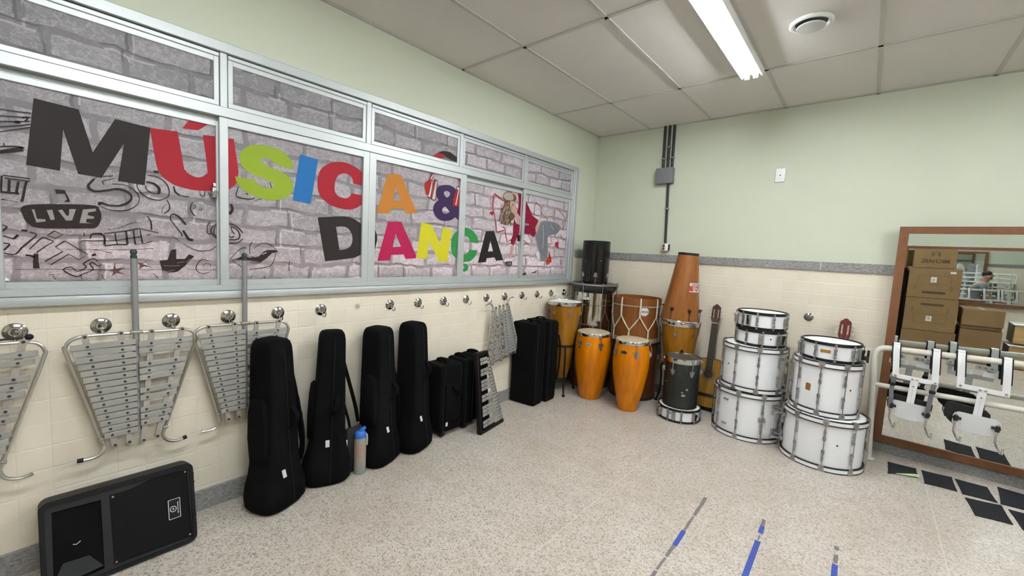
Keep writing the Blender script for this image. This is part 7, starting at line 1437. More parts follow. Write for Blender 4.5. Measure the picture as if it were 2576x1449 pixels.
lug = MB().cyl((0.268, 0, 0.02), (0.268, 0, 0.598), 0.0035, n=8).box((0.268, 0, 0.60), (0.012, 0.012, 0.018), r=0.002).build('tension_rod', LUGM, t)
lug.rotation_euler = (0, 0, math.radians(-26))
for k in range(1, 8):
    dup(lug, t, math.radians(-26 + 45 * k))
t = thing('hand_drum', 'glossy black drum standing upside down on the mirror finish drum', 'drum', (0.272, -0.355, 1.164), camdir(0.272, -0.355))
GLB = M('gloss_black', (0.006, 0.005, 0.0045), 0.14, var=0.3, vscale=8, spec=0.45)
MB().lathe([(0.0, 0.0), (0.153, 0.0), (0.154, 0.005), (0.151, 0.465), (0.145, 0.468), (0.143, 0.45), (0.0, 0.44)], 64).build('shell', GLB, t)
m = MB().cyl((0.160, 0, -0.004), (0.160, 0, 0.075), 0.0032, n=8)
lug = m.build('tension_hook', CHROME, t)
MB().prism([[(-0.024, 0.072), (0.024, 0.072), (0.014, 0.115), (0.006, 0.122), (-0.006, 0.122), (-0.014, 0.115)]], (0.152, 0, 0), (0, 1, 0), (0, 0, 1), (0.009, 0, 0)).build('lug_plate', LUGM, lug)
lug.rotation_euler = (0, 0, math.radians(3))
for k in range(1, 6):
    dup(lug, t, math.radians(3 + 60 * k))
at_shell(MB().box((0.153, 0, 0.24), (0.003, 0.008, 0.014)), t, 'scuff_mark', SCUFF, -46)
at_shell(MB().box((0.153, 0, 0.25), (0.003, 0.008, 0.008)), t, 'scuff_mark', SCUFF, 22)

# ---------------------------------------------------------------- guitars
SPRUCE = wood('guitar_top', [(0.3, (0.27, 0.135, 0.018)), (0.6, (0.36, 0.19, 0.030)), (0.8, (0.42, 0.235, 0.045))], scale=(30, 30, 0.6))
SIDEW = M('guitar_side', (0.07, 0.026, 0.008), 0.35, var=0.2)
FRETB = M('fingerboard', (0.02, 0.014, 0.011), 0.5, var=0.3)
HEADB = M('headstock_brown', (0.055, 0.020, 0.014), 0.35, var=0.3, vscale=30)
HEADR = M('headstock_red', (0.12, 0.012, 0.012), 0.3, var=0.3, vscale=30)
BRASS = M('tuner_metal', (0.60, 0.54, 0.42), 0.3, 0.9, var=0.1)
PEARL = M('peg_button', (0.62, 0.58, 0.50), 0.35)
def guitar(label, x, y, z, tilt, roll, headm):
    t = thing('guitar', label, 'guitar', (x, y, z), 0, group='classical guitars by the back wall', rot=(tilt, roll, 0))
    half = [(0.0, 0.0), (0.07, 0.004), (0.13, 0.03), (0.168, 0.085), (0.178, 0.14), (0.165, 0.20), (0.138, 0.255), (0.122, 0.295), (0.126, 0.34), (0.138, 0.385), (0.130, 0.435), (0.10, 0.466), (0.05, 0.478), (0.0, 0.48)]
    pts = spline([Vector((a, b, 0)) for a, b in half], 4)
    L = [(p.x, p.y) for p in pts] + [(-p.x, p.y) for p in pts[::-1][1:-1]]
    hole = [(0.043 * math.cos(2 * PI * k / 28), 0.325 + 0.043 * math.sin(2 * PI * k / 28)) for k in range(28)]
    MB().prism([L], (0, 0.0, 0), (1, 0, 0), (0, 0, 1), (0, 0.092, 0)).build('body', SIDEW, t)
    MB().prism([[(a * 0.985, 0.004 + b * 0.985) for a, b in L], hole], (0, 0.0, 0), (1, 0, 0), (0, 0, 1), (0, -0.003, 0)).build('soundboard', SPRUCE, t)
    MB().prism([hole], (0, -0.0004, 0), (1, 0, 0), (0, 0, 1), (0, 0, 0)).build('soundhole', M('soundhole_dark', (0.03, 0.012, 0.006), 0.7), t, angle=0)
    rg = lambda r: [(r * math.cos(2 * PI * k / 36), 0.325 + r * math.sin(2 * PI * k / 36)) for k in range(36)]
    MB().prism([rg(0.064), rg(0.046)], (0, -0.003, 0), (1, 0, 0), (0, 0, 1), (0, -0.0006, 0)).build('rosette', M('rosette', (0.17, 0.12, 0.07), 0.5, var=0.5, vscale=160), t)
    MB().box((0, -0.008, 0.125), (0.20, 0.011, 0.028), r=0.003).box((0, -0.014, 0.128), (0.085, 0.008, 0.008), r=0.001).build('bridge', FRETB, t)
    m = MB().prism([[(-0.030, 0.48), (0.030, 0.48), (0.026, 0.83), (-0.026, 0.83)]], (0, 0.022, 0), (1, 0, 0), (0, 0, 1), (0, -0.021, 0))
    m.build('neck', SIDEW, t)
    m = MB().prism([[(-0.031, 0.365), (0.031, 0.365), (0.026, 0.83), (-0.026, 0.83)]], (0, -0.003, 0), (1, 0, 0), (0, 0, 1), (0, -0.006, 0))
    fb = m.build('fingerboard', FRETB, t)
    m = MB()
    for k in range(1, 20):
        zz = 0.83 - (0.83 - 0.125 + 0.055) * (1 - 2 ** (-k / 12)) * 0.93
        if zz < 0.37: break
        m.box((0, -0.0095, zz), (0.058, 0.0016, 0.0022))
    m.build('frets', M('fret_metal', (0.16, 0.14, 0.11), 0.4, 0.6), fb)
    MB().box((0, -0.010, 0.832), (0.054, 0.008, 0.007), r=0.001).build('nut', PEARL, t)
    hs = [(-0.028, 0.835), (0.028, 0.835), (0.040, 0.875), (0.038, 0.985), (0.030, 1.0), (0.022, 1.003), (0.012, 1.016), (0.0, 1.02), (-0.012, 1.016), (-0.022, 1.003), (-0.030, 1.0), (-0.038, 0.985), (-0.040, 0.875)]
    sl = [[(sx * 0.020 + a, b) for a, b in ((-0.006, 0.885), (0.006, 0.885), (0.006, 0.965), (-0.006, 0.965))] for sx in (-1, 1)]
    ho = MB().prism([hs] + sl, (0, 0.016, 0), (1, 0, 0), (0, 0, 1), (0, -0.018, 0)).build('headstock', headm, t)
    for sx in (-1, 1):
        for zz in (0.893, 0.925, 0.957):
            m = MB().cyl((sx * 0.038, 0.010, zz), (sx * 0.052, 0.010, zz), 0.003, n=8)
            m.box((sx * 0.040, 0.010, zz), (0.004, 0.014, 0.02), r=0.001)
            m.cyl((sx * 0.008, 0.006, zz), (sx * 0.036, 0.006, zz), 0.0045, n=8)
            pg = m.build('tuning_peg', BRASS, t)
            MB().box((sx * 0.057, 0.010, zz), (0.012, 0.010, 0.018), r=0.004).build('peg_button', PEARL, pg)
    m = MB()
    for k in range(6):
        a = -0.0275 + k * 0.011
        b = -0.021 + k * 0.0084
        m.tube([(a, -0.016, 0.13), (b, -0.0145, 0.832), ((-0.02 if k < 3 else 0.02), -0.002, 0.90 + (k % 3) * 0.03)], 0.0004, 4)
    m.build('strings', BRASS, t)
    return t
guitar('amber topped classical guitar standing between the scuffed black drum and the left white stack', 1.507, -0.225, 0.045, -0.150, -0.008, HEADB)
guitar('guitar behind the right white drum stack, only its red headstock showing', 2.478, -0.195, 0.045, -0.115, 0.02, HEADR)
for (x, lab) in ((1.507, 'low black stand under the amber topped guitar'), (2.478, 'low black stand under the hidden red headstock guitar')):
    t = thing('guitar_stand', lab, 'guitar stand', (x, -0.2, 0), group='low guitar stands')
    for sx in (-1, 1):
        MB().tube([(sx * 0.11, 0.10, 0.006), (sx * 0.11, -0.02, 0.030), (sx * 0.11, -0.075, 0.03), (sx * 0.11, -0.08, 0.075)], 0.008, 8).build('stand_arm', BLACKP, t)
    MB().box((0, 0.0, 0.030), (0.22, 0.022, 0.02), r=0.005).build('cross_bar', BLACKP, t)
    m = MB()
    for sx in (-1, 1):
        m.box((sx * 0.11, -0.07, 0.009), (0.03, 0.04, 0.018), r=0.004)
        m.box((sx * 0.11, -0.07, 0.02), (0.016, 0.016, 0.03))
    m.build('stand_feet', BLACKP, t)
# ---------------------------------------------------------------- wall mirror
kg = NT('mirror_glass')
kg.b.inputs['Metallic'].default_value = 1.0
kg.b.inputs['Roughness'].default_value = 0.012
gn = kg.n('TexNoise', Scale=2.0); gt = kg.n('TexCoord'); kg.l(gt.outputs['Object'], gn.inputs['Vector'])
kg.l(kg.mix(gn.outputs['Fac'], (0.74, 0.77, 0.75), (0.76, 0.785, 0.765)), kg.b.inputs['Base Color'])
MGLASS = kg.m
def mirror(label, loc, rot, w, h, fw=0.054):
    t = thing('wall_mirror', label, 'mirror', loc, rot=rot)
    F = 0.036
    for (nm, L) in (('left', [(0, 0), (fw, fw), (fw, h - fw), (0, h)]), ('right', [(w, 0), (w, h), (w - fw, h - fw), (w - fw, fw)]),
                    ('bottom', [(0, 0), (w, 0), (w - fw, fw), (fw, fw)]), ('top', [(0, h), (fw, h - fw), (w - fw, h - fw), (w, h)])):
        MB().prism([L], (0, 0, 0), (1, 0, 0), (0, 0, 1), (0, -F, 0)).build('frame_rail', WOODF, t)
    m = MB().prism([[(fw - 0.004, fw - 0.004), (w - fw + 0.004, fw - 0.004), (w - fw + 0.004, h - fw + 0.004), (fw - 0.004, h - fw + 0.004)]], (0, -0.024, 0), (1, 0, 0), (0, 0, 1), (0, 0.004, 0))
    m.build('mirror_glass', MGLASS, t, angle=0)
    return t
mirror('large mirror in a reddish wood frame on the back wall, standing on the granite skirting', (2.751, -0.0235, 0.094), (0.02, 0, 0), 2.1, 1.722)

# ---------------------------------------------------------------- white tube rack with drum carriers
RACKW = M('rack_cream_paint', (0.62, 0.60, 0.52), 0.4, var=0.08, vscale=30)
def tube_rack(label, x, y, XE):
    t = thing('tube_rack', label, 'rack', (x, y, 0), group='cream tube racks')
    P = [(0.035, 0, 0.01), (0.012, 0, 0.5), (-0.003, 0, 0.818)] + [(0.060 - 0.0625 * math.cos(q * PI / 16), 0, 0.818 + 0.064 * math.sin(q * PI / 16)) for q in range(1, 8)] + [(0.065, 0, 0.8825), (0.5, 0, 0.895), (1.0, 0, 0.910), (XE - 0.06, 0, 0.92), (XE, 0, 0.86), (XE, 0, 0.01)]
    MB().tube(P, 0.0215, 14).build('top_tube', RACKW, t)
    MB().tube([(0.005, 0, 0.590), (0.75, 0, 0.600), (XE, 0, 0.61)], 0.019, 14).build('middle_tube', RACKW, t)
    for px in (0.035, XE):
        MB().lathe([(0.0, 0.0), (0.040, 0.0), (0.042, 0.004), (0.036, 0.010), (0.0, 0.012)], 24, c=(px, 0, 0)).build('foot_plate', RACKW, t)
tube_rack('cream painted tube rack in front of the mirror with white drum carriers hung on it', 2.70, -0.25, 1.55)
tube_rack('cream painted tube rack seen only in the mirror, before the seated person', 4.10, -1.75, 1.45)
CARW = M('carrier_white', (0.74, 0.735, 0.74), 0.35, var=0.04)
FOAM = M('black_foam', (0.009, 0.009, 0.009), 0.9, var=0.2, bump=0.4, bscale=300)
def carrier(label, x, z, roll, webbing, pad, y=-0.25):
    t = thing('drum_carrier', label, 'drum carrier', (x, y, z), 0, group='white drum carriers hung on tube racks', rot=(0, roll, 0))
    zt = 0.213
    def arch(off):
        return [(-0.040 - 0.004 + off * 0.2, 0.0), (-0.043 + off * -1, 0.06), (-0.041 - off, 0.13), (-0.034 - off, 0.18), (-0.016 - off * .6, zt + 0.021 + off), (0.0, zt + 0.026 + off), (0.018 + off * .6, zt + 0.019 + off), (0.034 + off, 0.19), (0.042 + off, 0.14), (0.048 + off, 0.085)]
    for sx in (-1, 1):
        xt, xb = (sx * 0.106 - 0.022), (sx * 0.104)
        pts = []
        A = arch(0.0)
        for i, (yy, zz) in enumerate(A):
            f = max(0.0, min(1.0, zz / zt))
            pts.append((xb + (xt - xb) * f, yy, zz))
        s = MB().strip(spline(pts, 4), 0.036, 0.004, (1, 0, 0)).build('shoulder_strap', CARW, t)
        pts2 = [(p[0], a[0] + (0.008 if i < 4 else (0.0 if i < 7 else -0.008)), p[2] - (0.007 if 4 <= i < 7 else 0.0)) for i, (p, a) in enumerate(zip(pts, A))][1:]
        MB().strip(spline(pts2, 4), 0.050, 0.010, (1, 0, 0)).build('strap_padding', FOAM, s)
        # rear plate with two bolts
        rx = xt + (0.035 if sx < 0 else -0.035)
        m = MB().box((xt - sx * 0.03, 0.050, 0.092), (0.105, 0.005, 0.034), r=0.002, seg=1)
        r = m.build('rear_plate', CARW, t)
        m = MB()
        for q in (-0.03, 0.0, 0.03):
            m.cyl((xt - sx * 0.03 + q, 0.052, 0.092), (xt - sx * 0.03 + q, 0.057, 0.092), 0.007, n=10)
        m.build('bolt', STEEL, r)
    MB().box((0, -0.044, -0.002), (0.245, 0.006, 0.034), r=0.002, seg=1).build('cross_bar', CARW, t)
    m = MB().box((0.0, -0.050, -0.10), (0.042, 0.006, 0.215), r=0.002, seg=1)
    cp = m.build('centre_plate', CARW, t)
    m = MB()
    for (bx, bz) in ((-0.012, -0.004), (0.012, -0.004), (0.0, -0.055), (0.0, -0.185)):
        m.cyl((bx, -0.052, bz), (bx, -0.057, bz), 0.0055, n=10)
    for bz in (-0.085, -0.105, -0.125, -0.145, -0.165):
        m.cyl((0, -0.0525, bz), (0, -0.0536, bz), 0.003, n=8)
    for sx in (-1, 1):
        m.cyl((sx * 0.105, -0.046, 0.0), (sx * 0.105, -0.053, 0.0), 0.0065, n=10)
    m.build('bolt', STEEL, cp)
    L = [(-0.112, -0.215), (-0.105, -0.192), (-0.085, -0.180), (0.085, -0.180), (0.105, -0.190), (0.115, -0.215), (0.112, -0.265), (0.10, -0.290), (0.04, -0.306), (-0.04, -0.306), (-0.095, -0.290), (-0.11, -0.265)]
    bp = MB().prism([L], (0, -0.055, 0), (1, 0, 0), (0, 0, 1), (0, -0.004, 0))
    bp.build('belly_plate', M('belly_white', (0.60, 0.60, 0.60), 0.35, var=0.05), t)
    if pad:
        L = [(-0.155, -0.165), (-0.145, -0.135), (-0.12, -0.128), (0.04, -0.140), (0.06, -0.16), (0.062, -0.20), (0.085, -0.2), (0.105, -0.225), (0.10, -0.28), (-0.10, -0.28), (-0.135, -0.25), (-0.153, -0.215)]
    else:
        L = [(-0.118, -0.15), (-0.10, -0.142), (0.10, -0.150), (0.118, -0.165), (0.116, -0.24), (0.10, -0.28), (-0.10, -0.28), (-0.12, -0.23)]
    MB().prism([L], (0, -0.045, 0), (1, 0, 0), (0, 0, 1), (0, 0.028, 0)).build('belly_pad', FOAM, t)
    for sx in (-1, 1):
        hx = sx * 0.097
        zc = -0.225 if sx < 0 else -0.235
        m = MB().box((hx - sx * 0.006, -0.066, zc), (0.042, 0.022, 0.018), r=0.003).cyl((hx, -0.076, zc - 0.02), (hx, -0.076, zc + 0.02), 0.011, n=12)
        c = m.build('hook_clamp', DARKSTEEL, t)
        MB().tube([(hx, -0.078, zc + 0.03), (hx, -0.078, zc - 0.09), (hx + 0.006, -0.082, zc - 0.108), (hx + 0.026, -0.105, zc - 0.150), (hx + 0.034, -0.112, zc - 0.152), (hx + 0.034, -0.114, zc - 0.115)], 0.0055, 8).build('drum_hook', CHROME, c)
        if webbing:
            w = MB().strip(spline([(sx * 0.105 - 0.004, -0.052, -0.01), (sx * 0.105 - 0.008, -0.062, -0.10), (sx * 0.10 - 0.006, -0.082, -0.17), (sx * 0.10 - 0.008, -0.080, -0.235)], 4), 0.026, 0.005, (1, 0, 0)).build('side_webbing', WEB, t)
            MB().box((sx * 0.105 - 0.006, -0.060, -0.065), (0.034, 0.014, 0.022), r=0.003).build('webbing_buckle', BLACKP, w)
    return t
carrier('white drum carrier with grey webbing straps, left end of the tube rack', 2.930, 0.690, 0.045, True, False)
carrier('white drum carrier with a bare black belly pad, second on the tube rack', 3.262, 0.697, 0.045, False, True)
for cx, cl in ((4.30, 'leftmost of the three white drum carriers on the far tube rack in the mirror'), (4.745, 'middle one of the three white drum carriers on the far tube rack in the mirror'), (5.01, 'rightmost of the three white drum carriers on the far tube rack in the mirror')):
    carrier(cl, cx, 0.685, 0.02, False, cx > 4.9, -1.75)

# ---------------------------------------------------------------- dark mats on the floor
MATM = M('dark_mat', (0.018, 0.018, 0.021), 0.95, var=0.35, vscale=200, bump=0.5, bscale=800, spec=0.2)
MATG = M('mat_green_back', (0.38, 0.50, 0.26), 0.8)
GM = 'dark rectangular mats laid by the mirror'
mats = [('dark mat by itself nearest the drums with a curled pale green edge', [(2.852, -0.223), (3.011, -0.205), (3.012, -0.372), (2.845, -0.466)], 1),
        ('dark mat second from the drums along the skirting', [(3.038, -0.208), (3.199, -0.180), (3.198, -0.437), (3.037, -0.460)], 0),
        ('dark mat third along the skirting, touching corners with the front one', [(3.212, -0.193), (3.369, -0.187), (3.379, -0.433), (3.219, -0.453)], 0),
        ('dark mat fourth along the skirting, cut by the right photo edge', [(3.426, -0.120), (3.59, -0.132), (3.555, -0.418), (3.391, -0.436)], 0),
        ('dark mat in the front row, farther from the mirror, left one', [(3.223, -0.506), (3.391, -0.460), (3.395, -0.722), (3.237, -0.756)], 0),
        ('dark mat in the front row at the right photo edge', [(3.413, -0.492), (3.575, -0.47), (3.578, -0.735), (3.425, -0.752)], 0)]
for lb, q, g in mats:
    top, bot = [], []
    n = 6
    vs, fs = [], []
    # grid patch, edges slightly bowed
    G = 8
    for i in range(G + 1):
        for j in range(G + 1):
            u, v = i / G, j / G
            a = Vector(q[0]).lerp(Vector(q[1]), u); b = Vector(q[3]).lerp(Vector(q[2]), u)
            p = a.lerp(b, v)
            c = (Vector(q[0]) + Vector(q[1]) + Vector(q[2]) + Vector(q[3])) / 4
            edge = (4 * u * (1 - u) if v in (0, 1) else 0) + (4 * v * (1 - v) if u in (0, 1) else 0)
            p = p.lerp(c, 0.03 * edge)
            z = 0.0045
            if g:
                z += 0.022 * max(0, v - 0.45) ** 2 / 0.3 * u ** 1.0
            vs.append((p.x, p.y, z))
    for i in range(G):
        for j in range(G):
            o = i * (G + 1) + j
            fs.append((o, o + 1, o + G + 2, o + G + 1))
    N = len(vs)
    full = vs + [(a, b, max(0.0006, c - 0.0042)) for a, b, c in vs]
    ff = [f[::1] for f in fs] + [tuple(k + N for k in f[::-1]) for f in fs]
    def idx(i, j): return i * (G + 1) + j
    rim = [idx(i, 0) for i in range(G)] + [idx(G, j) for j in range(G)] + [idx(i, G) for i in range(G, 0, -1)] + [idx(0, j) for j in range(G, 0, -1)]
    for k in range(len(rim)):
        a, b = rim[k], rim[(k + 1) % len(rim)]
        ff.append((a, b, b + N, a + N))
    o = MB().add(full, ff).build('floor_mat', MATM, None)
    tag(o, lb, 'mat', GM)
    if g:
        m = MB()
        P0 = [full[idx(i, G)] for i in range(2, G + 1)]
        vs = []
        for k, p in enumerate(P0):
            f = k / (len(P0) - 1)
            vs += [(p[0], p[1] - 0.001, p[2] - 0.001), (p[0] + 0.003, p[1] - 0.001 - 0.020 * f, max(0.002, p[2] * 0.45))]
        m.add(vs, [(2 * k, 2 * k + 2, 2 * k + 3, 2 * k + 1) for k in range(len(P0) - 1)]).build('green_backing', MATG, o, angle=0)

# ---------------------------------------------------------------- worn tape lines on the floor
TBLUE = M('blue_tape', (0.035, 0.06, 0.30), 0.5, var=0.35, vscale=60)
TGREY = M('tape_residue', (0.17, 0.15, 0.145), 0.8, var=0.5, vscale=70)
def tape(label, x, segs):
    t = thing('tape_line', label, 'tape', (x, segs[0][0], 0), group='worn tape lines on the floor')
    for (a, b, dx0, dx1, w, mat) in segs:
        n = max(3, int(abs(a - b) / 0.03))
        L, Rr = [], []
        for k in range(n + 1):
            f = k / n
            y = a + (b - a) * f - segs[0][0]
            xx = dx0 + (dx1 - dx0) * f
            L.append((xx - w / 2 * (1 - 0.35 * RND.random() * (mat is TGREY)), y)); Rr.append((xx + w / 2 * (1 - 0.35 * RND.random() * (mat is TGREY)), y))
        MB().prism([L + Rr[::-1]], (0, 0, 0.0002), (1, 0, 0), (0, 1, 0), (0, 0, 0.0007)).build('blue_tape' if mat is TBLUE else 'tape_residue', mat, t, angle=0)
tape('worn tape line on the floor, longest and leftmost of three', 1.967, [(-1.788, -2.03, 0, 0.004, 0.024, TGREY), (-2.045, -2.10, 0.004, 0.004, 0.014, TGREY), (-2.10, -2.215, 0.004, 0.006, 0.018, TGREY), (-2.215, -2.37, 0.006, 0.009, 0.024, TBLUE), (-2.372, -2.48, 0.008, 0.008, 0.020, TGREY), (-2.49, -2.60, 0.007, 0.006, 0.014, TGREY), (-2.61, -2.9, 0.006, 0.005, 0.02, TGREY)])
tape('blue tape line on the floor between the two other worn lines', 2.280, [(-1.772, -1.85, 0, 0.004, 0.023, TGREY), (-1.85, -1.93, 0.004, 0.007, 0.024, TBLUE), (-1.955, -2.0, 0.008, 0.009, 0.010, TGREY), (-2.01, -2.5, 0.010, 0.016, 0.026, TBLUE)])
tape('short broken tape line on the floor, rightmost of three', 2.611, [(-1.75, -1.79, 0, 0, 0.024, TGREY), (-1.835, -1.915, 0, 0, 0.022, TGREY), (-1.925, -2.3, 0, 0.002, 0.024, TBLUE)])
# ---------------------------------------------------------------- the side of the room seen in the mirror
mirror('second wood framed mirror, on the wall behind the viewer, seen in the first mirror', (5.35, -5.728, 0.76), (-0.016, 0, PI), 2.3, 0.945, 0.05)
CARD = M('cardboard', (0.225, 0.142, 0.066), 0.8, var=0.12, vscale=10, bump=0.2, bscale=90, spec=0.2)
CARDINK = M('cardboard_print', (0.075, 0.043, 0.02), 0.8, var=0.2, vscale=40)
TAPEC = M('packing_tape', (0.20, 0.125, 0.058), 0.35)
GB = 'cardboard boxes stacked behind the viewer'
def carton(label, x0, x1, z0, z1, y, d, kind):
    t = thing('cardboard_box', label, 'box', ((x0 + x1) / 2, y - d / 2, z0), group=GB)
    w, h = x1 - x0, z1 - z0
    MB().box((0, 0, h / 2), (w, d, h), r=0.004, seg=1).build('box_body', CARD, t)
    MB().box((0, 0, h + 0.0005), (0.05, d + 0.001, 0.001)).build('packing_tape', TAPEC, t)
    yf = d / 2 + 0.0008
    def rect(cx, cz, ww, hh, mat, nm, lift=0.0):
        MB().box((cx, yf + lift, cz), (ww, 0.0008, hh)).build(nm, mat, t)
    if kind == 'brand':
        fm = frame_mat((0, yf + 0.001, h * 0.36), (-1, 0, 0), (0, 0, 1))
        text_obj('MICHAEL', 0.075, CARDINK, 'box_lettering', t, fm, bold=0.003)
        m = MB()
        for s in (-1, 1):
            m.prism([[(s * 0.005, 0.0), (s * 0.04, 0.028), (s * 0.04, -0.028)], [(s * 0.014, 0.0), (s * 0.034, 0.016), (s * 0.034, -0.016)]], (0, yf + 0.001, h * 0.72), (1, 0, 0), (0, 0, 1), (0, 0, 0))
            m.box((s * 0.042, yf + 0.001, h * 0.72), (0.006, 0.0006, 0.07))
        m.box((0, yf + 0.001, h * 0.72 + 0.03), (0.09, 0.0006, 0.006))
        m.build('box_emblem', CARDINK, t, angle=0)
    if kind == 'label':
        rect(-0.005, h * 0.62, 0.062, 0.08, LABELW, 'paper_label')
        rect(-0.005, h * 0.63, 0.03, 0.008, SCREWM, 'label_print', 0.0006)
        rect(-0.008, h * 0.58, 0.03, 0.008, SCREWM, 'label_print', 0.0006)
        rect(0.012, h * 0.19, 0.25, 0.034, CARDINK, 'printed_band')
        m = MB()
        for z in (h * 0.48, h * 0.76):
            m.box((0, yf, z), (0.36, 0.0006, 0.003))
        for x in (-0.18, 0.18):
            m.box((x, yf, h * 0.62), (0.003, 0.0006, h * 0.28))
        for x in (-0.2, 0.19):
            for k in range(4):
                m.box((x, yf, h * (0.42 - 0.045 * k)), (0.035, 0.0006, 0.006))
        m.build('box_print', CARDINK, t, angle=0)
    return t
carton('big bottom cardboard box of the stack, partly behind the tube rack', 3.085, 3.68, 0.0, 0.40, -4.6, 0.56, '')
b = carton('big cardboard box with its printed band at the top, second of the stack', 3.09, 3.66, 0.404, 0.905, -4.6, 0.56, 'label')
# this one stands upside down: its print is turned round
for ch in b.children:
    if ch.name.split('.')[0] not in ('box_body', 'packing_tape'):
        ch.matrix_local = Matrix.Translation((0, 0, 0.501)) @ Matrix.Diagonal((1, 1, -1, 1)) @ ch.matrix_local
b = carton('big cardboard box with its printed band at the bottom, third of the stack', 3.088, 3.655, 0.909, 1.365, -4.6, 0.56, 'label')
MB().box((0.19, 0.281, 0.40), (0.06, 0.0008, 0.03)).build('shipping_label', LABELW, b)
carton('smaller cardboard box with an emblem on top of the stack', 3.135, 3.572, 1.369, 1.655, -4.6, 0.42, 'brand')
carton('low cardboard box beside the tall box stack, under another low one', 3.715, 4.13, 0.0, 0.50, -4.6, 0.45, '')
carton('low cardboard box lying on another one beside the tall box stack', 3.715, 4.125, 0.56, 0.80, -4.58, 0.45, '')
t = thing('cardboard_sheet', 'flattened cardboard between the two low boxes', 'cardboard', (3.92, -4.83, 0.503))
MB().box((0, 0, 0.0275), (0.40, 0.43, 0.053), r=0.004).build('sheet', TAPEC, t)
PALEW = wood('pale_wood', [(0.3, (0.38, 0.23, 0.09)), (0.6, (0.50, 0.33, 0.15)), (0.8, (0.58, 0.41, 0.21))], scale=(1.0, 10, 10), rough=0.5, coat=0.0)
for k, (z0, z1, x0, lb) in enumerate(((0.0, 0.34, 4.19, 'pale wooden box drum on the floor beside the low cardboard boxes'), (0.36, 0.64, 4.21, 'pale wooden box drum lying on top of another one'))):
    t = thing('box_drum', lb, 'box drum', (x0 + 0.3, -4.75, z0), group='pale wooden box drums')
    MB().box((0, 0, (z1 - z0) / 2), (0.56, 0.32, z1 - z0 - 0.02), r=0.006).build('box_body', PALEW, t)
    MB().box((0, 0, z1 - z0 - 0.006), (0.60, 0.36, 0.014), r=0.004).build('lid', WHITE, t)
    MB().box((-0.285, 0, (z1 - z0) / 2), (0.012, 0.30, z1 - z0 - 0.03)).build('side_panel', SIDEW, t)

# white plastic chairs in two stacks
CHW = M('chair_white', (0.66, 0.68, 0.66), 0.4, var=0.03)
def chair(label, x, y, z, rz):
    t = thing('plastic_chair', label, 'chair', (x, y, z), rz, 'stacked white plastic chairs')
    m = MB().box((0, 0, 0.43), (0.42, 0.42, 0.022), r=0.008)
    m.build('seat', CHW, t)
    holes = [[(sx - 0.012, 0.56), (sx + 0.012, 0.56), (sx + 0.012, 0.76), (sx - 0.012, 0.76)] for sx in (-0.12, -0.06, 0.0, 0.06, 0.12)]
    out = [(-0.20, 0.43), (0.20, 0.43), (0.21, 0.66), (0.18, 0.80), (0.10, 0.86), (0.0, 0.875), (-0.10, 0.86), (-0.18, 0.80), (-0.21, 0.66)]
    MB().prism([out] + holes, (0, 0.20, 0), (1, 0, 0), (0, 0.22, 1), (0, 0.014, 0)).build('backrest', CHW, t)
    for sx in (-1, 1):
        for sy in (-1, 1):
            MB().tube([(sx * 0.19, sy * 0.19, 0.43), (sx * 0.225, sy * 0.23, 0.0)], [0.022, 0.015], 8).build('leg', CHW, t)
        MB().tube([(sx * 0.21, -0.18, 0.42), (sx * 0.24, -0.19, 0.63), (sx * 0.24, 0.05, 0.645), (sx * 0.215, 0.245, 0.64)], 0.016, 8, smooth=3).build('armrest', CHW, t)
    return t
c0 = None
ordn = ['lowest', 'second', 'third', 'fourth', 'fifth', 'sixth', 'topmost']
for (x, y, rz, nm) in ((4.69, -0.72, 1.15, 'left'), (5.02, -0.66, 1.2, 'right')):
    for k in range(7):
        lb = '%s white plastic chair of the %s stack seen in the mirror' % (ordn[k], nm)
        if c0 is None:
            c0 = chair(lb, x, y, 0, rz)
        else:
            c = copy_tree(c0); c.location = (x, y, 0.001 + 0.103 * k); c.rotation_euler = (0, 0, rz); c['label'] = lb
single = chair('white plastic chair the man in grey sits on', 4.55, -1.2, 0.0, PI / 2)
single['group'] = 'white plastic chairs in use'

# ---------------------------------------------------------------- seated man seen in the mirror
SKINM = M('skin', (0.42, 0.24, 0.16), 0.5, var=0.08)
HAIRM = M('dark_hair', (0.012, 0.009, 0.008), 0.7, var=0.3)
SHIRT = M('grey_shirt', (0.15, 0.17, 0.18), 0.8, var=0.12)
JEANS = M('blue_jeans', (0.03, 0.065, 0.20), 0.8, var=0.2, vscale=40)
SHOE = M('dark_shoe', (0.02, 0.02, 0.02), 0.5)
def skin(name, nodes, edges, mat, parent, sub=2, root=0):
    me = D.meshes.new(name)
    me.from_pydata([n[:3] for n in nodes], edges, [])
    me.materials.append(mat)
    o = D.objects.new(name, me)
    COL.objects.link(o)
    o.parent = parent
    md = o.modifiers.new('skin', 'SKIN')
    md.use_smooth_shade = True
    for i, n in enumerate(nodes):
        r = n[3]
        me.skin_vertices[0].data[i].radius = (r, n[4] if len(n) > 4 else r)
        me.skin_vertices[0].data[i].use_root = (i == root)
    s = o.modifiers.new('sub', 'SUBSURF'); s.levels = sub; s.render_levels = sub
    return o
man = thing('person', 'seated person in a grey shirt and blue jeans, seen in the mirror among white chairs', 'person', (4.55, -1.2, 0))
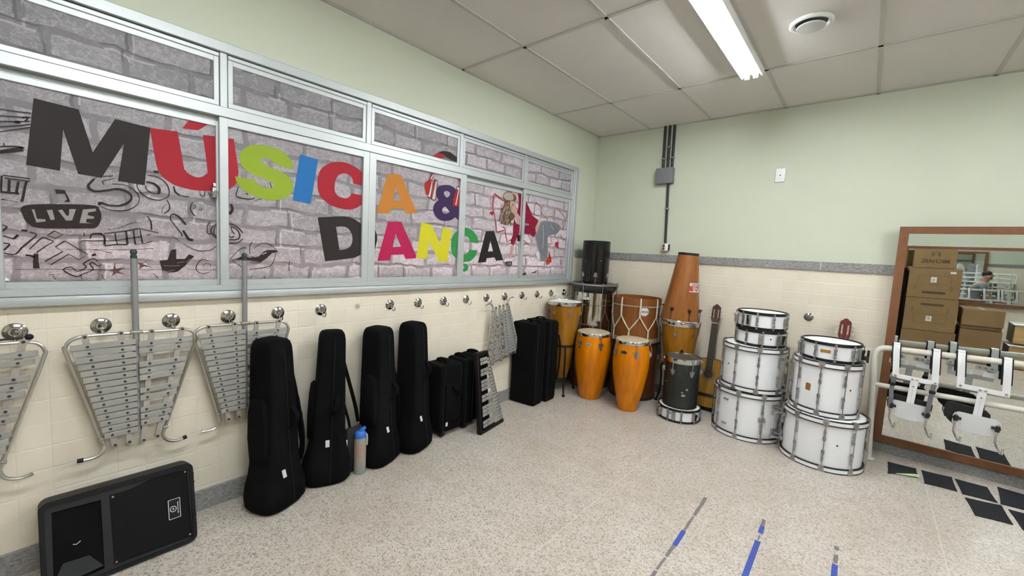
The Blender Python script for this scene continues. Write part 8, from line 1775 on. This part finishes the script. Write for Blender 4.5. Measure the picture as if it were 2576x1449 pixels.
# facing +x, leaning forward, forearms towards the knees
body = [(-0.05, 0, 0.53, 0.13, 0.15), (-0.01, 0, 0.68, 0.12, 0.15), (0.05, 0, 0.86, 0.125, 0.17), (0.10, 0, 0.99, 0.09, 0.13), (0.13, 0, 1.06, 0.052), (0.16, 0, 1.13, 0.06), (0.175, 0, 1.19, 0.088, 0.078), (0.165, 0, 1.27, 0.075, 0.065)]
E_ = [(0, 1), (1, 2), (2, 3), (3, 4), (4, 5), (5, 6), (6, 7)]
def chain(start, pts):
    i = start
    for p in pts:
        body.append(p); E_.append((i, len(body) - 1)); i = len(body) - 1
    return i
for s in (-1, 1):
    chain(0, [(0.08, s * 0.10, 0.52, 0.085), (0.38, s * 0.15, 0.52, 0.062), (0.42, s * 0.15, 0.48, 0.055), (0.40, s * 0.155, 0.30, 0.052), (0.38, s * 0.16, 0.08, 0.036), (0.46, s * 0.165, 0.04, 0.035), (0.56, s * 0.17, 0.03, 0.028)])
    h = chain(3, [(0.09, s * 0.19, 0.97, 0.06), (0.15, s * 0.235, 0.78, 0.045), (0.18, s * 0.235, 0.72, 0.042), (0.32, s * 0.16, 0.66, 0.032), (0.385, s * 0.12, 0.64, 0.026), (0.42, s * 0.10, 0.635, 0.030, 0.018)])
    for q in range(4):
        chain(h, [(0.455, s * (0.085 + 0.016 * q), 0.625, 0.009), (0.475, s * (0.085 + 0.016 * q), 0.60, 0.008)])
    chain(h, [(0.43, s * 0.065, 0.64, 0.010), (0.455, s * 0.05, 0.63, 0.008)])
skin('body', body, E_, SKINM, man)
sh = [(-0.06, 0, 0.52, 0.145, 0.165), (-0.01, 0, 0.68, 0.135, 0.165), (0.05, 0, 0.86, 0.14, 0.185), (0.10, 0, 0.99, 0.10, 0.14), (0.125, 0, 1.04, 0.065)]
se = [(0, 1), (1, 2), (2, 3), (3, 4)]
for s in (-1, 1):
    n0 = len(sh)
    sh += [(0.09, s * 0.19, 0.97, 0.075), (0.14, s * 0.23, 0.81, 0.062)]
    se += [(3, n0), (n0, n0 + 1)]
skin('shirt', sh, se, SHIRT, man)
jn = [(-0.05, 0, 0.52, 0.14, 0.155)]
je = []
for s in (-1, 1):
    n0 = len(jn)
    jn += [(0.08, s * 0.10, 0.52, 0.098), (0.38, s * 0.15, 0.52, 0.075), (0.42, s * 0.15, 0.47, 0.07), (0.40, s * 0.155, 0.28, 0.066), (0.385, s * 0.16, 0.10, 0.058)]
    je += [(0, n0)] + [(n0 + k, n0 + k + 1) for k in range(4)]
skin('jeans', jn, je, JEANS, man)
for s in (-1, 1):
    skin('shoe', [(0.36, s * 0.16, 0.045, 0.042), (0.46, s * 0.165, 0.045, 0.044), (0.58, s * 0.17, 0.036, 0.032)], [(0, 1), (1, 2)], SHOE, man)
hd = MB()
hd.ball((0.162, 0, 1.262), 0.083, 20, (1.06, 0.88, 0.95))
ho = hd.build('hair', HAIRM, man)
m = MB().ball((0.188, 0, 1.225), 0.072, 18, (1.0, 0.86, 1.25))
m.ball((0.262, 0, 1.215), 0.014, 10, (1.1, 0.7, 1.3)); m.ball((0.185, 0.07, 1.195), 0.02, 10, (0.7, 0.4, 1.3)); m.ball((0.185, -0.07, 1.195), 0.02, 10, (0.7, 0.4, 1.3))
m.build('face', SKINM, man)
m = MB()
for s in (-1, 1):
    m.ball((0.252, s * 0.026, 1.242), 0.009, 8, (0.5, 1, 0.7))
m.build('eyes', HAIRM, man)
m = MB().ball((0.222, 0, 1.165), 0.042, 14, (0.95, 0.95, 0.75))
m.build('beard', HAIRM, man)

t = thing('tall_soft_case', 'black block standing on end beside the tall cardboard stack, seen in the mirror', 'instrument case', (3.005, -4.78, 0))
MB().box((0, 0, 0.675), (0.13, 0.32, 1.35), r=0.02, seg=3).build('case_body', BLACKF, t, angle=50)  # plain black upright filling the dark strip left of the boxes
MB().strip(spline([(0, 0.161, 0.6), (0, 0.19, 0.65), (0, 0.19, 0.75), (0, 0.161, 0.8)], 4), 0.03, 0.009, (1, 0, 0)).build('carry_handle', BLACKF, t)
carton('cardboard box on the floor behind the tall black block, partly hidden in the mirror', 2.78, 3.08, 0.0, 0.62, -5.1, 0.4, '')
carton('upper cardboard box behind the tall black block, partly hidden in the mirror', 2.80, 3.07, 0.624, 1.58, -5.1, 0.38, '')
